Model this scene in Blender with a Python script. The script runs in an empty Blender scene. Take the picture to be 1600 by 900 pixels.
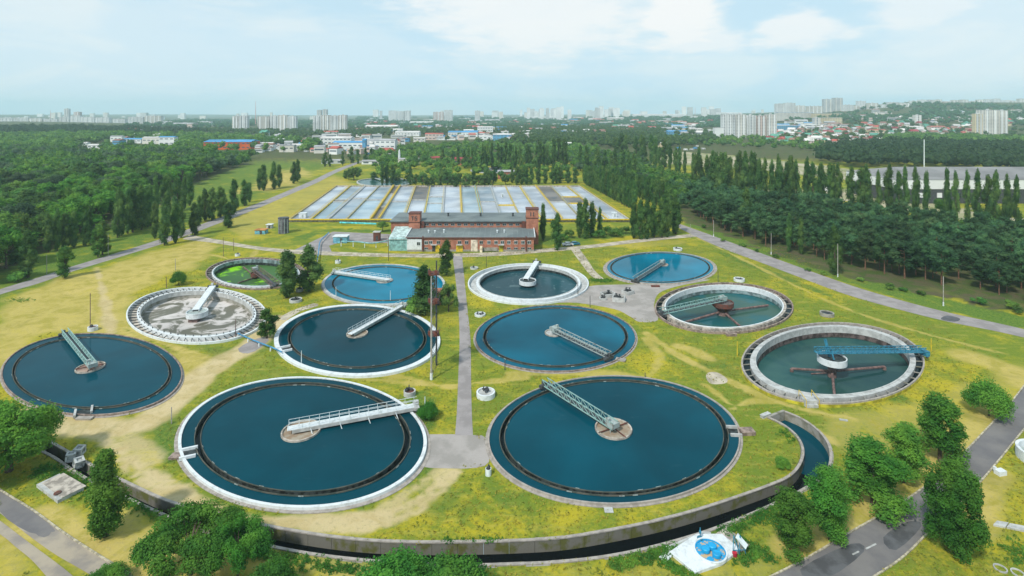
import bpy, math, random
import numpy as np
from mathutils import Vector, Matrix
from mathutils.geometry import delaunay_2d_cdt
rnd = random.Random(7); rng = np.random.default_rng(7)
SC = bpy.context.scene; COL = SC.collection
# ------------------------------------------------------------------ camera
F, HV, H = 850.0, 177.0, 50.0          # focal length and horizon row in photo pixels (1600 wide), camera height in metres
cd = bpy.data.cameras.new('camera'); cam = bpy.data.objects.new('camera', cd); COL.objects.link(cam)
cam.location = (0, 0, H); cam.rotation_euler = (math.radians(90), 0, 0)
cd.sensor_width = 36; cd.lens = 36*F/1600; cd.shift_y = (HV-450)/1600; cd.clip_start = 1; cd.clip_end = 80000
SC.camera = cam
SC.view_settings.view_transform = 'Standard'; SC.view_settings.look = 'None'
SC.view_settings.exposure = 0.22; SC.view_settings.gamma = 1.0
SC.cycles.volume_bounces = 3; SC.cycles.max_bounces = 6; SC.cycles.transparent_max_bounces = 6
# ------------------------------------------------------------------ sky and sun
SUN_EL, SUN_AZ = math.radians(48), math.radians(215)   # azimuth clockwise from +Y
w = bpy.data.worlds.new('World'); SC.world = w; w.use_nodes = True
nt = w.node_tree; nt.nodes.clear()
def N(t, ty, **k):
    n = t.nodes.new(ty)
    for a, b in k.items():
        if a in n.inputs: n.inputs[a].default_value = b
        else: setattr(n, a, b)
    return n
def world():
    L = nt.links.new
    out = N(nt, 'ShaderNodeOutputWorld'); bg = N(nt, 'ShaderNodeBackground', Strength=0.1); L(bg.outputs[0], out.inputs[0])
    sky = N(nt, 'ShaderNodeTexSky', sky_type='NISHITA', sun_disc=False, sun_elevation=SUN_EL, sun_rotation=SUN_AZ, altitude=100.0,
            air_density=1.3, dust_density=2.0, ozone_density=1.5)
    tc = N(nt, 'ShaderNodeTexCoord')
    sp = N(nt, 'ShaderNodeSeparateXYZ'); L(tc.outputs['Generated'], sp.inputs[0])
    # stretched noise over directions
    mp = N(nt, 'ShaderNodeMapping'); mp.inputs['Scale'].default_value = (2.2, 2.2, 7.5); L(tc.outputs['Generated'], mp.inputs[0])
    n1 = N(nt, 'ShaderNodeTexNoise', Scale=1.9, Detail=8.0, Roughness=0.55, Distortion=0.6); L(mp.outputs[0], n1.inputs['Vector'])
    n2 = N(nt, 'ShaderNodeTexNoise', Scale=5.5, Detail=7.0, Roughness=0.6); L(mp.outputs[0], n2.inputs['Vector'])
    r1 = N(nt, 'ShaderNodeMapRange', interpolation_type='SMOOTHSTEP'); L(n1.outputs[0], r1.inputs[0])
    r1.inputs[1].default_value = 0.42; r1.inputs[2].default_value = 0.66
    def blob(u, v, ru, rv, a):
        d = Vector(((u-800)/F, 1, (HV-v)/F)).normalized()
        s = N(nt, 'ShaderNodeVectorMath', operation='SUBTRACT'); L(tc.outputs['Generated'], s.inputs[0]); s.inputs[1].default_value = d
        m = N(nt, 'ShaderNodeVectorMath', operation='MULTIPLY'); L(s.outputs[0], m.inputs[0]); m.inputs[1].default_value = (F/ru, F/ru, F/rv)
        l = N(nt, 'ShaderNodeVectorMath', operation='LENGTH'); L(m.outputs[0], l.inputs[0])
        e = N(nt, 'ShaderNodeMath', operation='MULTIPLY_ADD'); L(n2.outputs[0], e.inputs[0]); e.inputs[1].default_value = 1.9; 
        L(l.outputs['Value'], e.inputs[2])
        r = N(nt, 'ShaderNodeMapRange', interpolation_type='SMOOTHSTEP'); L(e.outputs[0], r.inputs[0])
        r.inputs[1].default_value = 2.25; r.inputs[2].default_value = 1.55; r.inputs[3].default_value = 0; r.inputs[4].default_value = a
        return r.outputs[0]
    bl = [blob(830, 10, 190, 75, .75), blob(1065, 18, 60, 62, .9), blob(1248, 50, 62, 26, .75), blob(1435, 8, 60, 30, .6),
          blob(1085, 62, 70, 22, .7), blob(60, 60, 260, 90, .25), blob(430, 90, 240, 60, .2), blob(1560, 60, 120, 70, .3)]
    acc = bl[0]
    for b in bl[1:]:
        m = N(nt, 'ShaderNodeMath', operation='MAXIMUM'); L(acc, m.inputs[0]); L(b, m.inputs[1]); acc = m.outputs[0]
    # thin overcast veil, thicker to the horizon
    ab = N(nt, 'ShaderNodeMath', operation='ABSOLUTE'); L(sp.outputs[2], ab.inputs[0])
    vr = N(nt, 'ShaderNodeMapRange', interpolation_type='SMOOTHSTEP'); L(ab.outputs[0], vr.inputs[0])
    vr.inputs[1].default_value = 0.0; vr.inputs[2].default_value = 0.45; vr.inputs[3].default_value = 0.95; vr.inputs[4].default_value = 0.74
    veil = N(nt, 'ShaderNodeMix', data_type='RGBA'); L(vr.outputs[0], veil.inputs[0]); L(sky.outputs[0], veil.inputs[6])
    vc = N(nt, 'ShaderNodeMix', data_type='RGBA'); L(r1.outputs[0], vc.inputs[0])
    vc.inputs[6].default_value = (5.3, 7.2, 8.4, 1); vc.inputs[7].default_value = (6.6, 7.8, 8.4, 1)
    L(vc.outputs[2], veil.inputs[7])
    cl = N(nt, 'ShaderNodeMix', data_type='RGBA'); L(acc, cl.inputs[0]); L(veil.outputs[2], cl.inputs[6]); cl.inputs[7].default_value = (8.5, 8.5, 8.4, 1)
    L(cl.outputs[2], bg.inputs[0])
world()
sd = bpy.data.lights.new('sun', 'SUN'); sd.energy = 3.3; sd.angle = math.radians(4); sd.color = (1.0, .95, .86)
sun = bpy.data.objects.new('sun', sd); COL.objects.link(sun)
_d = Vector((math.sin(SUN_AZ)*math.cos(SUN_EL), math.cos(SUN_AZ)*math.cos(SUN_EL), math.sin(SUN_EL)))
sun.rotation_euler = _d.to_track_quat('Z', 'Y').to_euler()
# ------------------------------------------------------------------ coordinates
def sstep(a, b, x):
    t = np.clip((x-a)/(b-a), 0, 1); return t*t*(3-2*t)
def terrain(x, y):
    x = np.asarray(x, float); y = np.asarray(y, float)
    a = x/np.maximum(y, 1)
    z = sstep(.26, .82, a)*sstep(1000, 2700, y)*92 + sstep(.05, .3, a)*sstep(1500, 3800, y)*22
    z = z + sstep(.42, .95, -a)*sstep(750, 1500, y)*17
    z = z + sstep(2500, 6000, y)*14*(0.5+0.5*np.sin(x/900+1))*(1-sstep(.3, .8, a)) + sstep(6500, 9000, y)*14
    return z
def tz(x, y): return float(terrain(x, y))
def G(u, v, z=0.0):
    """photo pixel -> point on the level z"""
    y = F*(H-z)/(v-HV); return Vector(((u-800)/F*y, y, z))
def GT(u, v):
    """photo pixel -> point on the terrain"""
    a = (u-800)/F
    ys = np.geomspace(40, 9000, 1800); vv = HV + F*(H-terrain(a*ys, ys))/ys
    k = np.nonzero(vv <= v)[0]
    y = float(ys[k[0]]) if len(k) else 9000.0
    return Vector((a*y, y, tz(a*y, y)))
def AT(u, y): return Vector(((u-800)/F*y, y, tz((u-800)/F*y, y)))
def P(pts, z=0.0): return [G(u, v, z) for u, v in pts]
def smooth(pts, n=6, closed=False):
    pts = [Vector(p) for p in pts]; out = []
    m = len(pts)
    for i in range(m if closed else m-1):
        if closed: p0, p1, p2, p3 = pts[i-1], pts[i], pts[(i+1) % m], pts[(i+2) % m]
        else: p0, p1, p2, p3 = pts[max(i-1, 0)], pts[i], pts[i+1], pts[min(i+2, m-1)]
        for k in range(n):
            t = k/n
            out.append(0.5*((2*p1)+(p2-p0)*t+(2*p0-5*p1+4*p2-p3)*t*t+(3*p1-p0-3*p2+p3)*t**3))
    if not closed: out.append(pts[-1])
    return out
def resample(pts, step):
    out = [pts[0].copy()]; acc = 0
    for a, b in zip(pts, pts[1:]):
        L = (b-a).length
        while acc + L >= step:
            t = (step-acc)/L; a = a.lerp(b, t); out.append(a.copy()); L = (b-a).length; acc = 0
        acc += L
    return out
# ------------------------------------------------------------------ materials
MATS = {}
def mat(name, col, rough=.85, var=.18, scale=.8, bump=.0, metal=0, spec=.3, col2=None, rnd_obj=0.0, detail=6, thr=(.4, .6), trans=0, bscale=None):
    if name in MATS: return MATS[name]
    m = bpy.data.materials.new(name); m.use_nodes = True; t = m.node_tree; t.nodes.clear(); L = t.links.new
    o = N(t, 'ShaderNodeOutputMaterial'); b = N(t, 'ShaderNodeBsdfPrincipled', Roughness=rough, Metallic=metal)
    b.inputs['Specular IOR Level'].default_value = spec; L(b.outputs[0], o.inputs[0])
    g = N(t, 'ShaderNodeNewGeometry')
    n = N(t, 'ShaderNodeTexNoise', Scale=scale, Detail=detail, Roughness=.6); L(g.outputs['Position'], n.inputs['Vector'])
    c2 = col2 or tuple(max(0, c*(1-var*2)) for c in col)
    c1 = col if col2 else tuple(min(1, c*(1+var)) for c in col)
    r = N(t, 'ShaderNodeMapRange', interpolation_type='SMOOTHSTEP'); L(n.outputs[0], r.inputs[0]); r.inputs[1].default_value = thr[0]; r.inputs[2].default_value = thr[1]
    mx = N(t, 'ShaderNodeMix', data_type='RGBA'); L(r.outputs[0], mx.inputs[0]); mx.inputs[6].default_value = (*c1, 1); mx.inputs[7].default_value = (*c2, 1)
    last = mx.outputs[2]
    if rnd_obj:
        nb = N(t, 'ShaderNodeTexNoise', Scale=.11, Detail=3, Roughness=.7); L(g.outputs['Position'], nb.inputs['Vector'])
        rb = N(t, 'ShaderNodeMapRange'); L(nb.outputs[0], rb.inputs[0]); rb.inputs[1].default_value = .35; rb.inputs[2].default_value = .65; rb.inputs[3].default_value = .478; rb.inputs[4].default_value = .522
        h0 = N(t, 'ShaderNodeHueSaturation'); L(rb.outputs[0], h0.inputs['Hue']); L(last, h0.inputs['Color'])
        rv = N(t, 'ShaderNodeMapRange'); L(nb.outputs[0], rv.inputs[0]); rv.inputs[1].default_value = .3; rv.inputs[2].default_value = .7; rv.inputs[3].default_value = 1.35; rv.inputs[4].default_value = .7; L(rv.outputs[0], h0.inputs['Value']); last = h0.outputs[0]
        oi = N(t, 'ShaderNodeObjectInfo'); hs = N(t, 'ShaderNodeHueSaturation')
        a = N(t, 'ShaderNodeMapRange'); L(oi.outputs['Random'], a.inputs[0]); a.inputs[3].default_value = 1-rnd_obj; a.inputs[4].default_value = 1+rnd_obj; L(a.outputs[0], hs.inputs['Value'])
        q = N(t, 'ShaderNodeMath', operation='MULTIPLY', ); L(oi.outputs['Random'], q.inputs[0]); q.inputs[1].default_value = 7.31
        fr = N(t, 'ShaderNodeMath', operation='FRACT'); L(q.outputs[0], fr.inputs[0])
        h = N(t, 'ShaderNodeMapRange'); L(fr.outputs[0], h.inputs[0]); h.inputs[3].default_value = .5-.04*rnd_obj; h.inputs[4].default_value = .5+.05*rnd_obj; L(h.outputs[0], hs.inputs['Hue'])
        L(last, hs.inputs['Color']); last = hs.outputs[0]
    L(last, b.inputs['Base Color'])
    if bump:
        n3 = N(t, 'ShaderNodeTexNoise', Scale=bscale or scale*6, Detail=4); L(g.outputs['Position'], n3.inputs['Vector'])
        bp = N(t, 'ShaderNodeBump', Strength=bump, Distance=.1); L(n3.outputs[0], bp.inputs['Height']); L(bp.outputs[0], b.inputs['Normal'])
    if trans:
        tr = N(t, 'ShaderNodeBsdfTranslucent'); L(last, tr.inputs[0]); ms = N(t, 'ShaderNodeMixShader', Fac=trans)
        L(b.outputs[0], ms.inputs[1]); L(tr.outputs[0], ms.inputs[2]); L(ms.outputs[0], o.inputs[0])
    MATS[name] = m; return m
def water_mat(name, col, rough=.04, col2=None, scale=.1, thr=(.5, .62), spec=.1, ripple=.04, rough2=None, dist=0.5):
    m = bpy.data.materials.new(name); m.use_nodes = True; t = m.node_tree; t.nodes.clear(); L = t.links.new
    o = N(t, 'ShaderNodeOutputMaterial'); b = N(t, 'ShaderNodeBsdfPrincipled', Roughness=rough, IOR=1.33); b.inputs['Specular IOR Level'].default_value = spec
    L(b.outputs[0], o.inputs[0]); g = N(t, 'ShaderNodeNewGeometry')
    n = N(t, 'ShaderNodeTexNoise', Scale=scale, Detail=7, Roughness=.62, Distortion=dist); L(g.outputs['Position'], n.inputs['Vector'])
    r = N(t, 'ShaderNodeMapRange', interpolation_type='SMOOTHSTEP'); L(n.outputs[0], r.inputs[0]); r.inputs[1].default_value = thr[0]; r.inputs[2].default_value = thr[1]
    mx = N(t, 'ShaderNodeMix', data_type='RGBA'); L(r.outputs[0], mx.inputs[0]); mx.inputs[6].default_value = (*col, 1)
    mx.inputs[7].default_value = (*(col2 or tuple(c*.85 for c in col)), 1); L(mx.outputs[2], b.inputs['Base Color'])
    ng = N(t, 'ShaderNodeTexNoise', Scale=.035, Detail=3, Roughness=.5); L(g.outputs['Position'], ng.inputs['Vector'])  # broad brightness noise imitates uneven reflections on the water
    rg = N(t, 'ShaderNodeMapRange', interpolation_type='SMOOTHSTEP'); L(ng.outputs[0], rg.inputs[0]); rg.inputs[1].default_value = .35; rg.inputs[2].default_value = .65; rg.inputs[3].default_value = .8; rg.inputs[4].default_value = 1.25
    hv = N(t, 'ShaderNodeHueSaturation'); L(rg.outputs[0], hv.inputs['Value']); L(mx.outputs[2], hv.inputs['Color'])
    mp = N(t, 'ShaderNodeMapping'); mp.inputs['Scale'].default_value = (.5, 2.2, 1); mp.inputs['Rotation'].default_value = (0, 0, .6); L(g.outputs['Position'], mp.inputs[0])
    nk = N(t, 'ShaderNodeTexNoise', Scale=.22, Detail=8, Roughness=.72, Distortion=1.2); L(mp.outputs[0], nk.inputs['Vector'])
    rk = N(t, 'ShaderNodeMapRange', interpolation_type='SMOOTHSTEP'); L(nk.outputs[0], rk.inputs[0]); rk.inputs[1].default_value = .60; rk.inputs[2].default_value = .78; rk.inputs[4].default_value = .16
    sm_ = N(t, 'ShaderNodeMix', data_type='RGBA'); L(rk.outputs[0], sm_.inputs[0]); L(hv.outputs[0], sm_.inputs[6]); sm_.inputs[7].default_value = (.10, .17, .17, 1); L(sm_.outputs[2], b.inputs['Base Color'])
    if rough2 is not None:
        rr = N(t, 'ShaderNodeMapRange'); L(r.outputs[0], rr.inputs[0]); rr.inputs[3].default_value = rough; rr.inputs[4].default_value = rough2; L(rr.outputs[0], b.inputs['Roughness'])
    n3 = N(t, 'ShaderNodeTexNoise', Scale=1.6, Detail=3); L(g.outputs['Position'], n3.inputs['Vector'])
    bp = N(t, 'ShaderNodeBump', Strength=ripple, Distance=.05); L(n3.outputs[0], bp.inputs['Height']); L(bp.outputs[0], b.inputs['Normal'])
    return m
M = dict(
 white=mat('white_concrete', (.62, .66, .68), .75, .06, 1.3, col2=(.43, .46, .46), thr=(.45, .75)),
 conc=mat('pale_concrete', (.42, .43, .42), .85, .1, .9, bump=.1),
 conc_warm=mat('warm_concrete', (.40, .36, .31), .9, .2, 1.1, bump=.2),
 conc_old=mat('weathered_concrete', (.30, .29, .26), .9, .2, .7, bump=.3, col2=(.17, .165, .12), thr=(.42, .66)),
 mossy=mat('mossy_concrete', (.155, .15, .13), .9, .2, .55, bump=.3, col2=(.10, .105, .028), thr=(.45, .62)),
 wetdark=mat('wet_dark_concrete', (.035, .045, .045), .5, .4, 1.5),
 wetbrown=mat('wet_brown_concrete', (.11, .085, .08), .6, .3, .8),
 panelblue=mat('wet_panel', (.20, .27, .28), .6, .25, .8),
 outer=mat('weathered_rim_concrete', (.33, .30, .27), .9, .1, 1.3, bump=.1),
 brownrim=mat('brown_rim_concrete', (.26, .20, .17), .9, .2, 1.3, bump=.2),
 scum=mat('brown_scum', (.26, .19, .13), .9, .2, .9, col2=(.32, .28, .22), bump=.2),
 scum_red=mat('reddish_scum', (.27, .17, .14), .9, .2, .9, col2=(.36, .27, .22), bump=.2),
 steel_grey=mat('grey_green_steel', (.32, .38, .37), .6, .15, 1.4, col2=(.17, .16, .14), thr=(.5, .7)),
 steel_pale=mat('pale_steel', (.62, .68, .70), .5, .08, 2.0),
 steel_teal=mat('teal_steel', (.24, .40, .38), .6, .15, 1.4, col2=(.15, .17, .14), thr=(.5, .68)),
 steel_blue=mat('blue_painted_steel', (.03, .19, .29), .45, .15, 2.0),
 steel_dark=mat('dark_steel', (.06, .065, .07), .5, .2, 2.0),
 rust=mat('rusty_steel', (.15, .045, .03), .8, .25, 1.5, col2=(.09, .05, .04)),
 brownpipe=mat('brown_pipe', (.17, .11, .10), .7, .2, 1.5),
 yellow=mat('yellow_paint', (.62, .44, .03), .6, .12, 1.5),
 yellowlime=mat('faded_yellow_paint', (.42, .38, .03), .8, .2, .7),
 blue=mat('bright_blue_paint', (.01, .30, .58), .4, .08, 1.0),
 brick=mat('red_brick', (.40, .17, .11), .9, .18, .6, bump=.15, col2=(.29, .12, .08)),
 roofgrey=mat('grey_roof_felt', (.17, .20, .20), .9, .15, .12, col2=(.12, .145, .15), thr=(.4, .6)),
 roofgrey2=mat('light_grey_roof', (.27, .31, .30), .9, .15, .2),
 glass=mat('dark_window_glass', (.03, .05, .06), .1, .3, .3, spec=.6),
 asphalt=mat('asphalt', (.135, .13, .135), .92, .2, .25, bump=.1, col2=(.185, .175, .17), thr=(.35, .65)),
 asphalt_old=mat('bleached_asphalt', (.30, .275, .27), .92, .15, .3, bump=.1, col2=(.235, .215, .21)),
 apron=mat('concrete_apron', (.35, .32, .30), .92, .15, .22, bump=.1, col2=(.27, .25, .23)),
 kerb=mat('kerb_concrete', (.42, .38, .28), .9, .2, 2),
 track=mat('dusty_track', (.42, .37, .29), .95, .15, .3, bump=.1),
 bark=mat('bark', (.10, .075, .055), .95, .2, 3),
 pinebark=mat('pine_bark', (.17, .09, .055), .95, .2, 3),
 pole_conc=mat('concrete_pole', (.34, .32, .29), .8, .1, 3),
 shade_tinted_water=water_mat('channel_water', (.004, .006, .007), .05, ripple=.1),
)
# ------------------------------------------------------------------ mesh builder
class MB:
    def __init__(s): s.v = []; s.f = []; s.m = []; s.mi = 0
    def add(s, vs, fs):
        o = len(s.v); s.v += [tuple(p) for p in vs]; s.f += [tuple(i+o for i in f) for f in fs]; s.m += [s.mi]*len(fs); return s
    def box(s, c, d, rz=0, taper=1.0):
        cx, cy, cz = c; a, b, h = d[0]/2, d[1]/2, d[2]/2; co, si = math.cos(rz), math.sin(rz); vs = []
        for z in (-h, h):
            k = taper if z > 0 else 1
            for x, y in ((-a, -b), (a, -b), (a, b), (-a, b)):
                vs.append((cx+(x*co-y*si)*k, cy+(x*si+y*co)*k, cz+z))
        return s.add(vs, [(3, 2, 1, 0), (4, 5, 6, 7), (0, 1, 5, 4), (1, 2, 6, 5), (2, 3, 7, 6), (3, 0, 4, 7)])
    def beam(s, p, q, w, h=None):
        p, q = Vector(p), Vector(q); h = h or w; d = (q-p).normalized()
        up = Vector((0, 0, 1)) if abs(d.z) < .95 else Vector((1, 0, 0))
        r = d.cross(up).normalized()*w/2; u = r.cross(d).normalized()*h/2; vs = []
        for e in (p, q):
            for a, b in ((-1, -1), (1, -1), (1, 1), (-1, 1)): vs.append(e+r*a+u*b)
        return s.add(vs, [(0, 1, 2, 3), (7, 6, 5, 4), (1, 0, 4, 5), (2, 1, 5, 6), (3, 2, 6, 7), (0, 3, 7, 4)])
    def tube(s, p, q, r0, r1=None, n=8, cap=True):
        p, q = Vector(p), Vector(q); r1 = r0 if r1 is None else r1; d = (q-p).normalized()
        up = Vector((0, 0, 1)) if abs(d.z) < .95 else Vector((1, 0, 0)); a = d.cross(up).normalized(); b = a.cross(d)
        vs = [p+(a*math.cos(2*math.pi*i/n)+b*math.sin(2*math.pi*i/n))*r0 for i in range(n)] + [q+(a*math.cos(2*math.pi*i/n)+b*math.sin(2*math.pi*i/n))*r1 for i in range(n)]
        fs = [(i, (i+1) % n, n+(i+1) % n, n+i) for i in range(n)]
        if cap: fs += [tuple(range(n))[::-1], tuple(range(n, 2*n))]
        return s.add(vs, fs)
    def pipe(s, pts, r, n=8):
        for a, b in zip(pts, pts[1:]): s.tube(a, b, r, r, n)
        return s
    def prism(s, pts, z0, z1):
        n = len(pts); A = sum(pts[i][0]*pts[(i+1) % n][1]-pts[(i+1) % n][0]*pts[i][1] for i in range(n))
        if A < 0: pts = pts[::-1]
        vs = [(p[0], p[1], z0) for p in pts]+[(p[0], p[1], z1) for p in pts]
        return s.add(vs, [tuple(range(n))[::-1], tuple(range(n, 2*n))]+[(i, (i+1) % n, n+(i+1) % n, n+i) for i in range(n)])
    def ribbon(s, A, B, z0, z1):
        """solid wall between two plan polylines"""
        n = len(A); vs = []
        for a, b in zip(A, B): vs += [(a[0], a[1], z0), (b[0], b[1], z0), (b[0], b[1], z1), (a[0], a[1], z1)]
        fs = [(0, 1, 2, 3), (4*n-1, 4*n-2, 4*n-3, 4*n-4)]
        for i in range(n-1):
            o = 4*i
            for k in range(4): fs.append((o+k, o+4+k, o+4+(k+1) % 4, o+(k+1) % 4))
        return s.add(vs, fs)
    def sheet(s, A, B, z):
        n = len(A); vs = []
        for a, b in zip(A, B): vs += [(a[0], a[1], z+tz(a[0], a[1])), (b[0], b[1], z+tz(b[0], b[1]))]
        fs = []
        for i in range(n-1):
            q = (2*i, 2*i+1, 2*i+3, 2*i+2); P_ = [vs[k] for k in q]
            ar = sum(P_[k][0]*P_[(k+1) % 4][1]-P_[(k+1) % 4][0]*P_[k][1] for k in range(4)); fs.append(q if ar > 0 else q[::-1])
        return s.add(vs, fs)
    def ring(s, E, r0, r1, z0, z1, n=96):
        """annular solid; E maps (radius, angle) to plan"""
        vs = []
        for i in range(n):
            t = 2*math.pi*i/n
            a, b = E(r0, t), E(r1, t); vs += [(a[0], a[1], z0), (b[0], b[1], z0), (b[0], b[1], z1), (a[0], a[1], z1)]
        fs = []
        for i in range(n):
            o, p = 4*i, 4*((i+1) % n)
            for k in range(4): fs.append((o+k, p+k, p+(k+1) % 4, o+(k+1) % 4)[::-1])
        return s.add(vs, fs)
    def annulus(s, E, r0, r1, z, n=96):
        vs = []
        for i in range(n):
            t = 2*math.pi*i/n; a, b = E(r0, t), E(r1, t); vs += [(a[0], a[1], z), (b[0], b[1], z)]
        return s.add(vs, [(2*i, 2*i+1, (2*i+3) % (2*n), (2*i+2) % (2*n)) for i in range(n)])
    def disc(s, E, r, z, n=96):
        return s.add([(*E(r, 2*math.pi*i/n)[:2], z) for i in range(n)], [tuple(range(n))])
    def mesh(s, name, mats, off=(0, 0, 0)):
        me = bpy.data.meshes.new(name); ox, oy, oz = off
        me.from_pydata([(x-ox, y-oy, z-oz) for x, y, z in s.v], [], s.f)
        for m in (mats if isinstance(mats, (list, tuple)) else [mats]): me.materials.append(m)
        if any(s.m): me.polygons.foreach_set('material_index', s.m)
        me.update(); return me
def origin(o):
    v = Vector((0, 0, 0))
    while o: v = v+o.location; o = o.parent
    return v
def tag(o, label=None, cat=None, group=None, kind=None):
    for k, v in (('label', label), ('category', cat), ('group', group), ('kind', kind)):
        if v: o[k] = v
    return o
def thing(name, label, cat, loc=(0, 0, 0), group=None):
    o = bpy.data.objects.new(name, None); COL.objects.link(o); o.location = loc; o.empty_display_size = .5
    return tag(o, label, cat, group)
def part(mb, name, m, parent=None, kind=None, label=None, smooth_=False):
    off = origin(parent) if parent else (0, 0, 0)
    me = mb.mesh(name, m, off) if isinstance(mb, MB) else mb
    if smooth_: me.polygons.foreach_set('use_smooth', [True]*len(me.polygons))
    o = bpy.data.objects.new(name, me); COL.objects.link(o); o.parent = parent
    return tag(o, label, None, None, kind)
def single(mb, name, m, label, cat, loc, group=None, kind=None):
    me = mb.mesh(name, m, loc); o = bpy.data.objects.new(name, me); COL.objects.link(o); o.location = loc
    return tag(o, label, cat, group, kind)
def kids(o): return o['_k'] if False else KID.get(o.name, [])
KID = {}
def reg(root):
    """remember the children of a finished thing so copies are quick"""
    stack = [root]
    while stack:
        o = stack.pop(); ch = list(o.children); KID[o.name] = ch; stack += ch
    return root
def copy_tree(o, parent=None):
    c = o.copy(); COL.objects.link(c); c.parent = parent
    for ch in KID.get(o.name, []): copy_tree(ch, c)
    return c
# ------------------------------------------------------------------ tanks: geometry
class Ell:
    """plan ellipse whose picture is the given pixel box, at level z; E(r,t), r=1 on the rim"""
    def __init__(s, u0, u1, v0, v1, z):
        uc, vc, a, b = (u0+u1)/2, (v0+v1)/2, (u1-u0)/2, (v1-v0)/2
        p = np.array([G(uc+a*math.cos(t), vc+b*math.sin(t), z)[:2] for t in np.linspace(0, 2*math.pi, 40, endpoint=False)])
        m = p.mean(0); q = p-m; sc = q.std(); q = q/sc
        A = np.c_[q[:, 0]**2, q[:, 0]*q[:, 1], q[:, 1]**2, q[:, 0], q[:, 1]]
        a_, b_, c_, d_, e_ = np.linalg.lstsq(A, np.ones(len(q)), rcond=None)[0]
        Q = np.array([[a_, b_/2], [b_/2, c_]]); ctr = -0.5*np.linalg.solve(Q, [d_, e_])
        k = 1+ctr@Q@ctr; wv, V = np.linalg.eigh(Q/k)
        s.M = (V@np.diag(1/np.sqrt(wv))@V.T)*sc; s.c = Vector((*(m+ctr*sc), 0)); s.R = float(np.sqrt(abs(np.linalg.det(s.M)))); s.Mi = np.linalg.inv(s.M)
    def __call__(s, r, t):
        x = s.M@np.array([r*math.cos(t), r*math.sin(t)]); return (s.c.x+x[0], s.c.y+x[1])
    def inv(s, p):
        q = s.Mi@np.array([p[0]-s.c.x, p[1]-s.c.y]); return math.hypot(*q), math.atan2(q[1], q[0])
TA = dict(   # flush tanks: pixel box of the rim, level, launder radii
 t1=dict(box=(278, 667, 588, 793), z=.45, l=(.82, .874)),
 t2=dict(box=(762, 1157, 586, 787), z=.35, l=(.868, .912)),
 t3=dict(box=(428, 688, 475, 587), z=.5, l=(.80, .838)),
 t4=dict(box=(742, 994, 476, 580), z=.35, l=(.862, .902)),
 t5=dict(box=(503, 696, 412, 476), z=.5, l=(.81, .84)),
 t6=dict(box=(947, 1116, 393, 443), z=.35, l=(.895, .925)),
 t7=dict(box=(2, 285, 520, 648), z=.4, l=(.85, .885)),
 t8=dict(box=(1158, 1445, 503, 630), z=.7, l=(.841, .906)),
 t9=dict(box=(1023, 1240, 441, 519), z=.5, l=(.845, .90)),
 t10=dict(box=(197, 417, 448, 535), z=.5, l=(.80, .85)),
 t11=dict(box=(731, 920, 411, 474), z=.5, l=(.81, .865)),
 t12=dict(box=(321, 478, 402, 451), z=.4, l=(.835, .875)),
)
for k, d in TA.items(): d['E'] = Ell(*d['box'], d['z'])
# ------------------------------------------------------------------ channel plan
CH_IN = smooth(P([(70, 688), (95, 702), (150, 733), (200, 757), (265, 786), (340, 805), (400, 820), (480, 835), (560, 845), (640, 849), (720, 849), (800, 847), (880, 842), (960, 829), (1040, 812), (1120, 789), (1200, 761), (1235, 745), (1252, 725), (1256, 703), (1246, 682), (1226, 665), (1200, 652)]), 5)
CH_OUT = smooth(P([(66, 704), (88, 716), (120, 738), (145, 752), (195, 776), (262, 806), (335, 832), (400, 848), (480, 864), (560, 874), (640, 880), (720, 883), (800, 881), (880, 877), (960, 867), (1040, 849), (1120, 824), (1200, 791), (1262, 760), (1290, 738), (1297, 712), (1291, 690), (1275, 671), (1250, 654), (1224, 643)]), 5)
CH_POLY = CH_IN + CH_OUT[::-1]
# ------------------------------------------------------------------ ground sheet
def seg_dist(X, Y, pts):
    d = np.full(X.shape, 1e9)
    for a, b in zip(pts, pts[1:]):
        ax, ay, bx, by = a[0], a[1], b[0], b[1]; dx, dy = bx-ax, by-ay; L = dx*dx+dy*dy+1e-9
        t = np.clip(((X-ax)*dx+(Y-ay)*dy)/L, 0, 1); d = np.minimum(d, np.hypot(X-ax-t*dx, Y-ay-t*dy))
    return d
def inside(X, Y, poly):
    r = np.zeros(X.shape, bool); n = len(poly)
    for i in range(n):
        x0, y0, x1, y1 = poly[i][0], poly[i][1], poly[i-1][0], poly[i-1][1]
        if y0 == y1: continue
        c = ((y0 > Y) != (y1 > Y)) & (X < (x1-x0)*(Y-y0)/(y1-y0)+x0); r ^= c
    return r
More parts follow.
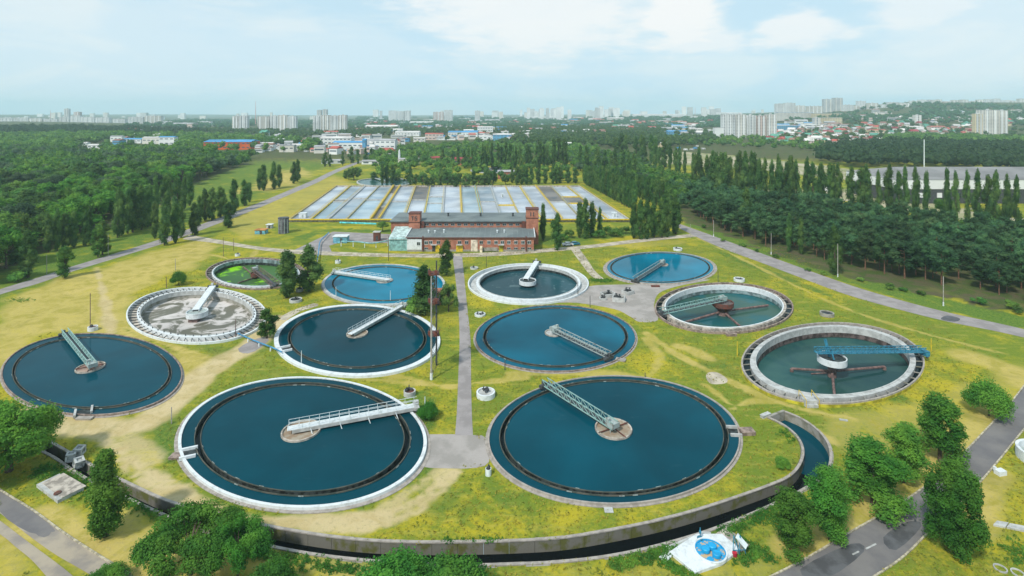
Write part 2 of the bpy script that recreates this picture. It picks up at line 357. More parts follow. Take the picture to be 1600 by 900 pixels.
# colour regions of the ground (what grows or lies there), traced from the photograph in pixels
STROKES = [
 ('straw', .45, .5, .9, [(330, 560), (280, 600), (240, 640), (190, 655)]), ('lush', .5, .6, .6, [(365, 552), (310, 590), (268, 626)]),
 ('straw', .6, .7, .8, [(400, 392), (380, 410), (330, 398), (290, 410), (240, 440)]), ('lush', 1.6, 2.2, .8, [(172, 418), (200, 412), (225, 420)]), ('lush', 1.2, 1.6, .9, [(30, 468), (48, 471)]),
 ('dirt', .8, 1.0, .8, [(152, 418), (158, 450), (168, 492), (176, 520)]), ('lush', 2.0, 2.4, .55, [(230, 535), (205, 528), (190, 505), (192, 480)]),
 ('straw', .5, .6, .8, [(880, 600), (960, 590), (1040, 600), (1090, 640)]), ('lush', 1.2, 1.5, .7, [(1040, 560), (1100, 572), (1160, 570)]),  # kind, half width m, softness m, strength, pixels
 ('dirt', 2.6, 2.0, 1, [(60, 640), (110, 660), (170, 668), (225, 660), (262, 630), (300, 598), (345, 568), (392, 538), (430, 500)]),
 ('dirt', .9, 1.0, .9, [(140, 668), (180, 700), (225, 735), (262, 762), (310, 790), (370, 806), (450, 812), (540, 812), (610, 800), (660, 775), (700, 735)]),
 ('dirt', .6, .7, .9, [(180, 720), (230, 757), (300, 797), (390, 817), (480, 822), (560, 824), (640, 805), (690, 765), (716, 735)]),
 ('dirt', 1.4, 1.6, .7, [(175, 655), (200, 690), (240, 720)]),
 ('straw', 3.5, 3, 1, [(190, 545), (215, 560), (270, 575), (300, 590)]),
 ('straw', 1.0, 1.0, .9, [(140, 430), (160, 470), (165, 500), (230, 540), (290, 570), (330, 580)]),
 ('straw', .7, .8, .9, [(148, 420), (172, 480), (178, 500), (240, 530), (320, 560)]),
 ('straw', 1.6, 1.5, 1, [(330, 378), (280, 400), (220, 428), (170, 440), (100, 460)]),
 ('straw', .5, .6, .8, [(535, 590), (620, 597), (700, 602), (760, 597), (820, 590)]),
 ('straw', .5, .6, .8, [(560, 584), (640, 591), (700, 607), (716, 604)]),
 ('straw', .9, 1.2, .7, [(1010, 530), (1030, 560), (1010, 590), (960, 585), (880, 583), (800, 583)]),
 ('straw', .6, .8, .8, [(1010, 520), (1060, 555), (1120, 585), (1190, 620)]),
 ('straw', .6, .8, .8, [(1140, 640), (1190, 625), (1260, 640), (1340, 655)]),
 ('straw', 1.2, 1.5, .8, [(1060, 540), (1080, 545), (1110, 560)]),
 ('straw', .5, .6, .8, [(1100, 600), (1170, 650), (1230, 655), (1300, 690)]),
 ('straw', .7, .7, .7, [(1090, 372), (1150, 400), (1250, 450), (1330, 485), (1440, 520), (1600, 560)]),
 ('lush', 1.2, 1.5, .9, [(205, 778), (260, 810), (330, 842), (400, 860)]),
 ('lush', 1.0, 1.2, .9, [(410, 862), (480, 878), (560, 886)]),
 ('lush', 1.2, 1.5, .8, [(960, 880), (1010, 868), (1060, 850)]),
 ('lush', 1.0, 1.4, .9, [(1080, 850), (1130, 830), (1190, 802), (1240, 780)]),
 ('lush', 1.8, 2, .8, [(1380, 520), (1400, 545), (1380, 590), (1400, 620)]),
 ('lush', 2.2, 2.4, .7, [(80, 735), (100, 745), (60, 760)]),
 ('lush', 1.2, 1.2, .9, [(250, 650), (262, 675), (268, 715)]),
 ('lush', .8, 1, .8, [(560, 790), (600, 775), (650, 745), (672, 732)]),
 ('lush', 1.5, 1.6, .9, [(655, 620), (665, 640), (668, 662)]),
 ('straw', 3, 4, .8, [(1520, 560), (1580, 580), (1600, 600)]),
 ('straw', 2.2, 2.5, .8, [(1240, 860), (1320, 820), (1400, 775), (1480, 705), (1560, 640)]),
 ('straw', 1.5, 2.0, .8, [(1560, 740), (1540, 780), (1530, 830)]),
 ('dirt', 1.0, .8, .7, [(600, 790), (650, 760), (690, 735)]),
 ('straw', 2.2, 2.0, .9, [(60, 812), (150, 860), (230, 905)]),
 ('lush', 3, 4, .8, [(470, 372), (520, 360), (620, 362)]),
 ('lush', 4, 5, .9, [(860, 378), (960, 366), (1000, 360)]),
 ('straw', 3, 3, .5, [(990, 385), (1060, 378), (930, 385)]),
 ('lush', 1.6, 1.8, .8, [(1130, 396), (1200, 425), (1290, 460)]),
 ('lush', 5, 4, .9, [(1090, 352), (1180, 385), (1300, 425), (1420, 462), (1600, 505)]),
 ('lush', 1.0, 1.2, 1, [(930, 438), (955, 438)]),
 ('lush', 1.5, 1.5, .8, [(415, 515), (410, 545), (330, 545)]),
 ('lush', 4, 5, .8, [(0, 460), (60, 435), (110, 415), (200, 380), (300, 350)]),
]
REGIONS = [  # kind, softness m, strength, polygon px
 ('straw', 6, .78, [(0, 470), (115, 432), (300, 378), (340, 384), (300, 415), (200, 462), (190, 520), (60, 525), (0, 580)]),
 ('straw', 5, .38, [(180, 540), (430, 540), (430, 590), (280, 610), (230, 660), (100, 665)]),
 ('straw', 5, .8, [(150, 785), (300, 850), (560, 900), (150, 900)]),
 ('straw', 5, .5, [(850, 905), (1000, 880), (1250, 870), (1320, 900)]),
 ('straw', 5, .55, [(1290, 640), (1420, 640), (1600, 560), (1600, 640), (1330, 740)]),
 ('straw', 5, .7, [(0, 835), (60, 880), (100, 905), (0, 905)]),
 ('straw', 5, .4, [(1440, 905), (1600, 820), (1600, 740), (1520, 760)]),
 ('straw', 10, .6, [(330, 345), (520, 275), (560, 290), (450, 345), (380, 375)]),
 ('straw', 20, .9, [(380, 300), (460, 262), (480, 270), (440, 296)]),
 ('lush', 6, .45, [(680, 740), (760, 735), (800, 790), (1150, 790), (1250, 690), (1240, 745), (900, 838), (560, 842), (640, 800)]),
 ('lush', 12, .8, [(0, 480), (100, 430), (300, 350), (420, 300), (520, 255), (300, 240), (0, 260)]),
 ('sand', 16, 1, [(1035, 247), (1062, 238), (1120, 241), (1200, 250), (1270, 258), (1330, 266), (1360, 285), (1200, 266), (1040, 256)]),
 ('sand', 22, .9, [(1180, 300), (1330, 312), (1600, 362), (1600, 345), (1330, 296)]),
 ('forest', 8, 1, [(1062, 338), (1130, 366), (1200, 388), (1300, 424), (1400, 444), (1500, 466), (1600, 486), (1900, 540), (1900, 430), (1600, 372), (1330, 325), (1150, 300), (1050, 300)]),
 ('forest', 10, 1, [(0, 420), (60, 395), (130, 365), (235, 325), (312, 282), (380, 258), (400, 235), (300, 215), (0, 215)]),
]
def project(X, Y):
    return 800+F*X/Y, HV+F*(H-terrain(X, Y))/Y
def paint(X, Y):
    out = {k: np.zeros(X.shape) for k in ('dirt', 'straw', 'lush', 'forest', 'sand')}
    wob = 1.2*np.sin(X*.31+Y*.17)+.9*np.sin(X*.13-Y*.41+2)+.6*np.sin(X*.83+1)*np.sin(Y*.77)
    for k, hw, so, st, px in STROKES:
        pts = smooth(P(px), 4); m = (X > min(p.x for p in pts)-hw-3*so-3) & (X < max(p.x for p in pts)+hw+3*so+3) & (Y > min(p.y for p in pts)-hw-3*so-3) & (Y < max(p.y for p in pts)+hw+3*so+3)
        if not m.any(): continue
        d = seg_dist(X[m], Y[m], pts)-hw+wob[m]*min(so, 1)*.35
        out[k][m] = np.maximum(out[k][m], st*(1-sstep(-so*.4, so, d)))
    for k, so, st, px in REGIONS:
        pts = [GT(u, v) for u, v in px]; x0, x1 = min(p.x for p in pts)-so*2, max(p.x for p in pts)+so*2; y0, y1 = min(p.y for p in pts)-so*2, max(p.y for p in pts)+so*2
        m = (X > x0) & (X < x1) & (Y > y0) & (Y < y1)
        if not m.any(): continue
        ins = inside(X[m], Y[m], pts); d = seg_dist(X[m], Y[m], pts+[pts[0]]); d = np.where(ins, -d, d)+wob[m]*so*.2
        out[k][m] = np.maximum(out[k][m], st*(1-sstep(-so*.5, so, d)))
    far = sstep(420, 700, Y)
    out['forest'] = np.maximum(out['forest'], far*.9*(1-np.minimum(out['sand'], 1)))
    out['straw'] = np.maximum(out['straw'], far*.35*(np.sin(X*.012+1)*np.sin(Y*.006) > .45))
    return out
def ground_material():
    m = bpy.data.materials.new('meadow_ground'); m.use_nodes = True; t = m.node_tree; t.nodes.clear(); L = t.links.new
    o = N(t, 'ShaderNodeOutputMaterial'); b = N(t, 'ShaderNodeBsdfPrincipled', Roughness=.95); b.inputs['Specular IOR Level'].default_value = .1; L(b.outputs[0], o.inputs[0])
    g = N(t, 'ShaderNodeNewGeometry').outputs['Position']
    def noise(s, d=6, r=.6, di=0, st=None):
        n = N(t, 'ShaderNodeTexNoise', Scale=s, Detail=d, Roughness=r, Distortion=di)
        if st:
            mp = N(t, 'ShaderNodeMapping'); mp.inputs['Scale'].default_value = st; mp.inputs['Rotation'].default_value = (0, 0, .5); L(g, mp.inputs[0]); L(mp.outputs[0], n.inputs['Vector'])
        else: L(g, n.inputs['Vector'])
        return n.outputs[0]
    def attr(a): return N(t, 'ShaderNodeAttribute', attribute_name=a).outputs['Fac']
    def math_(op, a, b_, c=None):
        n = N(t, 'ShaderNodeMath', operation=op)
        for i, x in enumerate((a, b_, c)):
            if x is None: continue
            if isinstance(x, (int, float)): n.inputs[i].default_value = x
            else: L(x, n.inputs[i])
        return n.outputs[0]
    def rng_(x, a, b_, c=0, d=1):
        n = N(t, 'ShaderNodeMapRange', interpolation_type='SMOOTHSTEP'); L(x, n.inputs[0])
        for i, q in enumerate((a, b_, c, d)): n.inputs[i+1].default_value = q
        return n.outputs[0]
    def mix(f, a, b_):
        n = N(t, 'ShaderNodeMix', data_type='RGBA'); L(f, n.inputs[0])
        for i, x in ((6, a), (7, b_)):
            if isinstance(x, tuple): n.inputs[i].default_value = (*x, 1)
            else: L(x, n.inputs[i])
        return n.outputs[2]
    nb, nm, nf = noise(.035, 5, .6, .4), noise(.22, 7, .68, .6), noise(1.7, 6, .75)
    ns = noise(.5, 6, .7, .3, (.35, 1.6, 1))
    A = math_('ADD', math_('MULTIPLY', nb, .45), math_('ADD', math_('MULTIPLY', nm, .4), math_('MULTIPLY', nf, .25)))
    grass = mix(rng_(A, .44, .60), (.37, .315, .022), (.135, .19, .02))
    grass = mix(rng_(ns, .5, .72, 0, .6), grass, (.40, .34, .07))
    lush = mix(rng_(nf, .38, .62), (.05, .12, .018), (.14, .21, .03))
    c = mix(rng_(math_('ADD', attr('lush'), math_('MULTIPLY', math_('SUBTRACT', nm, .5), 1.6)), .3, .9), grass, lush)
    straw = mix(rng_(nm, .42, .62), (.46, .365, .11), (.31, .27, .045))
    straw = mix(rng_(nf, .45, .7, 0, .5), straw, (.52, .42, .19))
    c = mix(rng_(math_('ADD', attr('straw'), math_('MULTIPLY', math_('SUBTRACT', nm, .5), 1.3)), .25, .85), c, straw)
    dirt = mix(rng_(nm, .4, .65), (.52, .42, .24), (.43, .34, .16))
    c = mix(rng_(math_('ADD', attr('dirt'), math_('MULTIPLY', math_('SUBTRACT', nm, .5), 1.2)), .2, .95), c, dirt)
    c = mix(rng_(attr('sand'), .35, .65), c, mix(rng_(nb, .4, .6), (.42, .37, .27), (.24, .25, .12)))
    forest = mix(rng_(nm, .4, .6), (.05, .085, .02), (.09, .08, .045))
    c = mix(rng_(math_('ADD', attr('forest'), math_('MULTIPLY', math_('SUBTRACT', nm, .5), 1.0)), .3, .7), c, forest)
    c = mix(rng_(nf, .5, .74, .0, .42), c, (.07, .085, .02))
    c = mix(rng_(noise(4.5, 4, .8), .52, .75, 0, .3), c, (.62, .55, .2))
    c = mix(rng_(noise(.075, 6, .7, .8), .52, .66, 0, .35), c, (.16, .17, .035))
    L(c, b.inputs['Base Color'])
    bp = N(t, 'ShaderNodeBump', Strength=.35, Distance=.2); L(nf, bp.inputs['Height']); L(bp.outputs[0], b.inputs['Normal'])
    return m
GM = ground_material()
def hole_poly(E, r, n=64): return [Vector((*E(r, 2*math.pi*i/n), 0)) for i in range(n)]
HOLES = [hole_poly(d['E'], .985) for d in TA.values()] + [CH_POLY]
def build_ground():
    X0, X1, Y0, Y1, ST = -132, 112, 52, 208, 1.0
    gx = np.arange(X0, X1+.01, ST); gy = np.arange(Y0, Y1+.01, ST)
    XX, YY = np.meshgrid(gx, gy); P2 = np.c_[XX.ravel(), YY.ravel()]
    bord = (P2[:, 0] < X0+.1) | (P2[:, 0] > X1-.1) | (P2[:, 1] < Y0+.1) | (P2[:, 1] > Y1-.1)
    P2[~bord] += rng.uniform(-.22, .22, (int((~bord).sum()), 2))
    keep = np.ones(len(P2), bool)
    for h in HOLES:
        ins = inside(P2[:, 0], P2[:, 1], h); d = seg_dist(P2[:, 0], P2[:, 1], h+[h[0]]); keep &= ~ins & (d > .35)
    keep |= bord
    pts = [Vector(p) for p in P2[keep]]; edges = []
    for h in HOLES:
        o = len(pts); n = len(h); pts += [Vector((p.x, p.y)) for p in h]; edges += [(o+i, o+(i+1) % n) for i in range(n)]
    vo, _, fo, *_r = delaunay_2d_cdt(pts, edges, [], 0, 1e-5)
    V = np.array([(p.x, p.y) for p in vo]); Fc = np.array(fo); C = V[Fc].mean(1)
    bad = np.zeros(len(C), bool)
    for h in HOLES: bad |= inside(C[:, 0], C[:, 1], h)
    Fc = Fc[~bad]
    # outer rings of cells, growing outwards
    def grow(a, lim, sgn, g=1.045, s=1.0):
        o = [];
        while abs(a) < lim or (a < lim and sgn > 0): s = min(s*g, 400); a += s*sgn; o.append(a)
        return o
    lx = np.array(sorted(grow(X0, 9500, -1))+list(gx)+grow(X1, 9500, 1)); ly = np.array([20, 30, 38, 44, 48]+list(gy)+grow(Y1, 9000, 1, 1.03))
    XX, YY = np.meshgrid(lx, ly); nx = len(lx); V2 = np.c_[XX.ravel(), YY.ravel()]
    i, j = np.meshgrid(np.arange(nx-1), np.arange(len(ly)-1)); q = (j*nx+i).ravel(); Q = np.c_[q, q+1, q+nx+1, q+nx]
    cc = V2[Q].mean(1); ok = ~((cc[:, 0] > X0) & (cc[:, 0] < X1) & (cc[:, 1] > Y0) & (cc[:, 1] < Y1)); Q = Q[ok]
    used = np.zeros(len(V2), bool); used[Q.ravel()] = True; rem = np.cumsum(used)-1; Q = rem[Q]+len(V); V2 = V2[used]
    VV = np.r_[V, V2]; Z = terrain(VV[:, 0], VV[:, 1])
    me = bpy.data.meshes.new('ground')
    me.from_pydata(np.c_[VV, Z].tolist(), [], Fc.tolist()+Q.tolist()); me.materials.append(GM)
    for k, a in paint(VV[:, 0], VV[:, 1]).items():
        at = me.attributes.new(k, 'FLOAT', 'POINT'); at.data.foreach_set('value', a.astype(np.float32))
    me.polygons.foreach_set('use_smooth', [True]*len(me.polygons)); me.update()
    o = bpy.data.objects.new('ground', me); COL.objects.link(o); o['kind'] = 'structure'; return o
build_ground()
# ------------------------------------------------------------------ roads and paths
def road(name, A, B, m, z=.03, n=8):
    a, b = smooth([GT(*p) for p in A], n), smooth([GT(*p) for p in B], n)
    mb = MB(); mb.sheet(a, b, z); o = part(mb, name, m); o['kind'] = 'structure'; return o, a, b
def kerb_stones(parent, line, L=1.6, w=.18, h=.13, side=0):
    pts = resample(line, L); me = MB().box((0, 0, h/2), (L-.05, w, h)).mesh('kerb_stone', M['kerb'])
    for a, b in zip(pts, pts[1:]):
        o = bpy.data.objects.new('kerb_stone', me); COL.objects.link(o); c = (a+b)/2
        o.location = (c.x, c.y, c.z+.01); o.rotation_euler = (0, rnd.uniform(-.012, .012), math.atan2(b.y-a.y, b.x-a.x)+rnd.uniform(-.01, .01)); o.parent = parent
M['dusty_asphalt'] = mat('dusty_asphalt', (.36, .31, .24), .95, .15, .22, bump=.1, col2=(.24, .215, .19), thr=(.4, .6))
def slab_poly(name, px, m, z=.03, z0=-.05, kind='structure', sm=4, parent=None):
    pts = smooth(P(px), sm, True) if sm > 1 else P(px)
    o = part(MB().prism(pts, z0, z), name, m, parent); o['kind'] = kind; return o
L_in = [(1200, 905), (1262, 872), (1330, 833), (1400, 793), (1450, 758), (1497, 718), (1545, 668), (1580, 630), (1625, 575), (1700, 505), (1800, 440)]
L_out = [(1362, 905), (1410, 872), (1452, 832), (1490, 795), (1530, 757), (1566, 715), (1600, 672), (1630, 640), (1690, 580), (1760, 520), (1850, 452)]
r1, ra, rb = road('road', L_in, L_out, M['asphalt']); kerb_stones(r1, ra); kerb_stones(r1, rb)
r2, ra, rb = road('road', [(-60, 725), (0, 766), (50, 797), (100, 835), (160, 872), (215, 905)], [(-60, 765), (0, 803), (45, 838), (85, 866), (125, 890), (150, 905)], M['dusty_asphalt']); kerb_stones(r2, ra)
for k, q in enumerate(([(0, 768), (40, 790), (84, 826), (76, 832), (45, 832), (0, 800)], [(30, 800), (62, 812), (80, 832), (60, 838)], [(1250, 890), (1330, 850), (1350, 862), (1290, 905)], [(1460, 790), (1500, 750), (1512, 760), (1470, 805)], [(1380, 840), (1420, 815), (1440, 822), (1400, 860)], [(1480, 493), (1500, 498), (1492, 503), (1470, 499)])):
    slab_poly('asphalt_patch', q, M['asphalt'] if k < 2 else mat('asphalt_repair', (.095, .098, .105), .9, .15, .4), (.035, .0395, .035, .035, .039, .0415)[k], -.02, sm=3, parent=r2 if k < 2 else r1)
for q in ([(1352, 857), (1368, 849), (1370, 851), (1354, 859)], [(1331, 866), (1341, 861), (1343, 863), (1333, 868)]): slab_poly('lane_marking', q, M['conc'], .044, -.02, sm=1, parent=r1)
r3, _, _ = road('road', [(-60, 770), (0, 814), (36, 843), (72, 868), (100, 890), (118, 905)], [(-60, 800), (0, 836), (25, 856), (50, 878), (75, 905), (76, 906)], M['dusty_asphalt'], .045)
road('road', [(-80, 478), (0, 452), (60, 434), (115, 416), (200, 390), (262, 370), (330, 345), (392, 322), (450, 298), (490, 281), (522, 266), (560, 252)],
     [(-80, 490), (0, 461), (60, 443), (115, 424), (200, 398), (270, 376), (340, 350), (400, 327), (456, 303), (497, 285), (530, 268), (570, 252)], M['asphalt_old'], .03)
road('path', [(296, 367), (340, 375), (400, 385), (460, 391), (530, 394), (620, 397), (700, 397), (780, 394), (850, 389), (920, 383), (990, 375), (1040, 370), (1078, 366)],
     [(285, 374), (335, 380), (400, 390), (460, 397), (530, 400), (620, 402), (700, 403), (780, 400), (850, 395), (920, 388), (990, 380), (1045, 374), (1090, 370)], M['track'], .034)
road('road', [(1062, 350), (1100, 364), (1150, 382), (1200, 400), (1260, 422), (1330, 447), (1400, 468), (1480, 489), (1560, 506), (1660, 528), (1850, 566)],
     [(1052, 352), (1085, 369), (1130, 389), (1190, 411), (1250, 434), (1320, 460), (1400, 483), (1480, 503), (1560, 519), (1660, 541), (1850, 580)], M['asphalt_old'], .038)
road('path', [(707, 401), (711, 430), (716, 480), (718, 530), (716, 590), (714, 640), (711, 682)], [(722, 401), (725, 430), (730, 480), (735, 530), (736, 590), (737, 640), (739, 682)], M['asphalt_old'], .042)
road('path', [(892, 390), (905, 408), (920, 428), (930, 436)], [(905, 389), (917, 405), (930, 424), (944, 436)], M['track'], .03)
slab_poly('paved_yard', [(668, 679), (740, 680), (757, 683), (763, 700), (764, 722), (745, 731), (700, 732), (652, 728), (658, 710), (664, 690)], M['apron'], .034, sm=2)
slab_poly('paved_yard', [(912, 452), (930, 446), (1000, 444), (1060, 440), (1110, 437), (1060, 447), (1030, 458), (1022, 478), (1028, 500), (1000, 503), (985, 495), (960, 483), (900, 473), (860, 473), (905, 462)], M['apron'], .026)
slab_poly('paved_yard', [(455, 393), (520, 362), (612, 366), (610, 380), (535, 378), (514, 384), (520, 397)], M['asphalt_old'], .026, sm=1)
slab_poly('path', [(372, 545), (392, 533), (412, 527), (420, 532), (398, 549), (380, 552)], M['asphalt_old'], .03, sm=2)
slab_poly('paved_yard', [(1105, 583), (1120, 582), (1136, 592), (1133, 599), (1112, 600), (1104, 592)], M['track'], .03, sm=3)
slab_poly('path', [(437, 497), (455, 486), (490, 474), (497, 478), (470, 486), (447, 500)], M['track'], .022, sm=2)
# ------------------------------------------------------------------ tanks: build
W = dict(
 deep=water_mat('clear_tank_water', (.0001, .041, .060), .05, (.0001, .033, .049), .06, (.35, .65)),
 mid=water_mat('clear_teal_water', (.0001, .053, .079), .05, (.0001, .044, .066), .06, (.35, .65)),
 deep2=water_mat('sky_tinted_blue_water', (.0003, .095, .15), .05, (.0003, .07, .112), .06, (.35, .65)),  # base colour brightened in place of sky reflection
 teal=water_mat('sky_tinted_teal_water', (.0005, .16, .255), .06, (.0005, .13, .21), .05, (.35, .65)),  # stronger sky reflection of the farther tanks, put into the base colour
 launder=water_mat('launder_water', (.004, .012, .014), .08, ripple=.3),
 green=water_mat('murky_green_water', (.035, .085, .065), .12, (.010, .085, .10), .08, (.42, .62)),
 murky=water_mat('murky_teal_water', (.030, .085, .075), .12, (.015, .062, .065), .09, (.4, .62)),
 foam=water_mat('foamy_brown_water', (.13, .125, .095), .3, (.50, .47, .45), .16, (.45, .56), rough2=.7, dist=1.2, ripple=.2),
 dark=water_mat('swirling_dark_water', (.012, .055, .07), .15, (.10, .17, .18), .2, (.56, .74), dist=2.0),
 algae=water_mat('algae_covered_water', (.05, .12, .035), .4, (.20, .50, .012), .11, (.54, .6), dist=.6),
)
def polar(E, r, t, z): x, y = E(r, t); return Vector((x, y, z))
def flush_tank(key, label, wcol, rim_w, rim_mat, wall_mat=None, disc=None, outlets=(), apron_w=0, disc_mat='scum', cross=False):
    d = TA[key]; E = d['E']; h = d['z']; R = E.R
    t = thing('settling_tank', label, 'settling tank', E.c, None)
    wall_mat = wall_mat or rim_mat
    part(MB().ring(E, 1-rim_w/R, 1.0, -.6, h, 128), 'tank_wall', rim_mat, t)
    if apron_w: part(MB().ring(E, 1.0, 1+apron_w/R, -.3, .09, 128), 'apron', M['outer'], t)
    wl = h-.16
    part(MB().annulus(E, d['l'][1]-.001, 1-rim_w/R+.002, wl, 128), 'water', W[wcol], t)
    part(MB().disc(E, d['l'][0]+.001, wl, 128), 'water', W[wcol], t)
    la = part(MB().ring(E, d['l'][1]-.11/R, d['l'][1], -1.6, wl+.16, 128).ring(E, d['l'][0], d['l'][0]+.11/R, -1.6, wl+.14, 128), 'launder', mat('mossy_launder_concrete', (.10, .095, .075), .85, .2, .6, col2=(.045, .06, .05)), t)
    part(MB().annulus(E, d['l'][0], d['l'][1], wl-.62, 128), 'launder_water', W['launder'], la)
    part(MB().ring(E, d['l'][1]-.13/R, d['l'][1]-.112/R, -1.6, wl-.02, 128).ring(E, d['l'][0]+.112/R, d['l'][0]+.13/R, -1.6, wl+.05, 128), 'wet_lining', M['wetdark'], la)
    # weir plates clipped along the inner launder wall, uneven
    wb = MB()
    for i in range(128):
        if rnd.random() < .8: continue
        a = 2*math.pi*i/128; b = a+2*math.pi/128*rnd.uniform(.5, .98); rr = d['l'][1]+.06/R if rnd.random() < .5 else d['l'][0]-.06/R
        wb.beam(polar(E, rr, a, wl+.10), polar(E, rr, b, wl+.10), .04, .12)
    part(wb, 'weir_plates', M['steel_grey'], la, kind='stuff')
    if disc:
        cx, cy, dr = disc; c = G(cx, cy, wl); D = lambda r, a: (c.x+r*dr*math.cos(a), c.y+r*dr*math.sin(a))
        cw = part(MB().ring(D, .92, 1, -1, wl+.28, 40), 'centre_well', M['conc_warm'], t)
        part(MB().disc(D, .93, wl+.06, 40), 'scum', M[disc_mat], cw)
        if cross:
            cb = MB()
            for a in (.5, .5+math.pi/2): cb.beam((c.x-dr*math.cos(a), c.y-dr*math.sin(a), wl+.3), (c.x+dr*math.cos(a), c.y+dr*math.sin(a), wl+.3), .14)
            part(cb, 'cross_beam', M['rust'], cw)
    for (u, v) in outlets:
        r, a = E.inv(G(u, v, h)); n = 2.2/2
        p0, p1 = Vector(E(d['l'][1], a)), Vector(E(1.0, a)); dr_ = (p1-p0).normalized(); nn = Vector((-dr_.y, dr_.x))
        oc = part(MB().box(((p0+p1)[0]/2, (p0+p1)[1]/2, wl-.04), ((p1-p0).length, 2*n-.2, .1), math.atan2(dr_.y, dr_.x)), 'outlet_channel', M['wetdark'], t)
        for s in (-1, 1): part(MB().beam((*(p0+nn*n*s), h-.02), (*(p1+nn*n*s), h-.02), .32, .5), 'channel_wall', M['white'] if rim_mat == M['white'] else M['conc'], oc)
    return t, E, wl
def radial_bridge(label, A, B, zdeck, style, L_extra=0, width=1.3, group=None, struts=0, z_end=None, col='steel_pale', posts=True):
    """rotating scraper bridge from the centre A to the rim B (plan points)"""
    A, B = Vector((A[0], A[1], 0)), Vector((B[0], B[1], 0)); L = (B-A).length+L_extra; ang = math.atan2(B.y-A.y, B.x-A.x)
    t = thing('rotating_bridge', label, 'scraper bridge', (A.x, A.y, 0), group)
    z0 = zdeck; z1 = z_end if z_end is not None else zdeck
    X = Vector((math.cos(ang), math.sin(ang), 0)); Y = Vector((-X.y, X.x, 0))
    def Q(x, y, z): p = A+X*x+Y*y; return Vector((p.x, p.y, z))
    zz = lambda x: z0+(z1-z0)*x/L
    sm = M[col]
    if style == 'walk':
        b = MB(); b.beam(Q(-1.2, 0, zz(-1.2)), Q(L, 0, zz(L)), width, .1); deck = part(b, 'deck', M['white'], t)
        jb = MB(); n = int(L/2.4)
        for i in range(n): jb.beam(Q(i*2.4+1, -width/2, zz(i*2.4+1)+.055), Q(i*2.4+1, width/2, zz(i*2.4+1)+.055), .05, .03)
        part(jb, 'deck_joint', M['steel_grey'], deck, kind='stuff')
        for s in (-1, 1): part(MB().beam(Q(-.5, s*width*.5, zz(0)-.3), Q(L, s*width*.5, zz(L)-.3), .12, .5), 'girder', sm, t)
        for s in (-1, 1):
            r = MB()
            for k in (.55, 1.05): r.beam(Q(-1, s*width*.5, zz(0)+k), Q(L, s*width*.5, zz(L)+k), .05)
            x = -1
            while x < L: r.beam(Q(x, s*width*.5, zz(x)), Q(x, s*width*.5, zz(x)+1.05), .05); x += 1.5
            part(r, 'railing', M['steel_pale'], t)
        for i in range(struts):
            x = L*(i+.5)/struts*.92; part(MB().beam(Q(x, -width*.6, zz(x)-.2), Q(x+.5, -width*.9-.7, -.3), .09), 'scraper_arm', M['steel_pale'], t)
    elif style == 'lattice':
        for s in (-1, 1):
            r = MB(); hh = .95
            r.beam(Q(-.6, s*width*.5, zz(0)), Q(L, s*width*.5, zz(L)), .14); r.beam(Q(-.6, s*width*.5, zz(0)+hh), Q(L, s*width*.5, zz(L)+hh), .12)
            n = max(6, int(L/1.5))
            for i in range(n):
                a, c = L*i/n, L*(i+1)/n
                r.beam(Q(a, s*width*.5, zz(a)), Q(c, s*width*.5, zz(c)+hh), .07); r.beam(Q(a, s*width*.5, zz(a)), Q(a, s*width*.5, zz(a)+hh), .08)
            part(r, 'truss', sm, t)
        b = MB(); n = int(L/1.1)
        for i in range(n):
            a = L*i/n; b.beam(Q(a, -width*.5, zz(a)), Q(a, width*.5, zz(a)), .07)
        b.beam(Q(-.3, 0, zz(0)+.05), Q(L, 0, zz(L)+.05), width*.55, .05); part(b, 'deck', M['steel_dark'], t)
        b = MB(); b.box((*Q(0, 0, 0)[:2], zz(0)+.5), (1.6, 1.5, .7), ang); b.box((*Q(.4, .5, 0)[:2], zz(0)+1.1), (.5, .5, .6), ang)
        part(b, 'drive_head', M['steel_grey'], t)
        for s in (-1, 1): part(MB().beam(Q(0, s*.5, zz(0)), Q(0, s*.5, -.4), .12), 'support_post', M['steel_grey'], t)
    elif style == 'beam':
        part(MB().beam(Q(0, 0, zz(0)), Q(L, 0, zz(L)), width, .12), 'deck', M['white'], t)
        for s in (-1, 1): part(MB().beam(Q(0, s*width*.5, zz(0)-.22), Q(L, s*width*.5, zz(L)-.22), .1, .55), 'girder', sm, t)
        for s in (-1, 1):
            r = MB(); x = L*.45; r.beam(Q(L*.4, s*.9, zz(L*.4)-1.4), Q(L*.98, s*.9, zz(L)-1.2), .1)
            while x < L: r.beam(Q(x, s*.9, zz(x)-.2), Q(x, s*.9, zz(x)-1.35), .08); x += 1.4
            part(r, 'scraper_truss', M['steel_grey'], t)
    # wheel carriage at the rim
    b = MB(); b.box((*Q(L-.2, 0, 0)[:2], zz(L)-.15), (.8, width+1.1, .45), ang); part(b, 'carriage', M['steel_dark'] if style != 'walk' else sm, t)
    for s in (-1, 1):
        c = Q(L-.2, s*(width*.5+.4), zz(L)-.42); part(MB().tube(c-X*.12, c+X*.12, .26, n=12), 'wheel', M['steel_dark'], t)
    c = Q(L-.1, .2, zz(L)+.35); part(MB().box(tuple(c), (.7, .6, .55), ang), 'motor_box', M['steel_dark'] if style == 'lattice' else M['conc'], t)
    return t
def gp(u, v, z): return G(u, v, z)
t, E, wl = flush_tank('t1', 'large round tank with white rim nearest the camera beside the paved yard', 'deep', .46, M['white'], disc=(470.5, 674, 2.95), outlets=[(288, 709)], apron_w=.55)
radial_bridge('long white walkway with railings across the nearest white-rimmed tank', gp(462, 667, 1.2), gp(652, 632, 1.2), 1.15, 'walk', struts=4, width=1.25, col='conc')
